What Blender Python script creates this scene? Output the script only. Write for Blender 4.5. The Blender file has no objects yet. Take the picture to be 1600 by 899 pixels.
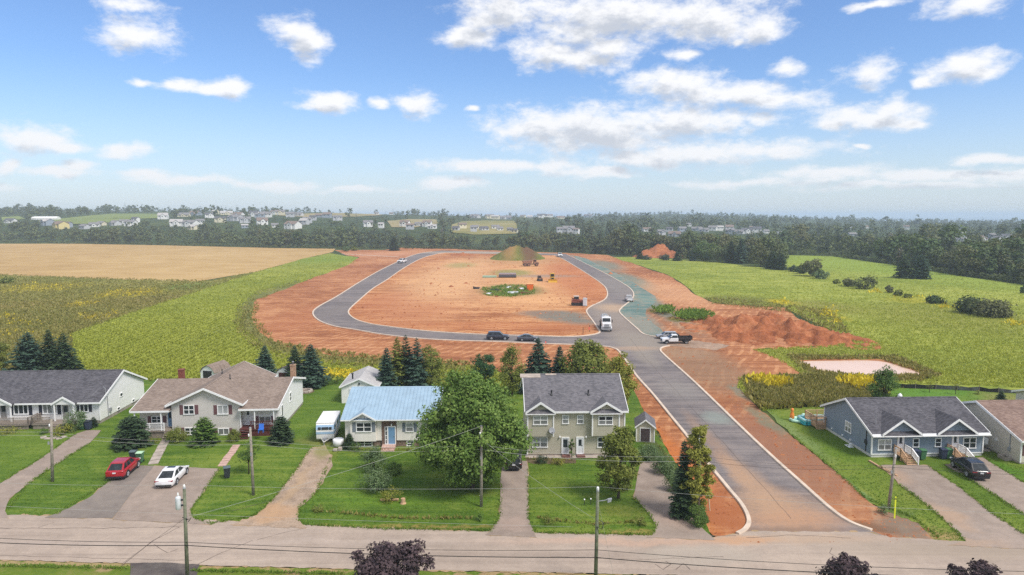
import bpy, math, random
import numpy as np
from mathutils import Vector, Matrix
from mathutils.geometry import tessellate_polygon

# ------------------------------------------------------------------ camera, light, exposure
SC = bpy.context.scene
COL = SC.collection
CAM_H, FOC, HORIZON = 27.0, 1067.0, 336.0          # metres, pixels of the 1600 px photograph
PITCH = math.atan((449.5 - HORIZON) / FOC)
cp, sp_ = math.cos(PITCH), math.sin(PITCH)
SUN_EL, SUN_AZ = 52.0, 126.0                      # azimuth clockwise from +Y (view direction)

cam_d = bpy.data.cameras.new('camera')
cam = bpy.data.objects.new('camera', cam_d)
COL.objects.link(cam)
cam_d.sensor_width = 36.0
cam_d.lens = 36.0 * FOC / 1600.0
cam_d.clip_start, cam_d.clip_end = 0.5, 60000.0
cam.location = (0, 0, CAM_H)
cam.rotation_euler = (math.pi / 2 - PITCH, 0, 0)
SC.camera = cam

SC.view_settings.view_transform = 'Standard'
SC.view_settings.look = 'None'
SC.view_settings.exposure = 0.6
SC.view_settings.gamma = 1.0
SC.render.engine = 'CYCLES'
cy = SC.cycles
cy.use_denoising = False
cy.max_bounces, cy.diffuse_bounces, cy.glossy_bounces = 5, 3, 2
cy.transmission_bounces, cy.transparent_max_bounces, cy.volume_bounces = 3, 4, 2
cy.caustics_reflective = cy.caustics_refractive = False
cy.sample_clamp_indirect = 6.0
SC.render.filter_size = 1.1
GROUND_K, LEAF_K = 0.8, 1.02        # albedo of soil and crops / of leaves against the picked tones

sun_d = bpy.data.lights.new('sun', 'SUN')
sun_d.energy, sun_d.angle, sun_d.color = 2.5, math.radians(18), (1.0, 0.94, 0.86)
sun = bpy.data.objects.new('sun', sun_d)
COL.objects.link(sun)
_el, _az = math.radians(SUN_EL), math.radians(SUN_AZ)
sdir = Vector((math.sin(_az) * math.cos(_el), math.cos(_az) * math.cos(_el), math.sin(_el)))
sun.rotation_euler = sdir.to_track_quat('Z', 'Y').to_euler()
sun.location = (60, -60, 120)


def ray(px, py):
    u, v = (px - 800) / FOC, (449.5 - py) / FOC
    return (u, cp + v * sp_, -sp_ + v * cp)


def g(px, py, z=0.0):
    """point at height z seen at that pixel of the photograph"""
    r = ray(px, py)
    t = (z - CAM_H) / r[2]
    return (r[0] * t, r[1] * t)


def zat(py, Y):
    r = ray(800, py)
    return CAM_H + r[2] / r[1] * Y


def xat(px, py, Y):
    r = ray(px, py)
    return r[0] / r[1] * Y


def S(r, g_, b):
    """sRGB 0-255 to linear"""
    def f(c):
        c /= 255.0
        return c / 12.92 if c <= 0.04045 else ((c + 0.055) / 1.055) ** 2.4
    return (f(r), f(g_), f(b), 1.0)


# ------------------------------------------------------------------ node helper
class NT:
    def __init__(s, tree):
        s.t = tree
        tree.nodes.clear()

    def n(s, typ, ins=None, **props):
        nd = s.t.nodes.new(typ)
        for k, v in props.items():
            setattr(nd, k, v)
        for k, v in (ins or {}).items():
            if isinstance(v, bpy.types.NodeSocket):
                s.t.links.new(v, nd.inputs[k])
            else:
                nd.inputs[k].default_value = v
        return nd

    def math(s, op, a, b=0.0, c=0.0, clamp=False):
        return s.n('ShaderNodeMath', {0: a, 1: b, 2: c}, operation=op, use_clamp=clamp).outputs[0]

    def vec(s, op, a, b=(0, 0, 0)):
        nd = s.n('ShaderNodeVectorMath', {0: a}, operation=op)
        if isinstance(b, bpy.types.NodeSocket):
            s.t.links.new(b, nd.inputs[1])
        elif op != 'LENGTH':
            nd.inputs[1].default_value = b
        return nd.outputs['Value'] if op in ('LENGTH', 'DOT_PRODUCT') else nd.outputs['Vector']

    def mix(s, f, a, b, blend='MIX'):
        nd = s.n('ShaderNodeMix', data_type='RGBA', blend_type=blend)
        for i, v in ((0, f), (6, a), (7, b)):
            if isinstance(v, bpy.types.NodeSocket):
                s.t.links.new(v, nd.inputs[i])
            else:
                nd.inputs[i].default_value = v
        return nd.outputs[2]

    def noise(s, vec, scale, detail=4.0, rough=0.55, dist=0.0):
        return s.n('ShaderNodeTexNoise', {'Vector': vec, 'Scale': scale, 'Detail': detail, 'Roughness': rough, 'Distortion': dist}).outputs[0]

    def ramp(s, v, lo, hi, a=0.0, b=1.0, smooth=True):
        return s.n('ShaderNodeMapRange', {0: v, 1: lo, 2: hi, 3: a, 4: b}, interpolation_type='SMOOTHSTEP' if smooth else 'LINEAR').outputs[0]


# ------------------------------------------------------------------ sky
world = bpy.data.worlds.new('World')
SC.world = world
world.use_nodes = True


def build_world():
    cl = [(225, 50, 55, 26), (208, 4, 45, 9), (455, 48, 36, 22), (480, 68, 30, 22), (225, 127, 22, 7), (275, 132, 32, 10), (325, 137, 52, 9),
          (365, 137, 22, 10), (515, 157, 38, 15), (505, 163, 45, 7), (655, 162, 30, 16), (592, 163, 18, 8), (737, 174, 10, 5), (190, 237, 36, 11),
          (125, 257, 24, 9), (90, 268, 60, 8), (50, 213, 62, 22), (95, 228, 40, 9), (230, 272, 46, 9), (310, 281, 66, 9), (430, 288, 60, 7),
          (8, 262, 18, 12), (12, 290, 24, 7), (790, 15, 70, 32), (738, 58, 46, 15), (760, 35, 40, 20), (960, 22, 165, 36), (1100, 25, 110, 30),
          (1195, 46, 42, 20), (900, 55, 62, 25), (955, 72, 50, 22), (855, 86, 50, 19), (920, 92, 74, 16), (1060, 83, 20, 10), (1148, 58, 12, 6),
          (1235, 106, 26, 11), (1365, 112, 40, 18), (1505, 105, 50, 19), (1540, 112, 26, 12), (1450, 130, 15, 6), (1505, 14, 50, 17),
          (1365, 8, 40, 7), (1598, 15, 14, 12), (1050, 132, 66, 22), (1130, 150, 112, 20), (1210, 160, 70, 15), (1360, 180, 78, 20),
          (1385, 162, 34, 14), (1300, 195, 34, 10), (1420, 186, 24, 8), (850, 200, 90, 24), (930, 195, 130, 30), (1060, 192, 130, 22),
          (1185, 192, 28, 11), (940, 218, 120, 22), (1080, 241, 180, 18), (1160, 240, 100, 14), (1000, 248, 80, 16), (770, 262, 112, 10),
          (930, 271, 72, 8), (712, 288, 46, 8), (1310, 272, 100, 12), (1450, 275, 125, 11), (1550, 250, 70, 7), (1580, 272, 60, 10),
          (1150, 286, 100, 6), (1430, 292, 160, 5), (860, 262, 40, 9), (560, 296, 70, 5), (1345, 228, 12, 3)]
    grp = bpy.data.node_groups.new('cloud_density', 'ShaderNodeTree')
    grp.interface.new_socket('P', in_out='INPUT', socket_type='NodeSocketVector')
    grp.interface.new_socket('D', in_out='OUTPUT', socket_type='NodeSocketFloat')
    w = NT(grp)
    gi = w.n('NodeGroupInput')
    P = gi.outputs[0]
    big = w.n('ShaderNodeTexNoise', {'Vector': w.vec('MULTIPLY', P, (9, 16, 1)), 'Scale': 1.0, 'Detail': 2.0})
    warp = w.vec('MULTIPLY', w.vec('SUBTRACT', big.outputs['Color'], (0.5, 0.5, 0.5)), (0.06, 0.03, 0))
    Pw = w.vec('ADD', P, warp)
    fine = w.n('ShaderNodeTexNoise', {'Vector': w.vec('MULTIPLY', P, (46, 90, 1)), 'Scale': 1.0, 'Detail': 3.0})
    Pw = w.vec('ADD', Pw, w.vec('MULTIPLY', w.vec('SUBTRACT', fine.outputs['Color'], (0.5, 0.5, 0.5)), (0.011, 0.008, 0)))
    d = None
    for (px, py, rx, ry) in cl:
        r = ray(px, py)
        az = math.atan2(r[0], r[1])
        el = math.asin(r[2] / math.sqrt(sum(c * c for c in r)))
        kx = math.cos(az) ** 2 / FOC
        ky = math.cos(az) / FOC
        v = w.vec('MULTIPLY', w.vec('SUBTRACT', Pw, (az, el, 0)), (1 / (rx * 1.05 * kx), 1 / (ry * 1.08 * ky), 0))
        ln = w.vec('LENGTH', v)
        if d is None:
            d = ln
        else:
            nd = w.n('ShaderNodeMath', {0: d, 1: ln, 2: 0.35}, operation='SMOOTH_MIN')
            d = nd.outputs[0]
    n1 = w.noise(w.vec('MULTIPLY', P, (22, 40, 1)), 1.0, 10.0, 0.66, 0.1)
    shape = w.math('ADD', w.math('SUBTRACT', 1.08, d), w.math('MULTIPLY', w.math('SUBTRACT', n1, 0.5), 2.6))
    # the rest of the sky, outside the part the photograph shows
    sx = w.n('ShaderNodeSeparateXYZ', {0: P})
    out = w.math('MAXIMUM', w.ramp(w.math('ABSOLUTE', sx.outputs[0]), 0.68, 0.85), w.ramp(sx.outputs[1], 0.36, 0.5))
    n2 = w.noise(w.vec('MULTIPLY', P, (3.2, 6.5, 1)), 1.0, 9.0, 0.6)
    rest = w.math('SUBTRACT', w.math('MULTIPLY', w.math('SUBTRACT', n2, 0.40), 6.0), w.math('MULTIPLY', w.math('SUBTRACT', 1.0, out), 9.0))
    dens = w.math('MAXIMUM', shape, rest)
    w.n('NodeGroupOutput', {0: dens})

    t = NT(world.node_tree)
    dirv = t.n('ShaderNodeTexCoord').outputs['Generated']
    s = t.n('ShaderNodeSeparateXYZ', {0: dirv})
    az = t.math('ARCTAN2', s.outputs[0], s.outputs[1])
    el = t.math('ARCSINE', s.outputs[2])
    P = t.n('ShaderNodeCombineXYZ', {0: az, 1: el, 2: 0.0}).outputs[0]
    up = t.vec('ADD', P, (0.006, 0.016, 0))

    def dens_at(p):
        nd = t.n('ShaderNodeGroup', {}, node_tree=grp)
        t.t.links.new(p, nd.inputs[0])
        return nd.outputs[0]
    r0, r1 = dens_at(P), dens_at(up)
    d0 = t.ramp(r0, -0.32, 0.8)
    sky = t.n('ShaderNodeTexSky', {}, sky_type='NISHITA', sun_disc=False, sun_elevation=_el, sun_rotation=_az, altitude=30.0,
              air_density=1.0, dust_density=0.6, ozone_density=2.0)
    dz = t.math('MAXIMUM', s.outputs[2], 0.012)
    t.t.links.new(t.n('ShaderNodeCombineXYZ', {0: s.outputs[0], 1: s.outputs[1], 2: dz}).outputs[0], sky.inputs['Vector'])
    skc = t.mix(1.0, sky.outputs[0], (0.83, 0.99, 1.24, 1), 'MULTIPLY')
    # milky air towards the horizon, the same in every direction
    milk = t.math('POWER', t.ramp(el, 0.2, 0.0, smooth=False), 1.6)
    skc = t.mix(t.math('MULTIPLY', milk, 0.75), skc, (5.3, 5.85, 6.5, 1))
    shade = t.ramp(r1, 0.2, 1.1)
    ccol = t.mix(t.math('MULTIPLY', shade, 0.8), (7.6, 7.6, 7.7, 1), (3.7, 4.05, 4.7, 1))
    ccol = t.mix(t.math('MULTIPLY', milk, 0.55), ccol, (5.2, 5.6, 6.2, 1))
    thin = t.math('MULTIPLY', d0, 0.96)
    thin = t.math('MULTIPLY', thin, t.ramp(el, 0.004, 0.05))
    colr = t.mix(thin, skc, ccol)
    bg = t.n('ShaderNodeBackground', {0: colr, 1: 0.09})
    t.n('ShaderNodeOutputWorld', {0: bg.outputs[0]})


build_world()

# ------------------------------------------------------------------ object helpers


def tag(o, label=None, cat=None, group=None, kind=None):
    if label:
        o['label'] = label
    if cat:
        o['category'] = cat
    if group:
        o['group'] = group
    if kind:
        o['kind'] = kind
    return o


def thing(name, label, cat, loc=(0, 0, 0), rz=0.0, group=None):
    o = bpy.data.objects.new(name, None)
    o.empty_display_size = 0.3
    COL.objects.link(o)
    o.location = loc
    o.rotation_euler = (0, 0, rz)
    return tag(o, label, cat, group)


def link(name, me, parent=None):
    o = bpy.data.objects.new(name, me)
    COL.objects.link(o)
    if parent is not None:
        o.parent = parent
    return o


def copy_tree(o, parent=None):
    c = o.copy()
    COL.objects.link(c)
    if parent is not None:
        c.parent = parent
    for ch in list(o.children):
        copy_tree(ch, c)
    return c


class MB:
    """collects faces and links them as ONE mesh object"""

    def __init__(s):
        s.v, s.f, s.m = [], [], []

    def add(s, vs, fs, mi=0):
        o = len(s.v)
        s.v += [tuple(p) for p in vs]
        s.f += [tuple(i + o for i in f) for f in fs]
        s.m += [mi] * len(fs)
        return s

    def box(s, x0, x1, y0, y1, z0, z1, mi=0):
        return s.add([(x0, y0, z0), (x1, y0, z0), (x1, y1, z0), (x0, y1, z0), (x0, y0, z1), (x1, y0, z1), (x1, y1, z1), (x0, y1, z1)],
                     [(0, 3, 2, 1), (4, 5, 6, 7), (0, 1, 5, 4), (1, 2, 6, 5), (2, 3, 7, 6), (3, 0, 4, 7)], mi)

    def prism(s, poly, ax, a, b, mi=0):
        """polygon in the two axes other than ax, extruded along ax from a to b"""
        def P(p, t):
            return {'x': (t, p[0], p[1]), 'y': (p[0], t, p[1]), 'z': (p[0], p[1], t)}[ax]
        n = len(poly)
        vs = [P(p, a) for p in poly] + [P(p, b) for p in poly]
        fs = [tuple(range(n - 1, -1, -1)), tuple(range(n, 2 * n))] + [(i, (i + 1) % n, n + (i + 1) % n, n + i) for i in range(n)]
        return s.add(vs, fs, mi)

    def slab(s, pts, th, mi=0):
        n = len(pts)
        vs = [tuple(p) for p in pts] + [(p[0], p[1], p[2] - th) for p in pts]
        fs = [tuple(range(n)), tuple(range(2 * n - 1, n - 1, -1))] + [(i, n + i, n + (i + 1) % n, (i + 1) % n) for i in range(n)]
        return s.add(vs, fs, mi)

    def beam(s, p, q, w, h, mi=0):
        """rectangular bar from p to q; p, q lie on the middle of its top face"""
        p, q = Vector(p), Vector(q)
        d = (q - p)
        side = d.cross(Vector((0, 0, 1)))
        if side.length < 1e-6:
            side = Vector((1, 0, 0))
        side = side.normalized() * (w / 2)
        dn = Vector((0, 0, -h)) if abs(d.normalized().z) < 0.9 else Vector((0, h, 0))
        vs = [p - side, p + side, p + side + dn, p - side + dn, q - side, q + side, q + side + dn, q - side + dn]
        return s.add(vs, [(0, 1, 2, 3), (7, 6, 5, 4), (0, 4, 5, 1), (1, 5, 6, 2), (2, 6, 7, 3), (3, 7, 4, 0)], mi)

    def tube(s, pts, rad, n=6, cap=True, mi=0):
        pts = [Vector(p) for p in pts]
        if not isinstance(rad, (list, tuple)):
            rad = [rad] * len(pts)
        vs, fs = [], []
        for i, p in enumerate(pts):
            d = (pts[min(i + 1, len(pts) - 1)] - pts[max(i - 1, 0)]).normalized()
            a = d.cross(Vector((0.31, 0.95, 0.05)))
            if a.length < 1e-3:
                a = d.cross(Vector((1, 0, 0)))
            a.normalize()
            b = d.cross(a)
            for k in range(n):
                t = 2 * math.pi * k / n
                vs.append(p + (a * math.cos(t) + b * math.sin(t)) * rad[i])
        for i in range(len(pts) - 1):
            for k in range(n):
                fs.append((i * n + k, i * n + (k + 1) % n, (i + 1) * n + (k + 1) % n, (i + 1) * n + k))
        if cap:
            fs.append(tuple(range(n - 1, -1, -1)))
            fs.append(tuple(range((len(pts) - 1) * n, len(pts) * n)))
        return s.add(vs, fs, mi)

    def cyl(s, c, r, depth, ax='y', n=16, mi=0):
        e = {'x': Vector((1, 0, 0)), 'y': Vector((0, 1, 0)), 'z': Vector((0, 0, 1))}[ax] * (depth / 2)
        c = Vector(c)
        return s.tube([c - e, c + e], r, n, True, mi)

    def lathe(s, prof, n=16, c=(0, 0, 0), mi=0):
        vs, fs = [], []
        for (r, z) in prof:
            for k in range(n):
                t = 2 * math.pi * k / n
                vs.append((c[0] + r * math.cos(t), c[1] + r * math.sin(t), c[2] + z))
        for i in range(len(prof) - 1):
            for k in range(n):
                fs.append((i * n + k, i * n + (k + 1) % n, (i + 1) * n + (k + 1) % n, (i + 1) * n + k))
        fs.append(tuple(range(n - 1, -1, -1)))
        fs.append(tuple(range((len(prof) - 1) * n, len(prof) * n)))
        return s.add(vs, fs, mi)

    def xform(s, M, start=0):
        s.v = s.v[:start] + [tuple(M @ Vector(p)) for p in s.v[start:]]
        return s

    def build(s, name, mats, parent=None, smooth=False, bevel=0.0):
        me = bpy.data.meshes.new(name)
        me.from_pydata(s.v, [], s.f)
        for m in (mats if isinstance(mats, (list, tuple)) else [mats]):
            me.materials.append(m)
        me.polygons.foreach_set('material_index', s.m)
        if smooth:
            me.polygons.foreach_set('use_smooth', [True] * len(s.f))
        me.update()
        o = link(name, me, parent)
        if bevel:
            bv = o.modifiers.new('bevel', 'BEVEL')
            bv.width, bv.segments, bv.limit_method = bevel, 2, 'ANGLE'
        return o


def np_mesh(name, V, Q, mat, smooth=False):
    """mesh from numpy vertices and equal-sized faces"""
    V = np.ascontiguousarray(V, dtype=np.float32)
    Q = np.ascontiguousarray(Q, dtype=np.int32)
    me = bpy.data.meshes.new(name)
    k = Q.shape[1]
    me.vertices.add(len(V))
    me.vertices.foreach_set('co', V.ravel())
    me.loops.add(Q.size)
    me.loops.foreach_set('vertex_index', Q.ravel())
    me.polygons.add(len(Q))
    me.polygons.foreach_set('loop_start', np.arange(0, Q.size, k, dtype=np.int32))
    if smooth:
        me.polygons.foreach_set('use_smooth', np.ones(len(Q), dtype=bool))
    me.update(calc_edges=True)
    if mat:
        me.materials.append(mat)
    return me


# ------------------------------------------------------------------ materials
def new_mat(name):
    m = bpy.data.materials.new(name)
    m.use_nodes = True
    return m, NT(m.node_tree)


def finish(t, col, rough=0.8, spec=0.3, bump=None, bstr=0.3, bdist=0.05, metal=0.0):
    ins = {'Base Color': col, 'Roughness': rough, 'Specular IOR Level': spec, 'Metallic': metal}
    p = t.n('ShaderNodeBsdfPrincipled', ins)
    if bump is not None:
        b = t.n('ShaderNodeBump', {'Height': bump, 'Strength': bstr, 'Distance': bdist})
        t.t.links.new(b.outputs[0], p.inputs['Normal'])
    t.n('ShaderNodeOutputMaterial', {0: p.outputs[0]})


def paint(name, c, rough=0.5, var=0.08, scale=3.0, spec=0.4, metal=0.0):
    """plain coating with faint uneven wear"""
    m, t = new_mat(name)
    co = t.n('ShaderNodeTexCoord').outputs['Object']
    n = t.noise(co, scale, 5)
    f = t.ramp(n, 0.3, 0.7, 0, 1)
    a = tuple(min(1, x * (1 + var)) for x in c[:3]) + (1,)
    b = tuple(x * (1 - 1.6 * var) for x in c[:3]) + (1,)
    finish(t, t.mix(f, b, a), rough, spec, metal=metal)
    return m


def siding(name, c, pitch=0.115, vertical=False):
    m, t = new_mat(name)
    co = t.n('ShaderNodeTexCoord').outputs['Object']
    s = t.n('ShaderNodeSeparateXYZ', {0: co})
    ax = t.math('ADD', s.outputs[0], s.outputs[1]) if vertical else s.outputs[2]
    fr = t.math('FRACT', t.math('DIVIDE', ax, pitch))
    lap = t.math('POWER', fr, 0.7)
    row = t.math('FLOOR', t.math('DIVIDE', ax, pitch))
    wn = t.n('ShaderNodeTexWhiteNoise', {'W': row}, noise_dimensions='1D').outputs[0]
    n = t.noise(t.vec('MULTIPLY', co, (0.5, 0.5, 2.2)), 1.0, 5)
    f = t.math('ADD', t.math('MULTIPLY', n, 0.7), t.math('MULTIPLY', wn, 0.3))
    a = tuple(x * 0.86 for x in c[:3]) + (1,)
    b = tuple(min(1, x * 1.08) for x in c[:3]) + (1,)
    finish(t, t.mix(f, a, b), 0.55, 0.35, lap, 0.5, 0.03)
    return m


def shingle(name, dark, light, sc=1.0):
    m, t = new_mat(name)
    co = t.n('ShaderNodeTexCoord').outputs['Object']
    s = t.n('ShaderNodeSeparateXYZ', {0: co})
    v = t.n('ShaderNodeCombineXYZ', {0: s.outputs[0], 1: s.outputs[1], 2: 0.0}).outputs[0]
    br = t.n('ShaderNodeTexBrick', {'Vector': v, 'Color1': (0, 0, 0, 1), 'Color2': (1, 1, 1, 1), 'Mortar': (0.25, 0.25, 0.25, 1),
                                    'Scale': 1.0, 'Mortar Size': 0.008, 'Brick Width': 0.33 * sc, 'Row Height': 0.14 * sc})
    n = t.noise(co, 0.7, 4)
    n2 = t.noise(co, 9.0, 3, 0.7)
    f = t.math('ADD', t.math('MULTIPLY', br.outputs[0], 0.42), t.math('ADD', t.math('MULTIPLY', n, 0.35), t.math('MULTIPLY', n2, 0.25)))
    streak = t.noise(t.vec('MULTIPLY', co, (1.6, 0.12, 0.12)), 1.0, 3)
    f = t.math('ADD', f, t.math('MULTIPLY', t.math('SUBTRACT', streak, 0.5), 0.35))
    finish(t, t.mix(t.ramp(f, 0.15, 0.85), dark, light), 0.9, 0.2, br.outputs[0], 0.35, 0.02)
    return m


def glass(name, c=(0.025, 0.03, 0.035, 1), rough=0.1):
    m, t = new_mat(name)
    co = t.n('ShaderNodeTexCoord').outputs['Object']
    n = t.noise(co, 1.7, 3)
    a = tuple(x * 1.9 for x in c[:3]) + (1,)
    finish(t, t.mix(t.ramp(n, 0.4, 0.65), c, a), rough, 0.3)
    return m


def leafy(name, cols, trans=0.28, hue_obj=0.25, stands=0.0):
    """leaf faces: every leaf and every tree a little different, some light through"""
    cols = [(c[0] * LEAF_K, c[1] * LEAF_K, c[2] * LEAF_K, 1) for c in cols]
    m, t = new_mat(name)
    ge = t.n('ShaderNodeNewGeometry')
    oi = t.n('ShaderNodeObjectInfo')
    r = ge.outputs['Random Per Island']
    n = t.noise(ge.outputs['Position'], 0.9, 2)
    f = t.math('ADD', t.math('MULTIPLY', r, 0.6), t.math('MULTIPLY', t.ramp(n, 0.3, 0.7), 0.4))
    if stands:
        n3 = t.noise(ge.outputs['Position'], 0.035, 3)
        n4 = t.noise(ge.outputs['Position'], 0.15, 2)
        f = t.math('ADD', f, t.math('MULTIPLY', t.math('ADD', t.math('MULTIPLY', t.math('SUBTRACT', n3, 0.5), 1.6), t.math('SUBTRACT', n4, 0.5)), stands), clamp=True)
    c = t.mix(t.ramp(f, 0.0, 0.5, smooth=False), cols[0], cols[1])
    c = t.mix(t.ramp(f, 0.5, 1.0, smooth=False), c, cols[2])
    c = t.mix(t.math('MULTIPLY', oi.outputs['Random'], hue_obj), c, cols[3] if len(cols) > 3 else cols[0])
    d = t.n('ShaderNodeBsdfPrincipled', {'Base Color': c, 'Roughness': 0.65, 'Specular IOR Level': 0.25})
    tr = t.n('ShaderNodeBsdfTranslucent', {'Color': t.mix(1.0, c, (1.1, 1.05, 0.55, 1), 'MULTIPLY')})
    mx = t.n('ShaderNodeMixShader', {0: trans, 1: d.outputs[0], 2: tr.outputs[0]})
    t.n('ShaderNodeOutputMaterial', {0: mx.outputs[0]})
    return m


def blob(t, pos, px, py, rx, ry, soft=0.5, ang=0.0):
    """soft patch on the ground round the spot seen at that pixel"""
    cx, cy_ = g(px, py)
    y1, y0 = g(px, py - ry)[1], g(px, py + ry)[1]
    mp = t.n('ShaderNodeMapping', {'Vector': pos, 'Location': (cx, (y0 + y1) / 2, 0), 'Rotation': (0, 0, ang),
                                   'Scale': (rx * cy_ / FOC, (y1 - y0) / 2, 1000.0)}, vector_type='TEXTURE')
    return t.ramp(t.vec('LENGTH', mp.outputs[0]), 1 + soft, 1 - soft)


def ground_mat(name, dark, mid, light, scales=(0.03, 0.22, 1.6), weights=(0.4, 0.35, 0.25), patches=(), streak=None, rough=0.95,
               bump=0.5, bdist=0.15, contrast=(0.4, 0.6), warp=3.0, tracks=None):
    """earth, grass or paving: three sizes of mottling in world space plus patches of other tones"""
    def K(c):
        return (c[0] * GROUND_K, c[1] * GROUND_K, c[2] * GROUND_K, 1)
    dark, mid, light = K(dark), K(mid), K(light)
    m, t = new_mat(name)
    pos = t.n('ShaderNodeNewGeometry').outputs['Position']
    a = t.noise(pos, scales[0], 4)
    b = t.noise(pos, scales[1], 5, 0.6)
    c = t.noise(pos, scales[2], 4, 0.7)
    f = t.math('ADD', t.math('MULTIPLY', a, weights[0]), t.math('ADD', t.math('MULTIPLY', b, weights[1]), t.math('MULTIPLY', c, weights[2])))
    if streak:
        ang, lo, hi, wgt = streak
        mp = t.n('ShaderNodeMapping', {'Vector': pos, 'Rotation': (0, 0, ang), 'Scale': (lo, hi, 1)})
        st = t.noise(mp.outputs[0], 1.0, 6, 0.65, 0.6)
        f = t.math('ADD', f, t.math('MULTIPLY', t.math('SUBTRACT', st, 0.5), wgt))
    if tracks:
        sc_, ang, amt_ = tracks
        mp = t.n('ShaderNodeMapping', {'Vector': pos, 'Rotation': (0, 0, ang), 'Scale': (1, 1, 1)})
        wv = t.n('ShaderNodeTexWave', {'Vector': mp.outputs[0], 'Scale': sc_, 'Distortion': 7.0, 'Detail': 2.0, 'Detail Scale': 0.35, 'Detail Roughness': 0.4}).outputs[1]
        f = t.math('ADD', f, t.math('MULTIPLY', t.math('MULTIPLY', t.math('SUBTRACT', t.ramp(wv, 0.62, 0.9), 0.3), amt_), t.ramp(b, 0.4, 0.6)))
    col = t.mix(t.ramp(f, contrast[0], 0.5, smooth=False), dark, mid)
    col = t.mix(t.ramp(f, 0.5, contrast[1], smooth=False), col, light)
    wn = t.n('ShaderNodeTexNoise', {'Vector': pos, 'Scale': 0.25, 'Detail': 5.0, 'Roughness': 0.65})
    wp = t.vec('ADD', pos, t.vec('MULTIPLY', t.vec('SUBTRACT', wn.outputs['Color'], (0.5, 0.5, 0.5)), (warp, warp * 2, 0)))
    for (px, py, rx, ry, colr, amt, soft, *ang) in patches:
        k = blob(t, wp, px, py, rx, ry, soft, ang[0] if ang else 0.0)
        k = t.math('MULTIPLY', k, t.ramp(c, 0.25, 0.6, amt * 0.55, amt))
        col = t.mix(k, col, K(colr))
    finish(t, col, rough, 0.15, f, bump, bdist)
    return m


WHITE = paint('white_trim', S(238, 238, 238), 0.5, 0.04)
GLASS = glass('window_glass')
BLIND = paint('window_blind', S(176, 178, 178), 0.25, 0.12, 1.2, 0.6)
BLIND_DIM = paint('dim_blind', S(128, 130, 130), 0.2, 0.15, 1.2, 0.6)
DARKMETAL = paint('dark_metal', S(48, 48, 50), 0.5)
BLACKRUB = paint('black_rubber', S(34, 34, 36), 0.8)
GREYMETAL = paint('grey_metal', S(150, 152, 156), 0.4, 0.1)
CONCRETE = paint('concrete', S(172, 160, 150), 0.9, 0.15, 1.5)
WOODGREY = paint('weathered_wood', S(140, 128, 118), 0.85, 0.2, 6)
WOODNEW = paint('new_lumber', S(190, 155, 122), 0.8, 0.15, 6)
WOODRED = paint('red_stained_wood', S(92, 48, 44), 0.7, 0.2, 5)
POLEWOOD = paint('pole_wood', S(150, 142, 130), 0.9, 0.2, 4)
POLEGREEN = paint('treated_pole_wood', S(112, 116, 96), 0.9, 0.2, 4)
BARK = paint('bark', S(92, 78, 66), 0.95, 0.25, 5)
WIRE_DARK = paint('dark_cable', S(40, 38, 40), 0.6)
WIRE_PALE = paint('pale_wire', S(176, 176, 172), 0.5)
# ------------------------------------------------------------------ land
T_PX = np.array([0, 250, 500, 650, 800, 950, 1050, 1250, 1400, 1600], float)
T_Y = np.array([540, 660, 760, 850, 950, 1050, 1200, 1400, 1700, 2000, 2600, 3000, 3500], float)
T_Z = np.array([
    [0, 2, 12, 17, 21.5, 25, 29, 33.0, 33, 28, 20, 0, -25],
    [0, 2, 12, 17, 21.5, 25, 29, 34.5, 33, 28, 20, 0, -25],
    [0, 2, 12, 17, 21, 24.5, 28, 32.5, 31, 28, 20, 0, -25],
    [0, 2, 10, 14, 17, 19, 22, 25.5, 27, 26, 24, 0, -25],
    [0, 2, 7.5, 11, 13, 15, 18, 20.4, 22.5, 20, 18, 0, -25],
    [0, 1, 6, 8.5, 10, 11.5, 13, 15.5, 19, 20, 24, 6, -25],
    [0, 1, 4.5, 6, 7.5, 8.5, 9, 11.5, 14, 20, 32, 10, -25],
    [0, 0, 2, 2, 3, 4, 6, 8, 10, 13, 14, 5, -25],
    [0, 0, 1.5, 1.6, 1.7, 2, 2.5, 3, 3, 3, 2, 0, -25],
    [0, 0, 1.4, 1.5, 1.7, 2, 2.5, 2, 1, -2, -7, -13, -25]], float)


T_Z[:, 1] = 0.0


def terr(X, Y):
    """height of the land, metres (arrays or numbers)"""
    X, Y = np.asarray(X, float), np.asarray(Y, float)
    px = np.clip(800 + FOC * X / np.maximum(Y, 1.0), 0, 1600)
    i = np.clip(np.searchsorted(T_PX, px) - 1, 0, len(T_PX) - 2)
    j = np.clip(np.searchsorted(T_Y, Y) - 1, 0, len(T_Y) - 2)
    u = np.clip((px - T_PX[i]) / (T_PX[i + 1] - T_PX[i]), 0, 1)
    v = np.clip((Y - T_Y[j]) / (T_Y[j + 1] - T_Y[j]), 0, 1)
    v = v * v * (3 - 2 * v) * 0.5 + v * 0.5
    z = (T_Z[i, j] * (1 - u) + T_Z[i + 1, j] * u) * (1 - v) + (T_Z[i, j + 1] * (1 - u) + T_Z[i + 1, j + 1] * u) * v
    return np.where(Y < 540, 0.0, z)


def gt(px, py):
    """first point of the land seen at that pixel"""
    r = ray(px, py)
    Y = 440.0
    while Y < 3400:
        if CAM_H + r[2] / r[1] * Y <= float(terr(r[0] / r[1] * Y, Y)):
            break
        Y *= 1.004
    return (r[0] / r[1] * Y, Y, float(terr(r[0] / r[1] * Y, Y)))


def structure(o):
    o['kind'] = 'structure'
    return o


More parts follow.
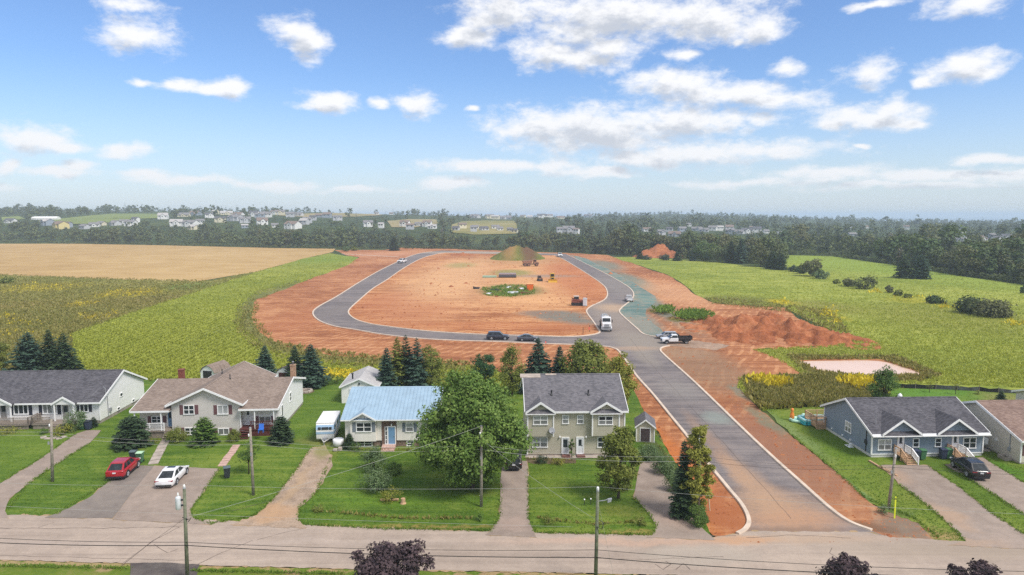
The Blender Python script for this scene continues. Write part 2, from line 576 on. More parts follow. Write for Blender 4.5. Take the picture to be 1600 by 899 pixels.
M_GROUND = ground_mat('rough_grassland', S(46, 60, 32), S(64, 80, 40), S(88, 98, 50), (0.01, 0.08, 0.7), bdist=0.3)
rows = np.concatenate([np.arange(-90, 60, 25), np.arange(60, 540, 40), np.arange(540, 1500, 25), np.arange(1500, 3600, 70)])
us = np.concatenate([np.linspace(-2.4, -0.8, 12)[:-1], np.linspace(-0.8, 0.8, 81), np.linspace(0.8, 2.4, 12)[1:]])
Yg, Ug = np.meshgrid(rows, us, indexing='ij')
Xg = Ug * np.maximum(Yg, 160)
V = np.stack([Xg, Yg, terr(Xg, Yg)], -1).reshape(-1, 3)
nr, nc = len(rows), len(us)
ii = (np.arange(nr - 1)[:, None] * nc + np.arange(nc - 1)[None, :]).ravel()
structure(link('ground', np_mesh('ground', V, np.stack([ii, ii + 1, ii + nc + 1, ii + nc], -1), M_GROUND, True)))

# the strait beyond the land
m_sea, t = new_mat('sea_water')
pos = t.n('ShaderNodeNewGeometry').outputs['Position']
wv = t.noise(t.vec('MULTIPLY', pos, (0.004, 0.02, 0.1)), 1.0, 5)
finish(t, t.mix(wv, S(70, 96, 112), S(96, 120, 134)), 0.28, 0.5, t.noise(pos, 0.3, 5), 0.3, 0.4)
structure(MB().add([(-30000, 2600, -14), (30000, 2600, -14), (30000, 12500, -14), (-30000, 12500, -14)], [(0, 1, 2, 3)]).build('sea', m_sea))


def ragged(poly, step=10.0, amp=1.5, seed=0, closed=True):
    """pixel outline with extra points and an uneven edge"""
    rng = random.Random(seed)
    out = []
    n = len(poly)
    for i in range(n if closed else n - 1):
        a, b = poly[i], poly[(i + 1) % n]
        L = math.hypot(b[0] - a[0], b[1] - a[1])
        k = max(1, int(L / step))
        for j in range(k):
            t_ = j / k
            x, y = a[0] + (b[0] - a[0]) * t_, a[1] + (b[1] - a[1]) * t_
            if j and amp:
                x += rng.uniform(-amp, amp)
                y += rng.uniform(-amp, amp) * min(1.0, max(0.08, (y - 350) / 300))
            out.append((x, y))
    if not closed:
        out.append(poly[-1])
    return out


def smooth_line(poly, k=6, closed=False):
    """Catmull-Rom through pixel points"""
    P = [Vector((p[0], p[1], 0)) for p in poly]
    n = len(P)
    out = []
    for i in range(n if closed else n - 1):
        p0, p1, p2, p3 = P[(i - 1) % n] if closed or i > 0 else P[0], P[i], P[(i + 1) % n], P[(i + 2) % n] if closed or i < n - 2 else P[-1]
        for j in range(k):
            s = j / k
            q = 0.5 * ((2 * p1) + (p2 - p0) * s + (2 * p0 - 5 * p1 + 4 * p2 - p3) * s * s + (3 * p1 - p0 - 3 * p2 + p3) * s ** 3)
            out.append((q.x, q.y))
    if not closed:
        out.append(poly[-1])
    return out


def sheet(name, poly, z, mat, th=0.0):
    """flat area of ground, outline given in pixels"""
    pts = [Vector((*g(px, py), z)) for px, py in poly]
    tris = tessellate_polygon([pts])
    me = bpy.data.meshes.new(name)
    fs = []
    for a, b, c in tris:
        nz = (pts[b] - pts[a]).cross(pts[c] - pts[a]).z
        fs.append((a, b, c) if nz > 0 else (a, c, b))
    me.from_pydata([tuple(p) for p in pts], [], fs)
    me.materials.append(mat)
    return structure(link(name, me))


# ---- outlines, pixels of the photograph
P_WHEAT = [(-500, 376), (0, 379), (250, 383.5), (440, 388), (524, 389), (520, 394), (480, 403), (400, 425), (310, 440), (160, 436), (0, 430), (-500, 420)]
P_MEADOW = [(-500, 418), (0, 429), (160, 435), (330, 439), (420, 420), (300, 459), (200, 492), (112, 522), (112, 560), (60, 585), (-120, 605), (-900, 640)]
P_SOY = [(112, 521), (200, 491), (300, 458), (400, 425), (480, 403), (515, 396), (560, 403), (552, 412), (470, 442), (400, 462), (380, 480), (378, 510), (410, 540),
         (440, 553), (520, 566), (600, 572), (760, 575), (800, 590), (800, 612), (640, 600), (520, 596), (420, 592), (230, 594), (60, 600), (-100, 606), (60, 580), (112, 558)]
P_EARTH = [(522, 391), (600, 391), (620, 387.5), (700, 389), (760, 391.5), (885, 395.5), (950, 399), (1000, 416), (1042, 430), (1070, 447), (1086, 461), (1115, 474),
           (1150, 477), (1226, 481), (1250, 500), (1300, 520), (1332, 535), (1290, 541), (1240, 545), (1175, 546), (1215, 560), (1262, 591), (1215, 592), (1160, 592),
           (1152, 604), (1172, 625), (1190, 644), (1235, 680), (1296, 729), (1332, 758), (1352, 780), (1386, 801), (1440, 816), (1476, 850), (1360, 850), (1150, 850), (1112, 836),
           (1100, 815), (1094, 792), (1065, 740), (1035, 690), (1005, 640), (985, 600), (960, 590), (800, 585), (740, 572), (600, 563), (520, 557), (440, 541), (403, 518),
           (393, 498), (398, 470), (470, 442), (545, 414), (562, 402), (540, 399)]
P_FIELD = [(940, 402), (1000, 402.5), (1100, 408), (1212, 421), (1226, 399), (1300, 401), (1400, 415), (1500, 432), (1600, 446), (2000, 505), (2200, 640), (1900, 632),
           (1600, 611), (1500, 607), (1400, 604), (1376, 640), (1262, 640), (1192, 642), (1172, 625), (1152, 606), (1158, 590), (1262, 592), (1215, 562), (1174, 547), (1290, 541),
           (1334, 536), (1226, 480), (1150, 476), (1115, 473), (1086, 460), (1070, 446), (1042, 429), (1000, 415)]
P_LAWN = [(-400, 606), (60, 600), (230, 592), (420, 590), (520, 594), (640, 600), (800, 606), (960, 590), (985, 600), (1004, 640), (1034, 690), (1064, 740), (1093, 792),
          (1102, 818), (1112, 842), (1020, 842), (780, 838), (480, 828), (300, 818), (0, 812), (-400, 806)]
P_LAWN_R = [(1196, 640), (1262, 632), (1376, 632), (1400, 604), (1500, 607), (1600, 611), (1900, 632), (2100, 900), (1640, 858), (1505, 850), (1462, 847), (1434, 818), (1386, 801),
            (1352, 780), (1332, 758), (1296, 729), (1235, 680)]
P_STREET = [(-500, 797), (0, 806), (170, 809), (300, 813), (475, 822), (770, 833), (1020, 838.5), (1112, 842), (1152, 836), (1172, 832), (1350, 833), (1400, 842), (1510, 848),
            (1600, 853), (1950, 868), (2300, 960), (1600, 912), (900, 897.5), (540, 890.5), (300, 884.5), (200, 882), (0, 876.5), (-500, 866)]
P_VERGE = [(-500, 866), (0, 876.5), (200, 882), (300, 884.5), (540, 890.5), (900, 897.5), (1600, 912), (2300, 960), (2300, 1400), (-900, 1400)]
# kerb lines of the new road
K_LEFT = [(1152, 836), (1164, 829), (1170, 815), (1160, 792), (1138, 765), (1108, 728), (1080, 691), (1050, 654), (1020, 617), (998, 592.5), (985, 575), (968, 551), (958, 545),
          (940, 542), (894, 539.5), (836, 537.6), (785, 535.2), (680, 531.5), (605, 524.5), (555, 516), (522, 510.5), (499, 502), (489, 491), (496, 481), (526, 464), (560, 442.5),
          (590, 425), (620, 410), (640, 401), (658, 396), (675, 393.6)]
K_INNER = [(695, 395.5), (680, 398), (657, 405), (630, 420), (605, 437.5), (582, 452), (562, 469), (547, 483), (545, 491), (556, 500), (577, 506.5), (606, 511), (655, 517), (692, 520),
           (755, 523.5), (830, 525.5), (880, 527), (915, 525.5), (936, 521), (934, 514), (926, 502), (918, 491), (917, 485), (925, 478.5), (943, 470), (949, 462), (947.5, 452.5),
           (940, 444), (920, 430), (897, 415.5), (880, 405.5), (866, 399.5)]
K_RIGHT = [(886, 398.7), (895, 402.5), (915, 412.5), (940, 425), (963, 437.5), (983, 450), (990, 460), (986, 469.5), (972, 481), (968, 488), (977, 498), (995, 514), (1006, 523), (1026, 527.5)]
K_RIGHT2 = [(1046, 541.5), (1036, 543.5), (1032, 548), (1040, 557.5), (1087, 600), (1160, 671), (1203, 712), (1250, 754.5), (1300, 799), (1330, 819), (1362, 831)]
K_STUB = [(534, 397.2), (575, 399.5), (622, 402)]
kl, ki, kr, kr2 = smooth_line(K_LEFT), smooth_line(K_INNER), smooth_line(K_RIGHT), smooth_line(K_RIGHT2)

TEAL = S(112, 138, 128)
SAND = S(232, 186, 138)
REDD = S(158, 92, 64)
M_WHEAT = ground_mat('ripe_grain', S(176, 142, 92), S(194, 161, 108), S(206, 174, 122), (0.008, 0.06, 0.9), streak=(0.15, 0.02, 0.5, 0.35), bdist=0.2)
M_MEADOW = ground_mat('weedy_meadow', S(108, 114, 54), S(144, 142, 70), S(170, 158, 96), (0.03, 0.16, 0.9), contrast=(0.36, 0.64), bdist=0.4,
                      patches=[(60, 450, 60, 8, S(186, 170, 44), 0.8, 0.6), (200, 458, 45, 7, S(196, 176, 30), 0.9, 0.6), (130, 475, 22, 5, S(196, 172, 28), 0.9, 0.5),
                               (150, 495, 26, 5, S(200, 176, 30), 0.9, 0.5), (30, 478, 60, 6, S(170, 146, 96), 0.7, 0.7), (60, 505, 45, 9, S(108, 128, 72), 0.8, 0.6),
                               (300, 448, 40, 6, S(104, 132, 62), 0.8, 0.6), (20, 530, 40, 6, S(182, 160, 50), 0.8, 0.6), (240, 470, 60, 8, S(140, 116, 78), 0.6, 0.7)])
M_SOY = ground_mat('soybean_crop', S(116, 130, 48), S(144, 152, 62), S(170, 174, 80), (0.02, 0.14, 1.1), streak=(-0.5, 0.05, 0.6, 0.4), bdist=0.4,
                   patches=[(388, 500, 22, 32, S(112, 122, 66), 0.8, 0.5), (330, 540, 60, 20, S(118, 128, 60), 0.5, 0.7), (520, 405, 50, 7, S(126, 150, 56), 0.8, 0.6),
                            (590, 583, 150, 7, S(190, 184, 40), 0.8, 0.6), (700, 588, 60, 9, S(160, 142, 92), 0.7, 0.6), (170, 585, 120, 7, S(124, 140, 44), 0.7, 0.6)])
M_FIELD = ground_mat('hay_field', S(120, 136, 52), S(150, 160, 66), S(174, 178, 86), (0.02, 0.12, 0.9), streak=(0.25, 0.04, 0.5, 0.45), bdist=0.35,
                     patches=[(1350, 412, 160, 16, S(142, 164, 66), 0.8, 0.6), (1560, 440, 120, 30, S(140, 162, 66), 0.75, 0.6), (1150, 470, 60, 8, S(104, 104, 62), 0.8, 0.5),
                              (1225, 473, 22, 5, S(190, 172, 40), 0.9, 0.5), (1295, 492, 16, 10, S(186, 172, 40), 0.9, 0.5), (1290, 480, 40, 10, S(140, 128, 78), 0.7, 0.6),
                              (1500, 500, 140, 26, S(150, 144, 70), 0.6, 0.6), (1300, 560, 140, 22, S(132, 132, 66), 0.6, 0.6), (1480, 575, 90, 18, S(116, 132, 56), 0.7, 0.6),
                              (1260, 612, 110, 20, S(112, 116, 46), 0.8, 0.5), (1430, 470, 40, 5, S(178, 166, 44), 0.7, 0.6), (1250, 553, 60, 7, S(140, 140, 66), 0.8, 0.6)])
M_EARTH = ground_mat('red_bare_earth', S(150, 94, 62), S(182, 121, 82), S(210, 154, 110), (0.02, 0.2, 1.2), streak=(0.12, 0.05, 0.8, 0.5), bdist=0.18, tracks=(0.16, 0.4, 0.1),
                     patches=[(1020, 690, 20, 130, S(208, 126, 66), 0.85, 0.5), (1065, 740, 30, 70, S(200, 118, 62), 0.85, 0.5), (1130, 800, 40, 34, S(176, 108, 70), 0.9, 0.4),
                              (1010, 470, 22, 42, TEAL, 0.85, 0.45), (985, 440, 26, 14, TEAL, 0.85, 0.5), (945, 415, 24, 8, TEAL, 0.75, 0.5), (1000, 500, 26, 22, S(142, 142, 128), 0.85, 0.45),
                              (1110, 580, 60, 40, S(150, 122, 98), 0.8, 0.5), (1070, 552, 45, 8, S(164, 134, 108), 0.8, 0.5), (1165, 615, 18, 14, S(128, 132, 114), 0.8, 0.4),
                              (1260, 735, 60, 60, S(154, 114, 92), 0.85, 0.5), (1210, 690, 40, 50, S(158, 112, 88), 0.8, 0.5), (1410, 825, 45, 22, S(134, 122, 108), 0.9, 0.4),
                              (1200, 660, 14, 24, S(120, 134, 112), 0.7, 0.5), (1060, 460, 50, 18, S(222, 172, 130), 0.6, 0.6), (600, 398, 70, 3, S(206, 150, 116), 0.7, 0.6),
                              (1200, 530, 90, 12, S(196, 140, 104), 0.6, 0.6), (1350, 825, 40, 10, S(128, 98, 76), 0.8, 0.5), (470, 500, 40, 25, S(178, 110, 74), 0.5, 0.7)])
M_LOT = ground_mat('graded_lot_earth', S(156, 96, 60), S(192, 129, 84), S(222, 166, 116), (0.018, 0.13, 0.9), streak=(0.5, 0.04, 0.5, 0.7), bdist=0.15, tracks=(0.14, 0.9, 0.14),
                   patches=[(700, 445, 70, 38, SAND, 0.75, 0.7), (840, 445, 60, 34, S(234, 182, 128), 0.75, 0.7), (900, 440, 45, 30, S(190, 112, 72), 0.7, 0.6), (640, 490, 70, 20, S(190, 120, 82), 0.6, 0.7),
                            (875, 495, 44, 9, S(120, 124, 116), 0.95, 0.4, 0.2), (840, 490, 30, 4, S(140, 124, 110), 0.8, 0.5), (915, 505, 30, 5, S(122, 126, 118), 0.9, 0.5),
                            (800, 427, 30, 5, S(142, 144, 84), 0.9, 0.5), (720, 415, 22, 4, S(160, 150, 92), 0.8, 0.6), (800, 455, 48, 10, S(116, 118, 66), 0.95, 0.35),
                            (850, 432, 50, 2.2, S(160, 140, 124), 0.8, 0.6), (810, 408, 60, 6, S(196, 154, 108), 0.7, 0.6), (600, 470, 40, 14, S(184, 112, 76), 0.6, 0.7),
                            (880, 515, 60, 7, S(164, 96, 62), 0.7, 0.6), (780, 510, 150, 6, S(192, 122, 80), 0.6, 0.6), (830, 470, 60, 8, S(230, 176, 124), 0.6, 0.7)])
M_ASPH = ground_mat('new_asphalt', S(116, 109, 109), S(131, 123, 122), S(148, 138, 134), (0.04, 0.4, 3.0), streak=(1.555, 0.02, 1.0, 0.7), bdist=0.02, warp=2.0,
                    patches=[(960, 500, 32, 34, S(160, 146, 134), 0.8, 0.6), (965, 482, 30, 6, S(206, 174, 142), 0.7, 0.6), (1000, 535, 40, 16, S(158, 148, 136), 0.8, 0.5),
                             (1060, 610, 26, 14, S(152, 146, 140), 0.6, 0.7), (1120, 655, 22, 10, S(150, 158, 150), 0.8, 0.5), (1180, 760, 22, 50, S(176, 146, 122), 0.5, 0.7),
                             (1215, 800, 80, 30, S(190, 154, 124), 0.8, 0.7), (1190, 775, 30, 30, S(196, 160, 130), 0.6, 0.7), (1150, 735, 16, 22, S(196, 158, 126), 0.7, 0.6), (1110, 690, 12, 40, S(180, 146, 120), 0.5, 0.7), (1250, 815, 70, 16, S(194, 150, 118), 0.7, 0.7), (1220, 832, 90, 8, S(150, 124, 106), 0.8, 0.6),
                             (970, 450, 26, 16, S(148, 140, 134), 0.7, 0.6), (520, 488, 16, 12, S(134, 126, 122), 0.5, 0.6), (600, 505, 40, 4, S(140, 130, 124), 0.6, 0.6),
                             (1010, 560, 16, 14, S(160, 150, 138), 0.6, 0.6), (780, 395, 120, 2, S(184, 168, 150), 0.9, 0.5), (990, 545, 40, 3, S(190, 160, 134), 0.6, 0.6)])
M_LAWN = ground_mat('mown_lawn', S(72, 102, 32), S(95, 122, 41), S(122, 139, 56), (0.05, 0.35, 2.2), streak=(0.05, 0.06, 1.1, 0.5), contrast=(0.4, 0.6), bdist=0.06,
                    patches=[(640, 780, 140, 10, S(112, 148, 46), 0.5, 0.7), (60, 620, 200, 14, S(96, 136, 44), 0.6, 0.7), (500, 720, 20, 40, S(126, 132, 62), 0.6, 0.6),
                             (500, 690, 50, 7, S(138, 134, 76), 0.6, 0.6), (730, 762, 60, 12, S(92, 102, 40), 0.5, 0.7), (60, 700, 90, 30, S(116, 138, 50), 0.5, 0.7),  # the patch at the maple's foot is its shade put into the colour
                             (975, 800, 40, 14, S(112, 112, 52), 0.6, 0.6), (480, 650, 40, 50, S(104, 130, 48), 0.4, 0.7), (1030, 720, 16, 50, S(84, 104, 48), 0.8, 0.5),
                             (860, 760, 30, 40, S(112, 128, 46), 0.5, 0.7), (640, 828, 170, 4, S(168, 140, 84), 0.7, 0.7), (920, 836, 110, 3.5, S(178, 140, 92), 0.7, 0.7)])
M_LAWN_R = ground_mat('sparse_lawn', S(90, 116, 38), S(114, 134, 50), S(134, 144, 64), (0.05, 0.3, 2.2), contrast=(0.4, 0.6), bdist=0.06,
                      patches=[(1450, 615, 80, 9, S(94, 142, 52), 0.8, 0.6), (1310, 700, 30, 26, S(84, 120, 30), 0.7, 0.6), (1245, 680, 12, 34, S(126, 146, 96), 0.6, 0.6), (1315, 755, 12, 26, S(104, 140, 96), 0.7, 0.6),
                               (1340, 775, 12, 14, S(106, 140, 94), 0.7, 0.6), (1400, 802, 30, 6, S(98, 116, 72), 0.7, 0.6), (1470, 838, 26, 8, S(176, 146, 104), 0.8, 0.5),
                               (1570, 735, 24, 16, S(84, 128, 36), 0.8, 0.5), (1580, 625, 40, 9, S(144, 138, 84), 0.7, 0.6), (1420, 770, 40, 30, S(122, 132, 52), 0.5, 0.7)])
M_STREET = ground_mat('old_dusty_asphalt', S(166, 150, 137), S(180, 163, 149), S(195, 177, 161), (0.06, 0.5, 4.0), streak=(-0.085, 0.03, 0.9, 0.6), bdist=0.015, warp=1.5, contrast=(0.37, 0.63),
                      patches=[(1000, 848, 200, 6, S(208, 172, 148), 0.6, 0.7), (1090, 870, 95, 14, S(186, 174, 160), 0.7, 0.4), (1260, 845, 120, 8, S(192, 164, 138), 0.6, 0.6), (1500, 862, 200, 14, S(172, 156, 138), 0.6, 0.6),
                               (1150, 845, 60, 6, S(206, 160, 122), 0.7, 0.6), (450, 812, 40, 8, S(196, 162, 132), 0.6, 0.6), (300, 850, 500, 5, S(192, 176, 164), 0.4, 0.7)])
M_DRIVE = ground_mat('worn_driveway_asphalt', S(148, 132, 121), S(164, 148, 136), S(180, 162, 149), (0.1, 0.8, 5.0), bdist=0.015, contrast=(0.37, 0.63),
                     patches=[(1400, 745, 20, 14, S(186, 152, 124), 0.5, 0.6), (1480, 806, 20, 20, S(196, 160, 128), 0.5, 0.6), (1500, 850, 60, 8, S(188, 160, 136), 0.6, 0.6), (1060, 812, 40, 14, S(186, 160, 144), 0.6, 0.6), (800, 822, 26, 10, S(184, 160, 146), 0.6, 0.6)])
M_DRIVE_DARK = ground_mat('darker_driveway_asphalt', S(128, 118, 112), S(142, 132, 124), S(156, 144, 134), (0.1, 0.8, 5.0), bdist=0.015, contrast=(0.37, 0.63))
M_GRAVEL = ground_mat('gravel_drive', S(150, 130, 112), S(176, 154, 134), S(196, 172, 150), (0.15, 1.0, 6.0), weights=(0.25, 0.35, 0.4), bdist=0.06,
                      patches=[(455, 770, 10, 40, S(196, 166, 132), 0.6, 0.6), (430, 800, 40, 12, S(200, 160, 122), 0.7, 0.6), (502, 708, 14, 10, S(138, 140, 78), 0.8, 0.5)])
M_DIRT = ground_mat('garden_soil', S(84, 72, 56), S(104, 90, 70), S(124, 110, 86), (0.3, 1.5, 6.0), bdist=0.05)

sheet('wheat_field', ragged(P_WHEAT, 20, 1.0, 1), 0.04, M_WHEAT)
sheet('meadow', ragged(P_MEADOW, 14, 2.0, 2), 0.03, M_MEADOW)
sheet('soybean_field', ragged(P_SOY, 10, 2.0, 3), 0.05, M_SOY)
sheet('field_margin', ragged([(470, 438), (400, 456), (370, 480), (366, 512), (398, 546), (440, 561), (520, 571), (600, 577), (720, 584), (760, 584), (740, 568), (600, 558), (520, 551), (430, 534), (404, 515), (400, 498), (404, 472), (470, 446)], 6, 2.0, 31), 0.055,
      ground_mat('rough_margin', S(96, 106, 54), S(120, 124, 66), S(150, 140, 88), (0.05, 0.3, 1.4), bdist=0.3))
sheet('hay_field', ragged(P_FIELD, 10, 1.5, 4), 0.045, M_FIELD)
sheet('bare_earth', ragged(P_EARTH, 7, 2.2, 5), 0.06, M_EARTH)
sheet('front_lawn', ragged(P_LAWN, 8, 1.5, 6), 0.07, M_LAWN)
sheet('side_lawn', ragged(P_LAWN_R, 8, 1.8, 7), 0.07, M_LAWN_R)
outer = kl + [(690, 391.8), (760, 393.5), (884, 397)] + kr + kr2 + [(1404, 848), (1148, 848)]
sheet('hydroseed_strip', ragged([(889, 398.5), (915, 404), (945, 418), (975, 434), (1000, 449), (1024, 463), (1026, 471), (1010, 484), (1010, 498), (1032, 514), (1040, 524), (1010, 526), (995, 514),
      (976, 498), (968, 488), (971, 481), (986, 469), (990, 460), (983, 450), (963, 437), (940, 424), (915, 412)], 6, 2.2, 23), 0.075,
      ground_mat('teal_hydroseed', S(98, 126, 120), S(130, 144, 136), S(166, 150, 128), (0.04, 0.3, 1.6), streak=(0.9, 0.05, 0.7, 0.5), contrast=(0.42, 0.58),
                 patches=[(1000, 510, 30, 14, S(158, 150, 136), 0.8, 0.6), (1015, 470, 14, 8, S(104, 146, 140), 0.6, 0.6)]))
sheet('new_road', outer, 0.085, M_ASPH)
sheet('building_lot', ki, 0.11, M_LOT)
sheet('verge_grass', ragged(P_VERGE, 10, 1.2, 8), 0.06, ground_mat('verge_grass', S(86, 112, 36), S(110, 130, 46), S(140, 136, 74), (0.06, 0.4, 2.4), bdist=0.08,
      patches=[(100, 882, 140, 4.5, S(176, 152, 112), 0.95, 0.4), (420, 890, 140, 4, S(182, 150, 112), 0.95, 0.4), (800, 898, 200, 4, S(180, 150, 112), 0.9, 0.4)]))
sheet('street', ragged(P_STREET, 9, 0.9, 9), 0.10, M_STREET)
sheet('pond_bank', ragged([(1238, 562), (1262, 563), (1300, 561.5), (1375, 562), (1420, 571), (1452, 585.5), (1430, 590), (1360, 590), (1298, 590.5), (1270, 580)], 6, 1.5, 21), 0.055,
      ground_mat('wet_red_bank', S(150, 92, 60), S(178, 118, 78), S(196, 142, 98), (0.1, 0.6, 3.0)))
m_pond, t = new_mat('muddy_water')
pos = t.n('ShaderNodeNewGeometry').outputs['Position']
finish(t, t.mix(t.noise(pos, 0.12, 3), S(210, 178, 158), S(226, 198, 180)), 0.3, 0.25, t.noise(pos, 1.2, 3), 0.08, 0.02)
sheet('pond_water', smooth_line([(1250, 566.5), (1300, 564.6), (1372, 565), (1412, 575), (1440, 585.3), (1420, 587.5), (1362, 587), (1302, 587.8), (1278, 578)], 4, True), 0.075, m_pond)
# driveways and paths
M_FRAY = ground_mat('sandy_margin', S(150, 130, 92), S(178, 152, 118), S(200, 168, 134), (0.2, 1.0, 5.0), bdist=0.04)
sheet('street_margin', ragged(P_STREET, 7, 2.6, 59), 0.092, M_FRAY)
_sheet = sheet


def sheet(name, poly, z, mat):
    if 'driveway' in name and z > 0.11:
        rr = random.Random(len(poly))
        _sheet('driveway_margin', [(x + rr.uniform(-2.0, 2.0), y + rr.uniform(-1.2, 1.2)) for x, y in poly], z - 0.012, M_FRAY)
    return _sheet(name, poly, z, mat)


sheet('driveway', ragged([(-160, 800), (-60, 770), (0, 758), (60, 721), (120, 679), (135, 674), (158, 674), (140, 694), (85, 729), (45, 757), (15, 781), (8, 800), (14, 812), (-160, 812)], 8, 0.8, 10), 0.115, M_DRIVE)
sheet('driveway', ragged([(215, 729), (241, 729.5), (210, 768), (176, 812), (70, 811), (86, 805), (108, 796), (140, 779), (170, 754)], 9, 0.5, 11), 0.115, M_DRIVE_DARK)
sheet('driveway', ragged([(241, 729.5), (343, 734), (312, 779), (297, 799), (301, 811), (330, 822), (300, 820), (176, 814), (210, 768)], 9, 0.5, 12), 0.12, M_DRIVE)
sheet('gravel_driveway', ragged([(487, 701), (508, 697), (518, 714), (520, 729), (496, 769), (468, 794), (466, 812), (478, 828), (360, 822), (400, 807), (425, 784), (462, 737)], 7, 1.8, 13), 0.115, M_GRAVEL)
sheet('driveway', ragged([(786, 722), (823, 722), (825, 734), (826, 812), (838, 842), (758, 838), (767, 831), (780, 813), (782, 769), (782, 750)], 8, 0.6, 14), 0.115, M_DRIVE)
sheet('driveway', ragged([(1000, 724), (1025, 723), (1050, 764), (1076, 806), (1096, 826), (1118, 846), (1010, 842), (1020, 838), (1026, 824), (1014, 805), (990, 779)], 8, 0.6, 15), 0.115, M_DRIVE)
sheet('driveway', ragged([(1376, 728), (1450, 729), (1500, 764), (1550, 804), (1602, 838), (1640, 862), (1480, 854), (1509, 848), (1486, 824), (1446, 789), (1406, 759)], 9, 0.8, 16), 0.115, M_DRIVE)
sheet('driveway', ragged([(1476, 728), (1510, 719), (1536, 716), (1550, 726), (1600, 756), (1760, 850), (1700, 860), (1600, 806), (1532, 761), (1495, 739)], 9, 0.8, 17), 0.115, M_DRIVE)
sheet('driveway', ragged([(204, 882), (255, 881), (312, 884), (300, 930), (204, 930)], 9, 0.6, 18), 0.105, ground_mat('dark_asphalt', S(92, 84, 82), S(106, 98, 94), S(120, 112, 106), (0.2, 1, 5), bdist=0.015))
sheet('gravel_patch', ragged([(1030, 529), (1080, 532), (1140, 540), (1120, 548), (1046, 541)], 6, 1.5, 19), 0.072, ground_mat('crushed_stone', S(150, 124, 106), S(172, 146, 126), S(196, 166, 142), (0.1, 0.8, 4), bdist=0.05))
sheet('planting_bed', ragged([(1004, 690), (1024, 690), (1060, 730), (1100, 790), (1108, 818), (1096, 824), (1076, 806), (1052, 764), (1026, 722)], 7, 1.2, 20), 0.09,
      ground_mat('overgrown_bed', S(66, 82, 40), S(86, 100, 50), S(110, 116, 64), (0.1, 0.8, 4), bdist=0.1))
sheet('apron_slab', [(822, 711.5), (950, 711.5), (950, 717.5), (820, 717.5)], 0.12, CONCRETE)
sheet('flower_bed', ragged([(822, 718), (900, 718), (900, 725), (840, 726), (822, 724)], 6, 1.0, 22), 0.095, M_DIRT)

M_KERB = paint('kerb_concrete', S(206, 188, 170), 0.9, 0.1, 0.8)


def kerb(line, w=0.34, h=0.15, z=0.08):
    pts = [Vector((*g(px, py), z)) for px, py in line]
    mb = MB()
    vs, fs = [], []
    for i, p in enumerate(pts):
        d = (pts[min(i + 1, len(pts) - 1)] - pts[max(i - 1, 0)]).normalized()
        s = Vector((-d.y, d.x, 0)) * (w / 2)
        for k, (a, b) in enumerate(((-1, 0), (-0.8, h), (0.8, h), (1, 0))):
            vs.append(p + s * a + Vector((0, 0, b)))
    for i in range(len(pts) - 1):
        for k in range(3):
            fs.append((i * 4 + k, (i + 1) * 4 + k, (i + 1) * 4 + k + 1, i * 4 + k + 1))
    fs += [(0, 1, 2, 3), tuple(len(vs) - 4 + k for k in (3, 2, 1, 0))]
    mb.add(vs, fs)
    return structure(mb.build('kerb', M_KERB))


for ln, w in ((kl, 0.42), (ki, 0.42), (kr, 0.42), (kr2, 0.42), (smooth_line(K_STUB), 1.1)):
    kerb(ln, w)

# cracks and sealed joints in the old street
M_CRACK = paint('crack_filler', S(112, 98, 90), 0.9, 0.2, 2)


def crack(pts, w, seed):
    rng = random.Random(seed)
    ln = ragged(pts, 12, 0.8, seed, False)
    P = [Vector((*g(px, py), 0.108)) for px, py in ln]
    vs, fs = [], []
    for i, p in enumerate(P):
        d = (P[min(i + 1, len(P) - 1)] - P[max(i - 1, 0)]).normalized()
        s = Vector((-d.y, d.x, 0)) * (w * rng.uniform(0.3, 0.7))
        vs += [p - s, p + s]
    for i in range(len(P) - 1):
        fs.append((2 * i, 2 * i + 2, 2 * i + 3, 2 * i + 1))
    return structure(MB().add(vs, fs).build('road_crack', M_CRACK))


for k, (c, w) in enumerate([([(0, 827), (150, 827.5), (280, 825)], 0.07), ([(284, 824), (240, 846), (190, 886)], 0.06), ([(300, 822), (322, 818)], 0.05),
                            ([(240, 852), (262, 866), (278, 860)], 0.05), ([(300, 888), (370, 856), (395, 846)], 0.06), ([(400, 846), (480, 826)], 0.05), ([(60, 826), (85, 818)], 0.04),
                            ([(1024, 884), (1036, 892), (1048, 884), (1040, 879)], 0.08), ([(1056, 892), (1068, 882), (1078, 892)], 0.08), ([(0, 870), (300, 878)], 0.04),
                            ([(860, 872), (1000, 876), (1130, 872)], 0.04), ([(1300, 858), (1296, 866), (1320, 880)], 0.05), ([(345, 805), (420, 785), (480, 790)], 0.04),
                            ([(1166, 842), (1240, 838), (1330, 843)], 0.05), ([(1060, 838), (1150, 839)], 0.05)]):
    crack(c, w, 40 + k)


seam = crack([(1236, 812), (1200, 770), (1128, 690), (1066, 622), (1010, 562), (985, 530)], 0.025, 77)
seam.name = 'paving_seam'

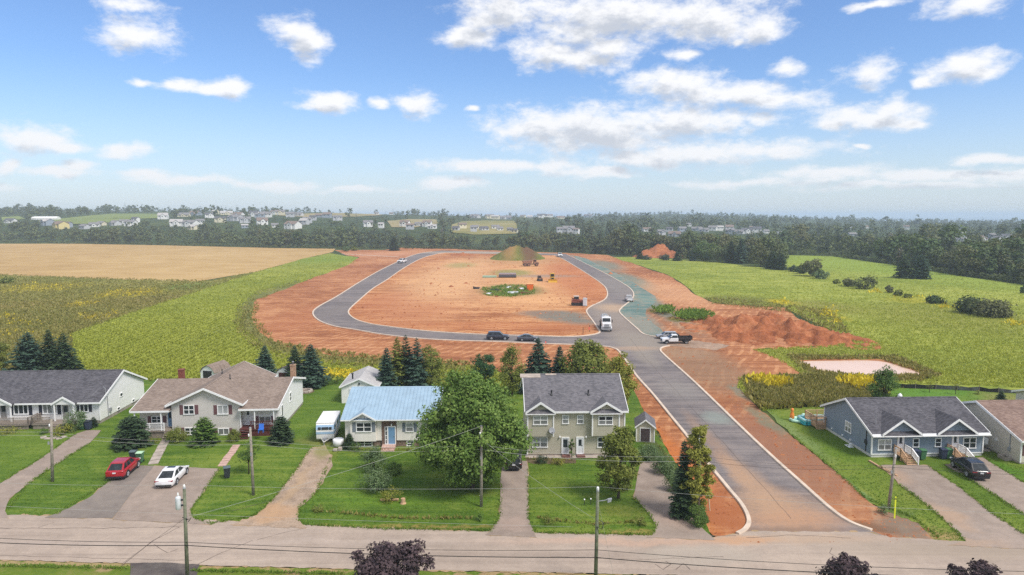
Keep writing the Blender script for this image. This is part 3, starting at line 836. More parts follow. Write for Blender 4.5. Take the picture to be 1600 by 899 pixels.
# ---- heaps of soil: relief built as its own mesh
def heap(name, label, cat, cx, cy_, rx, ry, peaks, mat, seed, n=44, rough=0.35, kindstuff=None):
    """peaks: (x, y, radius x, radius y, height) in metres about the heap's centre"""
    rng = np.random.default_rng(seed)
    xs, ys = np.linspace(-rx, rx, n), np.linspace(-ry, ry, n)
    X, Y = np.meshgrid(xs, ys)
    Z = np.zeros_like(X)
    for (ax, ay, sx, sy, h) in peaks:
        d = np.sqrt(((X - ax) / sx) ** 2 + ((Y - ay) / sy) ** 2)
        Z = np.maximum(Z, h * np.clip(1 - d, 0, 1) ** 0.9)
    N = np.zeros_like(X)
    for k in range(40):
        a, f, ph = rng.uniform(0, 6.28), rng.uniform(0.5, 5.0) / max(1.0, rx / 9), rng.uniform(0, 6.28)
        N += (1 - 2 * np.abs(np.sin((X * math.cos(a) + Y * math.sin(a)) * f + ph))) / (1 + 0.16 * k)
    N += rng.normal(0, 0.5, X.shape)
    Z = Z + np.clip(Z, 0, 1.2) * N * rough * 0.3
    Z = np.where(Z < 0.02, -0.4, Z)
    edge = np.maximum(np.abs(X) / rx, np.abs(Y) / ry)
    Z = np.where(edge > 0.98, -0.4, Z)
    V = np.stack([X, Y, Z], -1).reshape(-1, 3)
    ii = (np.arange(n - 1)[:, None] * n + np.arange(n - 1)[None, :]).ravel()
    o = link(name, np_mesh(name, V, np.stack([ii, ii + 1, ii + n + 1, ii + n], -1), mat, True))
    o.location = (cx, cy_, 0.06)
    return tag(o, label, cat)


M_HEAP = ground_mat('loose_red_soil', S(140, 82, 54), S(172, 106, 70), S(198, 134, 94), (0.08, 0.5, 2.4), weights=(0.3, 0.35, 0.35), bdist=0.25)
M_HEAPG = ground_mat('grassed_soil_heap', S(90, 102, 44), S(112, 118, 54), S(134, 128, 68), (0.06, 0.3, 1.6), bdist=0.2, patches=[(825, 402, 14, 8, S(112, 76, 60), 0.95, 0.4), (795, 403, 12, 5, S(180, 130, 90), 0.7, 0.5)])
cx, cyy = g(1205, 520)
heap('earth_mound', 'long rough ridge of dug red soil beside the pond and hay field', 'soil heap', cx, cyy, 26, 34,
     [(-10, -2, 7, 15, 2.5), (-5, 4, 7, 18, 4.2), (0, 6, 6, 18, 4.0), (4, 0, 6, 15, 3.9), (8, -5, 6, 13, 3.1), (12, -10, 6, 11, 2.4), (-13, 6, 6, 14, 1.3), (2, -10, 7, 9, 2.2), (6, 14, 6, 14, 3.4), (-8, 12, 7, 14, 2.6), (9, 6, 5, 14, 2.8)], M_HEAP, 3, 120, 0.75)
cx, cyy = g(808, 408)
heap('grassy_mound', 'dome of soil grown over with grass behind the dump truck', 'soil heap', cx, cyy + 18, 19, 22, [(0, 2, 17, 20, 9.0), (-3, 0, 14, 18, 8.5), (6, 4, 12, 16, 8.0)], M_HEAPG, 4, 40, 0.4)
cx, cyy = g(1037, 404)
heap('earth_mound', 'bare red soil pile at the edge of the woods beyond the hay field', 'soil heap', cx, cyy + 14, 17, 16, [(0, 2, 12, 13, 9.0), (-8, 0, 9, 12, 5.5), (8, 0, 9, 12, 5.2), (3, 4, 9, 10, 9.3)], M_HEAP, 5, 36, 0.5)
cx, cyy = g(722, 400)
heap('earth_mound', 'low red soil pile with brush at the far left of the lot', 'soil heap', cx, cyy + 6, 10, 9, [(0, 0, 7, 7, 2.4), (-4, 1, 5, 6, 1.6), (4, 0, 5, 5, 1.5)], M_HEAP, 6, 26, 0.6)
for k, (px, py, w, h, lb) in enumerate([(1037, 490, 4.6, 0.9, 'small weedy hump of soil nearest the teal sprayed roadside'), (1090, 503, 8.5, 1.6, 'weedy green topped soil hump at the left end of the red ridge')]):
    cx, cyy = g(px, py)
    heap('weedy_hump', lb, 'soil heap', cx, cyy + 4, w, 8, [(0, 0, w * 0.9, 6, h), (w * 0.4, 1, w * 0.5, 5, h * 0.8), (-w * 0.4, -1, w * 0.5, 5, h * 0.7)],
         ground_mat('weeds_on_soil', S(92, 96, 44), S(118, 112, 56), S(160, 112, 74), (0.1, 0.6, 2.4), bdist=0.3), 9 + k, 30, 0.8)

def clods(name, poly, n, mat, size, seed, label, z=0.06, holes=()):
    r = np.random.default_rng(seed)
    xs, ys = [p[0] for p in poly], [p[1] for p in poly]
    px, py = r.uniform(min(xs), max(xs), n * 3), r.uniform(min(ys), max(ys), n * 3)
    k = inpoly(px, py, poly)
    for h_ in holes:
        k &= ~inpoly(px, py, h_)
    px, py = px[k][:n], py[k][:n]
    t_ = CAM_H / (sp_ - (449.5 - py) / FOC * cp)
    B = np.stack([(px - 800) / FOC * t_, (cp + (449.5 - py) / FOC * sp_) * t_, np.full(len(px), z)], -1)
    m = len(B)
    s_ = size * r.lognormal(0, 0.55, m) * (0.6 + B[:, 1] / 220)
    base = np.array([(1, 0, 0), (0, 1, 0), (-1, 0, 0), (0, -1, 0), (0, 0, 0.8), (0, 0, -0.3)])
    V = B[:, None, :] + base[None] * s_[:, None, None] * r.uniform(0.5, 1.2, (m, 6, 3))
    F = np.array([(0, 1, 4), (1, 2, 4), (2, 3, 4), (3, 0, 4)])
    Q = (F[None] + (np.arange(m) * 6)[:, None, None]).reshape(-1, 3)
    o = link(name, np_mesh(name, V.reshape(-1, 3), Q, mat))
    o['kind'] = 'stuff'
    return tag(o, label)
# ------------------------------------------------------------------ plants
def unit(rng, n):
    v = rng.normal(size=(n, 3))
    return v / np.linalg.norm(v, axis=1, keepdims=True)


def leaves(C_, A, B, l, w):
    """pointed leaf faces: centres, long axis, cross axis, sizes"""
    l, w = np.asarray(l).reshape(-1, 1), np.asarray(w).reshape(-1, 1)
    V = np.stack([C_ + A * l / 2, C_ + B * w / 2 + A * l * 0.06, C_ - A * l / 2, C_ - B * w / 2 + A * l * 0.06], 1).reshape(-1, 3)
    return V, np.arange(len(V)).reshape(-1, 4)


def frames(rng, n, normal=None, k=0.8):
    """random leaf orientations; normals lean towards the given ones"""
    N = unit(rng, n)
    if normal is not None:
        N = N * (1 - k) + normal * k + unit(rng, n) * 0.15
        N /= np.linalg.norm(N, axis=1, keepdims=True)
    A = np.cross(N, unit(rng, n))
    A /= np.linalg.norm(A, axis=1, keepdims=True)
    return A, np.cross(N, A)


def crown_points(rng, n, H, W, base, irr=0.2, top=0.5, shell=0.45):
    """clump centres through an uneven crown; top<0.5 is widest low, >0.5 widest high"""
    D = unit(rng, n)
    r = shell + (1 - shell) * rng.random(n) ** 0.45
    th = np.arctan2(D[:, 1], D[:, 0])
    ph = rng.uniform(0, 6.28, 4)
    lump = 1 + irr * (np.sin(3 * th + ph[0] + 2 * D[:, 2]) + 0.7 * np.sin(5 * th + ph[1] - 3 * D[:, 2]) + 0.6 * np.sin(4 * D[:, 2] + ph[2])) / 1.6
    P = D * (r * lump)[:, None]
    zc = (P[:, 2] + 1) / 2
    taper = np.clip(1 - np.abs(zc - top) * 0.55, 0.3, 1)
    out = np.empty_like(P)
    out[:, 0] = P[:, 0] * W / 2 * taper
    out[:, 1] = P[:, 1] * W / 2 * taper
    out[:, 2] = base + np.clip(zc, 0, 1.05) * (H - base)
    return out, D


def broadleaf(seed, H, W, base, n_clump, n_leaf, leaf, clump=0.15, irr=0.2, top=0.5, shell=0.45, flat=0.75, squash=1.0):
    rng = np.random.default_rng(seed)
    Cc, D = crown_points(rng, n_clump, H * (1 - clump * 0.4), W * (1 - clump), base, irr, top, shell)
    rc = W * clump * rng.uniform(0.6, 1.25, n_clump)
    idx = np.repeat(np.arange(n_clump), n_leaf)
    n = len(idx)
    d = unit(rng, n)
    pos = Cc[idx] + d * (rc[idx] * rng.random(n) ** 0.4)[:, None] * np.array([1, 1, flat])
    nrm = d * 0.55 + D[idx] * 0.25 + np.array([0, 0, 0.45])
    nrm /= np.linalg.norm(nrm, axis=1, keepdims=True)
    A, B = frames(rng, n, nrm, 0.6)
    s = leaf * rng.uniform(0.6, 1.35, n)
    V, Q = leaves(pos, A, B, s * 1.35, s * 0.85)
    # trunk and limbs
    mb = MB()
    r0 = max(0.05, H * 0.02)
    mb.tube([(0, 0, -0.1), (0.02 * H * 0.3, 0, base * 0.6 + 0.1), (0, 0.01 * H, base + (H - base) * 0.35), (0.01 * H, 0, base + (H - base) * 0.75)], [r0, r0 * 0.85, r0 * 0.55, r0 * 0.15], 7)
    for k in rng.choice(n_clump, min(n_clump, 14), replace=False):
        c = Cc[k]
        z0 = base * 0.7 + max(0.0, c[2] - base) * 0.45
        mid = (c[0] * 0.45, c[1] * 0.45, z0 + (c[2] - z0) * 0.6)
        mb.tube([(0, 0, z0), mid, tuple(c)], [r0 * 0.45, r0 * 0.28, r0 * 0.08], 5)
    return mb, V, Q


def conifer(seed, H, R, base=0.04, step=0.3, per=8, droop=0.25, spray=6, fine=1.0, power=0.85, gap=0.0):
    """spruce: whorls of drooping boughs, each a fan of needle sprays"""
    rng = np.random.default_rng(seed)
    C_, A_, B_, l_, w_ = [], [], [], [], []
    mb = MB()
    mb.tube([(0, 0, -0.1), (0, 0, H * 0.5), (0, 0, H * 0.97)], [H * 0.011 + 0.03, H * 0.007 + 0.02, 0.012], 6)
    z = H * base
    while z < H * 0.985:
        f = (z - H * base) / (H * (1 - base))
        L0 = R * (1 - f) ** power * (0.75 + 0.25 * min(1, f * 6 + 0.4))
        k = max(4, int(per * (0.55 + 0.6 * (1 - f))))
        off = rng.uniform(0, 6.28)
        for i in range(k):
            if rng.random() < gap:
                continue
            th = off + 2 * math.pi * i / k + rng.normal(0, 0.12)
            L = L0 * rng.uniform(0.72, 1.15) + 0.08
            out = np.array([math.cos(th), math.sin(th), 0])
            sd = np.array([-math.sin(th), math.cos(th), 0])
            up = rng.uniform(-0.1, 0.12) + 0.55 * f
            zz = z + rng.normal(0, step * 0.2)
            m = max(2, int(spray * (0.45 + 0.55 * L / R)))
            for j in range(m):
                s = (j + 0.6) / m
                p = out * L * s + np.array([0, 0, zz + L * (up * s - droop * s * s)])
                wd = L * 0.46 * (1 - s * 0.66) + 0.045 * H ** 0.5
                for q in (-1, 1):
                    a = out * 0.75 + sd * q * 0.75 + np.array([0, 0, -0.18 + rng.normal(0, 0.16)])
                    a /= np.linalg.norm(a)
                    b = np.cross(a, np.array([0, 0, 1.0]) + rng.normal(0, 0.35, 3))
                    b /= np.linalg.norm(b)
                    C_.append(p + a * wd * 0.42)
                    A_.append(a)
                    B_.append(b)
                    l_.append(wd * 1.25)
                    w_.append(wd * 0.66 * fine)
        z += step * (0.55 + 0.6 * (1 - f))
    C_.append(np.array([0, 0, H * 0.985]))
    A_.append(np.array([0, 0, 1.0]))
    B_.append(np.array([1.0, 0, 0]))
    l_.append(H * 0.06)
    w_.append(0.08)
    V, Q = leaves(np.array(C_), np.array(A_), np.array(B_), np.array(l_), np.array(w_))
    return mb, V, Q


L_BIG = leafy('maple_leaves', (S(76, 102, 44), S(106, 134, 60), S(146, 166, 90), S(92, 118, 52)))
L_GREEN = leafy('green_leaves', (S(60, 88, 40), S(88, 116, 52), S(122, 144, 74), S(72, 104, 48)))
L_OLIVE = leafy('olive_leaves', (S(86, 96, 42), S(118, 128, 56), S(156, 160, 84), S(106, 116, 50)))
L_YELLOW = leafy('yellow_green_leaves', (S(106, 112, 42), S(142, 144, 60), S(174, 172, 86), S(128, 128, 52)))
L_GREY = leafy('grey_green_leaves', (S(76, 100, 62), S(106, 128, 86), S(138, 152, 112), S(90, 112, 72)))
L_PURPLE = leafy('purple_leaves', (S(52, 42, 46), S(76, 62, 66), S(104, 86, 88), S(66, 50, 54)), 0.15)
L_SPRUCE = leafy('spruce_needles', (S(44, 64, 52), S(66, 90, 74), S(94, 118, 100), S(54, 74, 56)), 0.12)
L_DARKGREEN = leafy('dark_needles', (S(38, 54, 36), S(58, 78, 50), S(84, 102, 70), S(48, 66, 42)), 0.12)
L_WOODS = leafy('woodland_leaves', (S(50, 72, 40), S(72, 96, 52), S(100, 120, 72), S(112, 108, 72)), 0.2, 0.8, 1.2)
L_WOODS2 = leafy('woodland_needles', (S(34, 54, 38), S(50, 72, 52), S(72, 92, 68), S(74, 78, 64)), 0.1, 0.7, 1.0)
L_DEAD = leafy('bare_twigs', (S(96, 92, 80), S(122, 116, 102), S(146, 138, 124), S(92, 96, 78)), 0.1, 0.6)
M_GOLD = leafy('goldenrod', (S(184, 168, 40), S(222, 200, 44), S(236, 216, 70), S(150, 150, 56)), 0.2)
M_GRASS = leafy('grass_blades', (S(88, 116, 38), S(110, 138, 50), S(138, 156, 70), S(100, 128, 44)), 0.3)
M_SOYLEAF = leafy('soybean_leaves', (S(138, 148, 54), S(157, 164, 64), S(178, 182, 82), S(138, 146, 58)), 0.3)
M_HAYLEAF = leafy('hay_blades', (S(146, 157, 62), S(164, 172, 74), S(184, 187, 92), S(150, 158, 64)), 0.3)
M_WEED = leafy('weed_leaves', (S(108, 112, 58), S(142, 136, 72), S(178, 162, 108), S(126, 126, 64)), 0.3)
M_STUBBLE = leafy('grain_ears', (S(164, 132, 84), S(190, 156, 104), S(212, 180, 128), S(172, 140, 92)), 0.2)
TREES = []


def place_tree(kind, label, cat, px, py, tip, wpx, lmat, group=None, name=None, seed=None, dz=0.07, **kw):
    """tree standing at the pixel (px, py), its tip at row tip, wpx pixels wide"""
    X, Y = g(px, py)
    H = zat(tip, Y) - dz
    W = wpx * Y / FOC * (1.2 if kind == 'leaf' else 1.3 if kind == 'bush' else 1.28)
    seed = seed if seed is not None else int(px * 7 + py)
    if kind == 'spruce':
        kw = dict(dict(step=max(0.14, H * 0.036), per=11), **kw)
        mb, V, Q = conifer(seed, H, W / 2, **kw)
    else:
        kw = dict(dict(base=H * 0.12, n_clump=56, n_leaf=100, leaf=max(0.08, W * 0.034)), **kw)
        mb, V, Q = broadleaf(seed, H, W, **kw)
    root = thing(name or {'spruce': 'spruce_tree', 'leaf': 'leafy_tree', 'bush': 'bush'}[kind], label, cat, (X, Y, dz), 0, group)
    link('crown' if cat == 'tree' else 'foliage', np_mesh('crown', V, Q, lmat), root)
    mb.build('trunk' if cat == 'tree' else 'stems', BARK, root, True)
    TREES.append(root)
    return root


# behind and beside the houses
place_tree('spruce', 'broad bluish spruce behind the white duplex, leftmost of three', 'tree', 47, 590, 519, 60, L_SPRUCE, per=10, droop=0.15)
place_tree('spruce', 'slim dark spruce between two others behind the white duplex', 'tree', 80, 588, 514, 40, L_DARKGREEN, per=9)
place_tree('spruce', 'dark spruce behind the white duplex, nearest to the soybean field', 'tree', 102, 589, 520, 50, L_DARKGREEN, per=9)
place_tree('leaf', 'grey-green bushy tree cut by the left edge above the white duplex', 'tree', -6, 590, 528, 44, L_OLIVE)
place_tree('spruce', 'lone dark spruce behind the brown roofed house', 'tree', 415, 597, 540, 38, L_SPRUCE)
place_tree('spruce', 'smaller left spruce of the pair on the back lawn by the fire ring', 'tree', 462, 602, 540, 34, L_DARKGREEN)
place_tree('spruce', 'taller right spruce of the pair on the back lawn by the fire ring', 'tree', 487, 604, 537, 48, L_SPRUCE, per=10)
place_tree('bush', 'small dark bush right of the spruce pair', 'bush', 514, 598, 582, 14, L_DARKGREEN, n_clump=14, n_leaf=50)
place_tree('bush', 'low wide bush on the field edge left of the garage', 'bush', 527, 601, 588, 22, L_GREEN, n_clump=16, n_leaf=50)
place_tree('spruce', 'dark spruce touching the right wall of the white garage', 'tree', 605, 620, 543, 38, L_SPRUCE)
place_tree('spruce', 'slender pine with a bare lower stem behind the blue roof, second from the garage', 'tree', 622, 617, 526, 36, L_OLIVE, base=0.22, gap=0.15, per=9)
place_tree('spruce', 'tallest dark pine of the row behind the blue roof', 'tree', 635, 616, 524, 36, L_DARKGREEN, base=0.2, gap=0.1, per=9)
place_tree('spruce', 'dark thin crowned pine behind the blue roof, fourth tree from the garage', 'tree', 652, 619, 528, 38, L_SPRUCE, base=0.2, gap=0.1, per=9)
place_tree('leaf', 'bushy green tree at the right end of the row behind the blue roof', 'tree', 674, 616, 538, 42, L_OLIVE, top=0.35, base=0.8, n_clump=60)
place_tree('leaf', 'bluish green rounded tree rising above the big maple', 'tree', 757, 604, 549, 42, leafy('bluish_leaves', (S(44, 74, 44), S(64, 98, 58), S(92, 122, 78), S(54, 86, 50))), top=0.4)
place_tree('leaf', 'sparse olive birch left of the big dark spruce behind the sage house', 'tree', 800, 618, 539, 46, L_OLIVE, top=0.35, n_clump=70, n_leaf=80, shell=0.3)
place_tree('spruce', 'large dark spruce behind the sage house', 'tree', 841, 612, 527, 54, L_SPRUCE, per=11)
place_tree('spruce', 'smaller spruce between the large spruce and the broad olive tree', 'tree', 874, 612, 540, 38, L_SPRUCE)
place_tree('leaf', 'broad olive tree behind the right half of the sage house roof', 'tree', 917, 620, 524, 72, L_OLIVE, n_clump=110, top=0.45, base=0.6)
place_tree('leaf', 'yellowish tree between the sage house and the red earth bank', 'tree', 966, 645, 547, 56, L_YELLOW, n_clump=80, top=0.45, base=0.5)
place_tree('leaf', 'huge leafy maple in front of the blue roofed house', 'tree', 738, 764, 581, 158, L_BIG, name='maple_tree', base=1.2, n_clump=300, n_leaf=190, leaf=0.21, clump=0.1, irr=0.16, top=0.42, shell=0.5)
place_tree('leaf', 'olive birch on the lawn in front of the sage house', 'tree', 966, 780, 660, 62, L_OLIVE, base=1.0, n_clump=110, n_leaf=100, leaf=0.17, top=0.4, irr=0.25)
place_tree('spruce', 'dark fir leaning into the olive birch beside the right driveway', 'tree', 1066, 808, 688, 34, L_DARKGREEN, per=9)
place_tree('leaf', 'tall olive birch behind the utility pole beside the right driveway', 'tree', 1089, 810, 656, 46, L_YELLOW, base=0.6, n_clump=110, n_leaf=100, leaf=0.16, top=0.35, irr=0.22)
place_tree('leaf', 'willow with wispy top between the pond and the slate blue house', 'tree', 1379, 640, 566, 44, L_GREEN, base=0.4, n_clump=80, top=0.28, irr=0.25, shell=0.3)
place_tree('leaf', 'small round tree at the foot of the second utility pole', 'tree', 389, 742, 683, 36, L_GREEN, base=1.5, n_clump=34, n_leaf=60)
place_tree('leaf', 'wide purple maple at the lower edge left of centre', 'tree', 612, 945, 849, 122, L_PURPLE, name='purple_maple', base=1.0, n_clump=120, n_leaf=110, leaf=0.17, clump=0.1, top=0.5, irr=0.22)
place_tree('leaf', 'purple maple at the lower edge between the wide one and the corner one', 'tree', 1328, 950, 870, 84, L_PURPLE, name='purple_maple', base=1.0, n_clump=80, n_leaf=100, leaf=0.17, clump=0.12, irr=0.25)
place_tree('leaf', 'purple maple at the lower right corner', 'tree', 1529, 955, 875, 78, L_PURPLE, name='purple_maple', base=1.0, n_clump=70, n_leaf=100, leaf=0.17, clump=0.12, irr=0.25)
# shrubs round the houses
SH = [('spruce', 'dark dense juniper at the left end of the brown roofed house', 208, 698, 652, 46, L_DARKGREEN, dict(power=0.5, per=12, droop=0.1)),
      ('bush', 'olive bush in front of the porch of the brown roofed house', 276, 691, 668, 32, L_OLIVE, {}),
      ('spruce', 'cone shaped cedar under the windows of the brown roofed house', 320, 695, 653, 36, L_GREEN, dict(power=0.6, per=12, droop=0.05)),
      ('bush', 'small olive bush right of the cone shaped cedar', 366, 691, 669, 18, L_OLIVE, {}),
      ('spruce', 'dark upright yew at the right porch of the brown roofed house', 440, 693, 652, 32, L_DARKGREEN, dict(power=0.5, per=12, droop=0.05)),
      ('bush', 'low pale hosta clump beside the stepping slabs', 240, 694, 684, 22, L_YELLOW, dict(n_clump=12, n_leaf=40)),
      ('bush', 'bush with white blooms at the front of the white duplex', 119, 673, 639, 30, L_GREY, {}),
      ('bush', 'yellow-green hosta bed by the steps of the white duplex', 100, 681, 665, 36, L_YELLOW, dict(n_clump=16, n_leaf=50)),
      ('bush', 'small round shrub on the lawn left of the steps of the white duplex', 67, 679, 670, 14, L_GREEN, dict(n_clump=12, n_leaf=40)),
      ('bush', 'pale perennials under the left deck of the white duplex', 12, 678, 667, 34, L_YELLOW, dict(n_clump=14, n_leaf=40)),
      ('spruce', 'tiny dark cedar at the corner of the white duplex', 147, 668, 652, 10, L_DARKGREEN, dict(power=0.6)),
      ('spruce', 'narrow spiky cedar at the left corner of the blue roofed house', 546, 702, 678, 16, L_DARKGREEN, dict(power=0.6)),
      ('bush', 'leafy shrub at the foot of the spiky cedar', 560, 706, 692, 24, L_GREEN, dict(n_clump=14, n_leaf=40)),
      ('bush', 'upper grey-green lilac on the lawn of the blue roofed house', 585, 736, 699, 40, L_GREY, {}),
      ('bush', 'lower and larger grey-green lilac on the lawn of the blue roofed house', 588, 768, 729, 44, L_GREY, {}),
      ('bush', 'white flowering shrub right of the two lilacs', 616, 742, 720, 24, L_GREEN, {}),
      ('bush', 'low hosta clump with a log edge on the lawn below the lilacs', 612, 785, 764, 38, L_YELLOW, dict(n_clump=18, n_leaf=50)),
      ('bush', 'dark round shrub in the bed left of the doors of the sage house', 847, 725, 710, 18, L_DARKGREEN, dict(n_clump=16, n_leaf=50)),
      ('bush', 'low hosta right of the dark round shrub at the sage house', 870, 727, 717, 26, L_YELLOW, dict(n_clump=14, n_leaf=40)),
      ('bush', 'thin climbing shrub between the two doors of the sage house', 893, 716, 682, 9, L_GREEN, dict(n_clump=18, n_leaf=40)),
      ('bush', 'silvery shrub beside the garden shed of the sage house', 1014, 720, 694, 34, L_GREY, {}),
      ('bush', 'silvery shrub below the garden shed along the right driveway', 1036, 742, 712, 34, L_GREY, {}),
      ('bush', 'green shrub along the right driveway above the dark fir', 1052, 768, 738, 30, L_GREY, {}),
      ('bush', 'leafy shrub under the pole beside the right driveway', 1090, 824, 784, 34, L_GREEN, {}),
      ('bush', 'dark tangle of brush at the left ditch end before the sage house', 858, 820, 806, 22, L_OLIVE, dict(n_clump=12, n_leaf=30)),
      ('bush', 'reddish brush at the right ditch end before the sage house', 1000, 822, 806, 20, L_OLIVE, dict(n_clump=12, n_leaf=40)),
      ('bush', 'weedy clump by the gravel driveway', 497, 800, 788, 18, L_OLIVE, dict(n_clump=12, n_leaf=40)),
      ('bush', 'small weed tuft near the foot of the third utility pole', 748, 814, 803, 16, L_GREEN, dict(n_clump=10, n_leaf=36)),
      ('bush', 'grey-green weeds at the foot of the leaning pole', 1381, 803, 789, 20, L_GREY, dict(n_clump=10, n_leaf=40)),
      ('spruce', 'little dark spruce near the right end of the silt fence', 1564, 628, 611, 14, L_DARKGREEN, dict(power=0.7)),
      ('bush', 'dull brown-green brush left of the little dark spruce', 1551, 634, 622, 20, L_OLIVE, dict(n_clump=12, n_leaf=40)),
      ('bush', 'wide brush below the little dark spruce', 1572, 640, 630, 28, L_OLIVE, dict(n_clump=12, n_leaf=40)),
      ('leaf', 'left staked sapling on the bright back lawn', 1452, 614, 598, 12, L_OLIVE, dict(n_clump=12, n_leaf=16, shell=0.2, base=0.5)),
      ('leaf', 'right sapling on the bright back lawn', 1493, 617, 597, 14, L_OLIVE, dict(n_clump=12, n_leaf=16, shell=0.2, base=0.6)),
      ('bush', 'tiny shrub on the bright back lawn right of the saplings', 1529, 617, 610, 10, L_OLIVE, dict(n_clump=8, n_leaf=30))]
for kind, lb, px, py, tip, w, lm, kw in SH:
    if kind == 'bush':
        kw = dict(dict(base=0.02, n_clump=34, n_leaf=90, top=0.35, irr=0.15, clump=0.2), **kw)
    if kind == 'leaf':
        place_tree(kind, lb, 'tree', px, py, tip, w, lm, name='sapling', **kw)
    else:
        place_tree(kind, lb, 'shrub', px, py, tip, w, lm, name='shrub', **kw)
# trees standing alone in the fields
FT = [('spruce', 'left spruce of the dark pair alone in the far hay field', 1411, 435, 402, 25, L_DARKGREEN, dict(power=0.6)),
      ('spruce', 'right spruce of the dark pair alone in the far hay field', 1438, 436, 398, 27, L_SPRUCE, dict(power=0.6)),
      ('leaf', 'round crowned tree with a pale trunk on the hedgerow in the hay field', 1268, 432, 403, 30, L_WOODS, dict(n_clump=50)),
      ('bush', 'dark bush left of the round crowned hedgerow tree', 1243, 425, 415, 16, L_DARKGREEN, {}),
      ('bush', 'second dark bush close left of the round crowned hedgerow tree', 1253, 428, 413, 14, L_DARKGREEN, {}),
      ('bush', 'greyish bush right of the round crowned hedgerow tree', 1282, 436, 423, 22, L_GREY, {}),
      ('bush', 'tiny bush on the hedgerow between the tree and the bush pair', 1307, 444, 437, 9, L_OLIVE, {}),
      ('bush', 'smaller left bush of the hedgerow pair', 1327, 448, 432, 18, L_WOODS, {}),
      ('bush', 'larger right bush of the hedgerow pair', 1351, 452, 431, 30, L_WOODS, {}),
      ('bush', 'small cone shaped bush on the hedgerow', 1389, 458, 446, 10, L_WOODS, {}),
      ('bush', 'small flat bush right of the cone shaped one', 1404, 463, 454, 13, L_OLIVE, {}),
      ('bush', 'little low bush next to the small flat one', 1418, 466, 460, 9, L_OLIVE, {}),
      ('bush', 'oval bush on the hedgerow left of the largest bush', 1462, 475, 464, 24, L_WOODS, {}),
      ('bush', 'largest bush of the hedgerow, left dome', 1521, 490, 464, 46, L_WOODS, dict(n_clump=60)),
      ('bush', 'largest bush of the hedgerow, lower right dome', 1549, 495, 471, 52, L_WOODS, dict(n_clump=60)),
      ('bush', 'bush at the right frame edge in the far hay field', 1601, 459, 446, 10, L_WOODS, {}),
      ('bush', 'small dark bush at the left edge of the weedy meadow', 11, 443, 434, 20, L_OLIVE, {}),
      ('spruce', 'black pine standing before the woods at the top of the left road', 616, 392, 370, 15, L_DARKGREEN, dict(power=0.5)),
      ('bush', 'bush at the corner of the grain field and the red spur', 541, 393, 385, 13, L_WOODS, {}),
      ('bush', 'second bush at the corner of the grain field', 554, 392, 386, 9, L_OLIVE, {}),
      ('spruce', 'dark spruce just left of the red pile by the woods', 999, 405, 388, 11, L_DARKGREEN, dict(power=0.6)),
      ('spruce', 'dark spruce in front of the red pile by the woods', 1058, 408, 393, 13, L_DARKGREEN, dict(power=0.5)),
      ('bush', 'low scrub in front of the middle of the red pile', 1040, 407, 398, 16, L_WOODS2, {}),
      ('bush', 'low scrub left of the red pile', 1010, 406, 399, 14, L_WOODS2, {}),
      ('bush', 'scrub at the right foot of the red pile', 1082, 408, 396, 14, L_WOODS2, {}),
      ('spruce', 'dark spruce on the hay field edge, first right of the red pile', 1142, 411, 376, 18, L_DARKGREEN, dict(power=0.6)),
      ('spruce', 'dark spruce on the hay field edge, second right of the red pile', 1157, 412, 373, 18, L_SPRUCE, dict(power=0.6)),
      ('leaf', 'broad dark tree on the hay field edge before the two far hay fields meet', 1188, 417, 382, 34, L_WOODS, dict(n_clump=50)),
      ('spruce', 'dark spruce at the point where the hay field wraps the woods', 1206, 421, 392, 20, L_DARKGREEN, dict(power=0.6)),
      ('spruce', 'bushy spruce ending the tree line at the hay field point', 1220, 422, 397, 18, L_WOODS2, dict(power=0.6)),
      ('leaf', 'flat topped tree behind the red pile', 1100, 408, 377, 40, L_WOODS, dict(n_clump=50, top=0.7)),
      ('leaf', 'rounded tree right of the flat topped one', 1122, 410, 383, 30, L_WOODS, dict(n_clump=40))]
for kind, lb, px, py, tip, w, lm, kw in FT:
    base = dict(n_clump=22, n_leaf=36, leaf=0.75) if kind != 'spruce' else dict(spray=5, per=11, step=0.4, fine=1.3)
    if kind == 'bush':
        base.update(base=0.05, top=0.4, leaf=0.55, clump=0.2)
    place_tree(kind, lb, 'tree' if kind != 'bush' else 'bush', px, py, tip, w, lm, **dict(base, **kw))
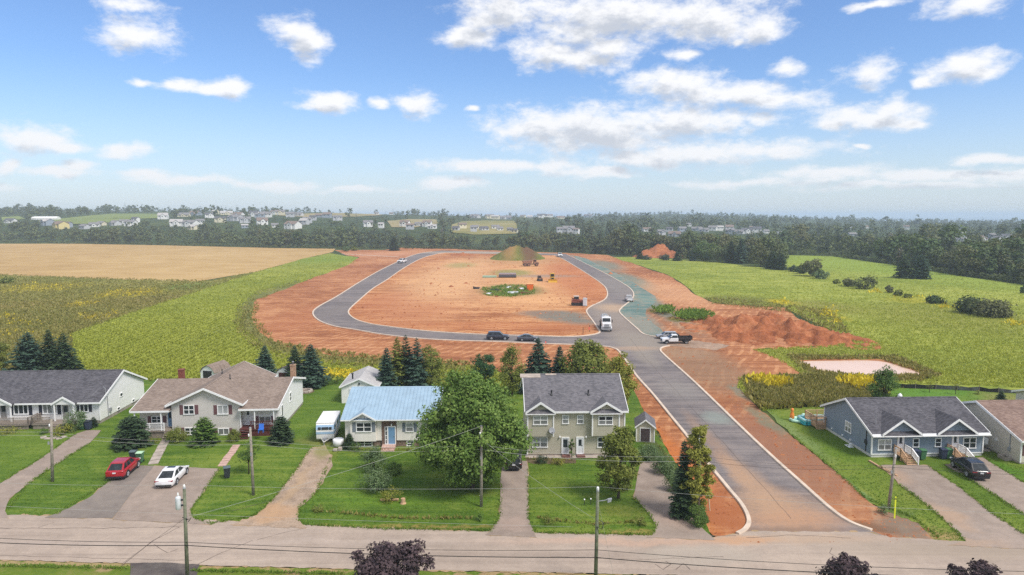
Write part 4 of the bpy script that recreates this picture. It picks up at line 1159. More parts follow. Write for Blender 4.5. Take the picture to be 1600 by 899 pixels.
# ------------------------------------------------------------------ woods, far houses
HOUSES = [(70, 353, 16), (13, 349, 14), (90, 358, 18), (103, 356, 12), (129, 358, 12), (144, 355, 14), (156, 353, 12), (177, 353, 13), (192, 350, 13), (201, 354, 15), (210, 348, 10),
          (252, 343, 14), (285, 339, 16), (302, 337, 15), (273, 354, 18), (294, 355, 20), (300, 359, 14), (311, 352, 12), (326, 341, 15), (335, 335, 9), (342, 348, 16), (351, 336, 18), (365, 346, 20),
          (380, 349, 16), (371, 341, 14), (381, 357, 10), (395, 339, 14), (404, 341, 14), (411, 339, 12), (418, 340, 10), (429, 336, 14), (436, 336, 14), (407, 352, 16), (428, 356, 10), (455, 358, 20),
          (452, 340, 12), (465, 338, 14), (462, 357, 10), (479, 349, 13), (488, 345, 10), (526, 345, 14), (474, 352, 12), (574, 355, 14), (595, 357, 8), (507, 330, 8), (523, 331, 9), (546, 330, 10),
          (571, 332, 8), (588, 336, 6), (595, 335, 7), (604, 335, 8), (611, 336, 6), (632, 355, 14), (640, 359, 12), (655, 354, 14), (667, 355, 13), (675, 358, 13), (498, 340, 12), (510, 341, 12),
          (712, 361, 10), (722, 358, 12), (740, 363, 10), (742, 358, 11), (756, 361, 12), (774, 358, 12), (781, 361, 9), (797, 362, 8), (804, 364, 10), (742, 341, 14), (765, 342, 13), (774, 343, 12),
          (784, 343, 12), (793, 343, 12), (817, 340, 8), (828, 341, 8), (847, 341, 14), (859, 340, 9), (876, 342, 12), (919, 340, 14), (874, 365, 8), (889, 365, 18), (901, 366, 8),
          (1011, 362, 15), (1033, 368, 13), (1047, 363, 10), (1056, 370, 18), (1067, 363, 12), (1090, 361, 16), (1101, 363, 14), (1115, 361, 12), (1126, 361, 10), (1141, 360, 12), (1142, 367, 14),
          (1156, 366, 14), (1168, 366, 16), (1185, 364, 12), (1198, 365, 8), (1175, 358, 7), (1076, 354, 8), (1219, 368, 8), (1333, 370, 12), (1329, 357, 6), (1355, 357, 6), (1418, 359, 8),
          (1471, 372, 15), (1499, 378, 14), (1512, 373, 12), (1534, 378, 18), (1552, 374, 10), (1560, 381, 14), (1575, 376, 14), (1580, 383, 9), (1505, 365, 9)]
HW = [paint('far_wall_white', S(226, 226, 224), 0.7, 0.03), paint('far_wall_grey', S(188, 190, 194), 0.7, 0.05), paint('far_wall_cream', S(214, 206, 180), 0.7, 0.05), paint('far_wall_blue_grey', S(150, 160, 172), 0.7, 0.05), paint('far_wall_yellow', S(216, 200, 140), 0.7, 0.05)]
HR = [paint('far_roof_charcoal', S(92, 92, 98), 0.9, 0.15), paint('far_roof_grey', S(128, 126, 128), 0.9, 0.15), paint('far_roof_brown', S(128, 112, 104), 0.9, 0.15), paint('far_roof_pale', S(176, 172, 170), 0.8, 0.1)]
HWN, HRN = ['white', 'pale grey', 'cream', 'blue-grey', 'yellow'], ['dark', 'grey', 'brownish', 'pale']
hr_ = random.Random(5)
house_boxes = []
FAR = []
FARWIN = glass('far_window', (0.05, 0.06, 0.07, 1), 0.2)
for (px, py, wpx) in HOUSES:
    X, Y, Z = gt(px, py)
    W = max(6.0, min(22.0, wpx * Y / FOC))
    D = W * hr_.uniform(0.65, 0.95)
    h1 = hr_.choice([3.0, 3.2, 5.2, 5.4]) if px < 900 else hr_.choice([3.0, 4.6, 5.2])
    rise = D * hr_.uniform(0.2, 0.32)
    wi, ri = hr_.choice([0, 0, 0, 1, 1, 2, 3]), hr_.choice([0, 1, 1, 2, 3])
    if px == 90:
        wi, ri = 4, 2
    zone = ('on the left ridge' if px < 260 else 'on the left hillside' if px < 480 else 'above the left road' if px < 620 else 'by the cleared slope' if px < 690 else
            'behind the grassy mound' if px < 930 else 'beyond the red pile' if px < 1260 else 'in the far right woods')
    grp = 'far houses ' + zone
    root = thing('far_house', '%s house with a %s roof %s' % (HWN[wi], HRN[ri], zone), 'house', (X, Y + D / 2, Z - 0.8), hr_.uniform(-0.5, 0.5), grp)
    b = MB()
    b.prism([(-D / 2, 0), (D / 2, 0), (D / 2, 0.8 + h1), (0, 0.8 + h1 + rise), (-D / 2, 0.8 + h1)], 'x', -W / 2, W / 2)
    if wpx >= 13:
        b.prism([(-W * 0.16, 0), (W * 0.22, 0), (W * 0.22, 0.8 + h1 * 0.98), (W * 0.03, 0.8 + h1 + rise * 0.7), (-W * 0.16, 0.8 + h1 * 0.98)], 'y', -D / 2 - 1.2, 0)
    b.build('wall', HW[wi], root)
    r = MB()
    zt = 0.8 + h1
    o_, sl = 0.45, rise / (D / 2)
    r.slab([(-W / 2 - o_, -D / 2 - o_, zt - o_ * sl + 0.25), (W / 2 + o_, -D / 2 - o_, zt - o_ * sl + 0.25), (W / 2 + o_, 0, zt + rise + 0.25), (-W / 2 - o_, 0, zt + rise + 0.25)], 0.22)
    r.slab([(W / 2 + o_, D / 2 + o_, zt - o_ * sl + 0.25), (-W / 2 - o_, D / 2 + o_, zt - o_ * sl + 0.25), (-W / 2 - o_, 0, zt + rise + 0.25), (W / 2 + o_, 0, zt + rise + 0.25)], 0.22)
    if wpx >= 13:
        for sgn, xe in ((-1, -W * 0.16 - 0.4), (1, W * 0.22 + 0.4)):
            xm = W * 0.03
            pts = [(xe, -D / 2 - 1.6, zt - 0.05), (xm, -D / 2 - 1.6, zt + rise * 0.7 + 0.28), (xm, -D * 0.12, zt + rise * 0.7 + 0.28), (xe, -D / 2 - 0.1, zt - 0.05)]
            r.slab(pts if sgn < 0 else pts[::-1], 0.2)
    r.build('roof', HR[ri], root)
    nwin = 2 if wpx < 13 else 3
    for k in range(nwin):
        xk = -W / 2 + W * (k + 0.5) / nwin
        yk = -D / 2 - (1.2 if wpx >= 13 and -W * 0.16 < xk < W * 0.22 else 0)
        MB().box(xk - 0.7, xk + 0.7, yk - 0.06, yk + 0.02, 0.8 + h1 - 1.9, 0.8 + h1 - 0.6).build('window', FARWIN, root)
    FAR.append((px, root))
    house_boxes.append((px - wpx * 0.5, px + wpx * 0.5, py - (h1 + rise) * FOC / Y, py, Y))

# houses that look alike are told apart by their order from the left
ORD = ['leftmost', 'second from left', 'third from left', 'fourth from left', 'fifth from left', 'sixth from left', 'seventh from left', 'eighth from left', 'ninth from left']
by_label = {}
for px, o in sorted(FAR, key=lambda q: q[0]):
    by_label.setdefault(o['label'], []).append(o)
for lb, os_ in by_label.items():
    if len(os_) > 1:
        a, b = lb.split(' house with a ')
        for k, o in enumerate(os_):
            o['label'] = '%s of the %s houses with %s' % (ORD[min(k, 8)], a, b.replace('roof', 'roofs'))

# long white greenhouse on the left ridge, and a pale farm roof
X, Y, Z = gt(72, 344)
root = thing('greenhouse', 'long low white greenhouse roof on the left ridge', 'greenhouse', (X, Y, Z), 0.05)
L = 38 * Y / FOC
MB().prism([(-5, 0), (5, 0), (5, 2.2), (3, 3.8), (0, 4.6), (-3, 3.8), (-5, 2.2)], 'x', -L / 2, L / 2).build('cover', HW[0], root)
for k in range(9):
    MB().box(-L / 2 + L * k / 8 - 0.12, -L / 2 + L * k / 8 + 0.12, -5.1, -4.95, 0, 2.2).build('rib', GREYMETAL, root)
house_boxes.append((52, 95, 340, 345, Y))

# clearings on the slopes: sheets that follow the land
CLEAR = [('pasture', [(140, 337.5), (175, 334.5), (262, 334.5), (262, 341), (205, 343), (160, 350), (110, 351), (70, 345)], ground_mat('far_pasture', S(112, 128, 66), S(128, 142, 76), S(142, 152, 86), (0.005, 0.04, 0.4))),
         ('pasture', [(2, 340), (30, 338.5), (40, 343), (4, 346)], None),
         ('pasture', [(605, 346), (640, 343), (682, 343.5), (684, 350), (650, 356), (612, 356)], ground_mat('far_cleared_slope', S(136, 132, 84), S(160, 148, 104), S(178, 160, 122), (0.006, 0.05, 0.4))),
         ('pasture', [(706, 352), (722, 346.5), (760, 345), (806, 346), (808, 356), (806, 366), (745, 368), (704, 364)], ground_mat('far_estate_ground', S(128, 128, 72), S(150, 142, 86), S(172, 158, 108), (0.008, 0.06, 0.4))),
         ('pasture', [(430, 337), (480, 334), (560, 333), (600, 336.5), (560, 339), (480, 340)], None),
         ('pasture', [(1100, 368), (1140, 369), (1142, 372), (1098, 372)], None)]
clear_polys = []
for nm, poly, mt in CLEAR:
    mt = mt or CLEAR[2 if poly[0][0] > 300 else 0][2]
    clear_polys.append(poly)
    cxs, cys = sum(p[0] for p in poly) / len(poly), sum(p[1] for p in poly) / len(poly)
    rim = ragged(poly, 5, 0.4, int(cxs))
    n = len(rim)
    vs, fs = [], []
    R_ = 7
    for k in range(R_ + 1):
        for (x, y) in rim:
            X, Y, Z = gt(cxs + (x - cxs) * (k + 0.02) / (R_ + 0.02), cys + (y - cys) * (k + 0.02) / (R_ + 0.02))
            vs.append((X, Y, Z + 0.5))
    for k in range(R_):
        for i in range(n):
            fs.append((k * n + i, (k + 1) * n + i, (k + 1) * n + (i + 1) % n, k * n + (i + 1) % n))
    structure(MB().add(vs, fs).build(nm, mt, smooth=True))


def inpoly(px, py, poly):
    px, py = np.asarray(px, float), np.asarray(py, float)
    r = np.zeros(px.shape, bool)
    n = len(poly)
    for i in range(n):
        x0, y0 = poly[i]
        x1, y1 = poly[(i + 1) % n]
        if y0 == y1:
            continue
        c = ((y0 > py) != (y1 > py)) & (px < (x1 - x0) * (py - y0) / (y1 - y0) + x0)
        r ^= c
    return r


def screen(X, Y, Z):
    """pixel of the photograph for points in space"""
    dz = Z - CAM_H
    dep = Y * cp - dz * sp_
    return 800 + FOC * X / dep, 449.5 - FOC * (Y * sp_ + dz * cp) / dep


# front edge of the woods, pixels
EDGE = [(-900, 374), (0, 379.5), (250, 383.5), (440, 388), (520, 389), (530, 389), (600, 389), (620, 389), (700, 389.5), (760, 391), (880, 394.5), (950, 398), (1000, 401), (1100, 406),
        (1180, 413), (1222, 419), (1223, 400), (1226, 398), (1300, 400), (1400, 414), (1500, 431), (1600, 444), (2000, 500)]
rng = np.random.default_rng(11)
ex = np.array([p[0] for p in EDGE], float)
ey = np.array([p[1] for p in EDGE], float)


def woods_candidates(n, px0, px1, ymax_extra, Ymin, Ymax, power):
    px = rng.uniform(px0, px1, n)
    Y = 1 / (1 / Ymin + (1 / Ymax - 1 / Ymin) * rng.random(n) ** power)
    X = (px - 800) / FOC * Y
    return px, X, Y


cand = []
# a dense belt along the front edge
n = 1250
px = np.sort(rng.uniform(-60, 1660, n))
py = np.interp(px, ex, ey)
back = rng.random(n) ** 1.3
for a, b, bk in zip(px, py, back):
    x, y = g(a, b - 0.3)
    y2 = y + bk * (70 + 0.14 * y) + 2
    cand.append((x * y2 / y, y2, 0))
# the rest, evenly over the picture
px, X, Y = woods_candidates(8200, -200, 1800, 0, 300, 2650, 1.0)
lim = np.array([g(a, np.interp(a, ex, ey))[1] for a in px])
ok = Y > lim + 25
for x, y in zip(X[ok], Y[ok]):
    cand.append((x, y, 1))
# the far ridges, evenly over the land
n = 3700
Yr_ = rng.uniform(900, 2650, n)
px = rng.uniform(-40, 1640, n)
for a, y in zip(px, Yr_):
    cand.append(((a - 800) / FOC * y, y, 2))
cand = np.array(cand)
X, Y = cand[:, 0], cand[:, 1]
Z = terr(X, Y)
H = np.where(cand[:, 2] == 0, rng.uniform(6.5, 13.5, len(X)), rng.uniform(6, 13, len(X)))
midl = (800 + FOC * X / Y)
H *= 1 + 0.32 * np.sin(X * 0.031 + 1.3) * np.sin(Y * 0.023) + 0.18 * np.sin(X * 0.11 + Y * 0.07)
H *= np.where(rng.random(len(H)) < 0.07, 1.45, 1.0)
H *= np.where((midl < 520) & (Y < 1000), 0.86, 1.0) * np.where((midl > 700) & (midl < 900) & (Y > 1250), 0.5, 1.0)
sx, sy = screen(X, Y, Z)
tx, ty = screen(X, Y, Z + H)
keep = np.ones(len(X), bool)
for poly in clear_polys:
    keep &= ~(inpoly(sx, sy, poly) | inpoly(sx, (sy + ty) / 2, poly) | inpoly(sx, ty + 1.0, poly))
for (a, b, c, d, hy) in house_boxes:
    hit = (sx > a - 1.5) & (sx < b + 1.5) & (Y < hy + 8) & (ty < d - (d - c) * 0.45) & (sy > c)
    keep &= ~(hit & (rng.random(len(X)) < 0.93))
    hit = (sx > a - 4) & (sx < b + 4) & (np.abs(Y - hy - 6) < 12)
    keep &= ~hit
# thinner wood in the suburbs
sub = ((sx > 240) & (sx < 690) & (sy < 358) & (sy > 329)) | ((sx > 690) & (sx < 930) & (sy < 345))
keep &= ~(sub & (rng.random(len(X)) < 0.45))
# keep the red pile and the two far hay fields in view
keep &= ~((np.abs(sx - 1037) < 30) & (Y < 450))
X, Y, Z, H, sx, sy, ty = (a[keep] for a in (X, Y, Z, H, sx, sy, ty))
order = np.argsort(Y)
X, Y, Z, H, sx, sy = (a[order] for a in (X, Y, Z, H, sx, sy))
conif = rng.random(len(X)) < np.where((sx > 560) & (sx < 1000), 0.5, np.where(sx > 1240, 0.42, 0.22))
dead = (rng.random(len(X)) < np.where((sx > 640) & (sx < 1120), 0.06, 0.02)) & ~conif


def wood_mesh(kind, seed, big):
    """unit-high woodland tree (height 1)"""
    if kind == 'c':
        mb, V, Q = conifer(seed, 10.0, 2.1 if seed % 2 else 2.6, base=0.08, step=0.8 if big else 1.7, per=8 if big else 5, spray=3 if big else 2, fine=1.3 if big else 1.7, power=0.75)
    elif kind == 'd':
        mb, V, Q = broadleaf(seed, 10.0, 3.6, 2.5, 16 if big else 8, 14, 0.5, clump=0.2, irr=0.3, top=0.4, shell=0.2)
    else:
        mb, V, Q = broadleaf(seed, 10.0, 6.4 + (seed % 3) * 0.9, 1.4, 36 if big else 11, 20 if big else 8, 0.75 if big else 1.4, clump=0.2, irr=0.28, top=0.5, shell=0.45)
    o = len(V)
    tv = np.array(mb.v)
    tq = np.array([f for f in mb.f if len(f) == 4], int)
    return V, Q, tv, tq


def joined(V, Q, tv, tq, lmat, name):
    allv = np.concatenate([V, tv]) / 10.0
    q = np.concatenate([Q, tq + len(V)])
    me = np_mesh(name, allv, q, lmat)
    me.materials.append(BARK)
    mi = np.zeros(len(q), np.int32)
    mi[len(Q):] = 1
    me.polygons.foreach_set('material_index', mi)
    return me


LIB = {'b': [joined(*wood_mesh('b', s, True), L_WOODS, 'woodland_tree') for s in range(20, 25)],
       'c': [joined(*wood_mesh('c', s, True), L_WOODS2, 'woodland_conifer') for s in range(30, 33)],
       'd': [joined(*wood_mesh('d', s, True), L_DEAD, 'thin_grey_tree') for s in range(40, 42)]}
NAMES = {'b': ('woodland_tree', 'leafy green tree at the front of the woods', 'broadleaf trees in the front of the woods'),
         'c': ('woodland_conifer', 'dark conifer at the front of the woods', 'conifers in the front of the woods'),
         'd': ('woodland_snag', 'thin half bare tree at the front of the woods', 'half bare trees in the front of the woods')}
ZONES = [(520, 'behind the grain field'), (900, 'behind the building lot'), (1225, 'behind the hay field'), (9999, 'beyond the far right hay field')]
N_IND = 0
rest = []
dist = Y / np.maximum(H, 1)
rank = np.argsort(dist)
count = {'b': 0, 'c': 0, 'd': 0}
for k in rank:
    kd = 'c' if conif[k] else 'd' if dead[k] else 'b'
    inview = -20 < sx[k] < 1620
    if inview and count[kd] < 290 and Y[k] < 760:
        count[kd] += 1
        zone = next(z for lim_, z in ZONES if sx[k] < lim_)
        nm, lb, gp = NAMES[kd]
        o = link(nm, rng.choice(LIB[kd]))
        tag(o, lb + ' ' + zone, 'tree', gp + ' ' + zone)
        o.location = (X[k], Y[k], Z[k] - 0.2)
        s = H[k]
        o.scale = (s * rng.uniform(0.85, 1.2), s * rng.uniform(0.85, 1.2), s)
        o.rotation_euler = (0, 0, rng.uniform(0, 6.28))
    else:
        rest.append(k)


def scatter_joined(name, ids, lib, mats, label=None):
    """many small copies in one mesh"""
    Vs, Qs, off = [], [], 0
    for k in ids:
        V, Q = lib[rng.integers(len(lib))]
        a = rng.uniform(0, 6.28)
        c, s = math.cos(a), math.sin(a)
        h = H[k]
        w = h * rng.uniform(0.9, 1.25)
        P = np.stack([(V[:, 0] * c - V[:, 1] * s) * w + X[k], (V[:, 0] * s + V[:, 1] * c) * w + Y[k], V[:, 2] * h + Z[k] - 0.2], -1)
        Vs.append(P)
        Qs.append(Q + off)
        off += len(V)
    o = link(name, np_mesh(name, np.concatenate(Vs), np.concatenate(Qs), mats))
    o['kind'] = 'stuff'
    return tag(o, label)


def lite(kind, seeds):
    return [(lambda r: (r[0] / 10.0, r[1]))(wood_mesh(kind, s, False)) for s in seeds]


rest = np.array(rest)
rc, rb = rest[conif[rest]], rest[~conif[rest]]
scatter_joined('far_woods', rb, lite('b', range(50, 55)), L_WOODS, 'leafy woods rolling back to the horizon')
scatter_joined('far_conifer_woods', rc, lite('c', range(60, 63)), L_WOODS2, 'dark conifers mixed through the far woods')
# understorey along the front of the woods
n = 900
px = rng.uniform(-40, 1640, n)
px = px[~((px > 1010) & (px < 1066))]
n = len(px)
py = np.interp(px, ex, ey)
pts = np.array([g(a, b + 0.2) for a, b in zip(px, py)])
X, Y = pts[:, 0], pts[:, 1] + rng.uniform(0, 8, n)
Z, H = np.zeros(n), rng.uniform(1.2, 3.6, n)
scatter_joined('woodland_scrub', np.arange(n), [(V * np.array([1.0, 1.0, 1.0]), Q) for V, Q in lite('b', range(70, 73))], L_WOODS, 'low scrub along the edge of the woods')


# ------------------------------------------------------------------ ground cover
def tufts(name, poly, n, mat, size, blades, seed, label, upright=0.5, tall=1.0, holes=(), where=None, z=0.05, row=None):
    """clumps of leaves or blades spread over an outlined area, one mesh"""
    r = np.random.default_rng(seed)
    xs, ys = [p[0] for p in poly], [p[1] for p in poly]
    x0, x1, y0, y1 = max(-40, min(xs)), min(1640, max(xs)), min(ys), min(940, max(ys))
    px, py = r.uniform(x0, x1, n * 3), r.uniform(y0, y1, n * 3)
    k = inpoly(px, py, poly)
    for h in holes:
        k &= ~inpoly(px, py, h)
    if where is not None:
        k &= where(px, py, r)
    px, py = px[k][:n], py[k][:n]
    u, v = (px - 800) / FOC, (449.5 - py) / FOC
    t_ = -CAM_H / (-sp_ + v * cp)
    base = np.stack([u * t_, (cp + v * sp_) * t_, np.full(len(px), z)], -1)
    m = len(base)
    if row:
        # drilled crop: plants stand in rows
        base[:, 0] = np.round((base[:, 0] + 0.04 * base[:, 1]) / row) * row - 0.04 * base[:, 1] + r.normal(0, 0.16, m)
    idx = np.repeat(np.arange(m), blades)
    q = len(idx)
    sc_ = size * r.uniform(0.6, 1.4, m)[idx] * (1 + 0.0 * base[idx, 1])
    out = unit(r, q)
    out[:, 2] = np.abs(out[:, 2]) * tall + upright
    out /= np.linalg.norm(out, axis=1, keepdims=True)
    side = np.cross(out, unit(r, q))
    side /= np.linalg.norm(side, axis=1, keepdims=True)
    C_ = base[idx] + out * sc_[:, None] * 0.5 + np.stack([r.normal(0, 0.35, q), r.normal(0, 0.35, q), np.zeros(q)], -1) * sc_[:, None]
    V, Q = leaves(C_, out, side, sc_ * 1.1, sc_ * 0.42)
    o = link(name, np_mesh(name, V, Q, mat))
    o['kind'] = 'stuff'
    return tag(o, label)


def near(*spots):
    def f(px, py, r):
        k = np.zeros(px.shape)
        for (cx, cy_, rx, ry) in spots:
            k = np.maximum(k, 1.25 - np.sqrt(((px - cx) / rx) ** 2 + ((py - cy_) / ry) ** 2))
        return r.random(len(px)) < np.clip(k * 1.6, 0, 1)
    return f


tufts('soybean_plants', P_SOY, 34000, M_SOYLEAF, 0.42, 3, 1, 'pale green soybean plants in rows', 0.25, row=1.5)
tufts('hay_grass', P_FIELD, 34000, M_HAYLEAF, 0.36, 3, 2, 'yellowish hay grass on the right fields', 0.5, holes=[[(1236, 560), (1300, 560), (1380, 560), (1460, 586), (1430, 592), (1290, 592), (1262, 578)], P_LAWN_R, [(1376, 600), (1500, 602), (1660, 610), (1660, 630), (1376, 612)]])
tufts('meadow_weeds', P_MEADOW, 18000, M_WEED, 0.55, 3, 3, 'brownish green weeds of the meadow', 0.4)
tufts('goldenrod', P_MEADOW, 3400, M_GOLD, 0.55, 3, 4, 'yellow goldenrod patches in the meadow', 0.5,
      where=near((60, 449, 50, 6), (205, 457, 42, 7), (130, 475, 20, 5), (148, 495, 24, 5), (180, 489, 14, 3), (10, 495, 26, 5), (25, 520, 30, 6), (220, 452, 30, 3), (40, 505, 30, 5), (90, 530, 26, 5), (165, 462, 16, 3)))
tufts('goldenrod', P_FIELD, 4200, M_GOLD, 0.8, 3, 5, 'yellow goldenrod along the hedgerow and behind the red ridge', 0.5,
      where=near((1222, 473, 20, 5), (1295, 488, 14, 9), (1305, 505, 8, 6), (1370, 456, 26, 3), (1430, 466, 30, 3), (1480, 480, 22, 4), (1590, 505, 20, 5), (1320, 446, 8, 2)))
tufts('margin_weeds', [(470, 438), (370, 480), (366, 512), (398, 546), (520, 571), (740, 582), (740, 568), (600, 558), (520, 551), (430, 534), (400, 498), (404, 472)], 2600, M_WEED, 0.6, 3, 16, 'rough weeds between the crop and the red earth', 0.4)
tufts('field_edge_goldenrod', [(470, 577), (600, 582), (640, 586), (640, 597), (600, 594), (470, 590)], 900, M_GOLD, 0.5, 3, 6, 'yellow goldenrod strip behind the back lawns', 0.5)
BR = [(1166, 596), (1262, 591), (1376, 594), (1376, 634), (1262, 636), (1194, 640), (1176, 622)]
tufts('thicket', BR, 5600, M_WEED, 0.85, 6, 7, 'head high green thicket between the pond and the slate blue house', 0.6, 1.4)
tufts('thicket_goldenrod', BR, 800, M_GOLD, 1.3, 5, 8, 'yellow goldenrod on top of the thicket', 1.2, 1.6, where=near((1212, 604, 16, 8), (1186, 600, 10, 6), (1340, 605, 26, 7)))
tufts('pond_rushes', [(1230, 556), (1310, 558), (1400, 558), (1470, 588), (1440, 597), (1280, 597), (1250, 575)], 1500, M_WEED, 0.6, 3, 9, 'rushes and weeds on the pond banks', 0.7, 1.5,
      holes=[[(1246, 563), (1376, 562), (1446, 587), (1362, 591), (1276, 581)]])
tufts('lot_weeds', [(752, 452), (790, 446), (832, 447), (836, 460), (800, 465), (758, 463)], 420, M_GRASS, 0.75, 4, 10, 'weedy island in the middle of the lot', 0.5)
tufts('mound_weeds', [(1020, 482), (1120, 484), (1122, 506), (1050, 502), (1024, 492)], 700, M_GRASS, 0.9, 3, 12, 'weeds on the soil humps', 0.5, where=near((1037, 488, 14, 5), (1085, 497, 26, 7)), z=0.7)
tufts('field_margin_weeds', [(1098, 466), (1180, 470), (1300, 486), (1340, 536), (1310, 530), (1240, 490), (1150, 480), (1110, 476)], 1200, M_WEED, 0.6, 3, 13, 'brown margin of weeds along the red ridge', 0.6)
DRV = [[(-160, 800), (0, 758), (60, 721), (120, 679), (135, 674), (158, 674), (140, 694), (85, 729), (45, 757), (15, 781), (8, 800), (14, 812), (-160, 812)],
       [(215, 729), (343, 734), (312, 779), (297, 799), (301, 811), (330, 822), (70, 811), (108, 796), (140, 779), (170, 754)],
       [(487, 701), (508, 697), (518, 714), (520, 729), (496, 769), (468, 794), (466, 812), (478, 828), (360, 822), (400, 807), (425, 784), (462, 737)],
       [(786, 716), (823, 716), (825, 734), (826, 812), (838, 842), (758, 838), (780, 813)], [(1000, 720), (1025, 720), (1050, 764), (1076, 806), (1118, 846), (1010, 842), (1026, 824), (990, 779)],
       [(1372, 716), (1454, 716), (1500, 764), (1550, 804), (1660, 862), (1480, 856), (1509, 848), (1446, 789)], [(1476, 716), (1540, 712), (1600, 756), (1760, 850), (1600, 806), (1532, 761)],
       [(0, 560), (225, 560), (228, 628), (160, 668), (0, 668)], [(208, 590), (470, 590), (470, 642), (430, 690), (372, 690), (205, 688)], [(535, 600), (800, 600), (724, 703), (538, 703)], [(812, 590), (985, 590), (985, 718), (815, 718)],
       [(490, 655), (535, 655), (535, 694), (490, 694)], [(1290, 640), (1540, 640), (1540, 718), (1360, 718), (1290, 676)], [(230, 684), (262, 684), (245, 732), (226, 732)], [(334, 690), (376, 690), (352, 735), (332, 735)], P_STREET]
tufts('lawn_grass', P_LAWN, 14000, M_GRASS, 0.10, 3, 14, 'short green grass of the front lawns', 0.5, holes=DRV, z=0.06)
tufts('side_lawn_grass', P_LAWN_R, 8000, M_GRASS, 0.10, 3, 15, 'thin grass of the right lawns', 0.5, holes=DRV, z=0.06)


def edge_tufts(name, lines, n, mat, size, seed, label, spread=0.9, z=0.09):
    r = np.random.default_rng(seed)
    P = []
    for ln in lines:
        L = [math.hypot(b[0] - a[0], b[1] - a[1]) for a, b in zip(ln, ln[1:])]
        for a, b, l in zip(ln, ln[1:], L):
            k = max(2, int(n * l / 100))
            t_ = r.random(k)
            P.append(np.stack([a[0] + (b[0] - a[0]) * t_ + r.normal(0, spread, k), a[1] + (b[1] - a[1]) * t_ + r.normal(0, spread * 0.6, k)], -1))
    P = np.concatenate(P)
    base = np.array([(*g(x, y), z) for x, y in P])
    idx = np.repeat(np.arange(len(base)), 4)
    q = len(idx)
    out = unit(r, q)
    out[:, 2] = np.abs(out[:, 2]) + 0.5
    out /= np.linalg.norm(out, axis=1, keepdims=True)
    side = np.cross(out, unit(r, q))
    side /= np.linalg.norm(side, axis=1, keepdims=True)
    s = size * r.uniform(0.5, 1.5, q)
    V, Q = leaves(base[idx] + out * s[:, None] * 0.5 + r.normal(0, 0.08, (q, 3)) * np.array([1, 1, 0]), out, side, s, s * 0.35)
    o = link(name, np_mesh(name, V, Q, mat))
    o['kind'] = 'stuff'
    return tag(o, label)


edge_tufts('edge_grass', [[(0, 757), (60, 720), (120, 678)], [(140, 694), (85, 729), (45, 757), (10, 800)], [(86, 806), (170, 754), (215, 729)], [(343, 734), (312, 779), (298, 800), (304, 812), (330, 820), (396, 808), (425, 784), (462, 737), (487, 701)],
                         [(518, 714), (496, 769), (468, 794), (466, 814), (480, 822), (600, 828), (766, 831), (780, 813), (782, 756)], [(826, 735), (826, 812), (838, 834), (1018, 838), (1026, 824), (1014, 805), (990, 779)],
                         [(1406, 759), (1446, 789), (1486, 824), (1506, 846)], [(1450, 729), (1500, 764), (1550, 804), (1600, 837)], [(1495, 739), (1532, 761), (1600, 806)], [(1536, 716), (1600, 756)],
                         [(0, 886), (200, 890)], [(300, 894), (540, 899)], [(1235, 680), (1296, 729), (1352, 780), (1430, 812), (1466, 842)]],
           110, M_GRASS, 0.17, 21, 'longer grass along the edges of drives and street')
edge_tufts('ditch_grass', [[(490, 800), (620, 812), (760, 812)], [(838, 812), (930, 822), (1004, 816)], [(1030, 700), (1064, 746), (1096, 800)], [(820, 719), (900, 721)], [(545, 704), (720, 706)], [(230, 596), (420, 592), (560, 596)],
                           [(640, 600), (760, 604)], [(1000, 640), (1032, 690)], [(1400, 606), (1500, 609), (1600, 613)]], 45, M_WEED, 0.26, 22, 'coarse grass in the ditches and along walls')

clods('dirt_clods', P_EARTH, 4200, M_HEAP, 0.085, 31, 'clods and stones on the bare red earth', holes=[outer])
clods('dirt_clods', ki, 2200, M_HEAP, 0.1, 32, 'clods and stones on the graded lot', 0.11)
clods('gravel_stones', DRV[2], 1500, M_GRAVEL, 0.035, 33, 'loose stones on the gravel driveway', 0.118)
# ------------------------------------------------------------------ houses of the street
R_ = math.radians


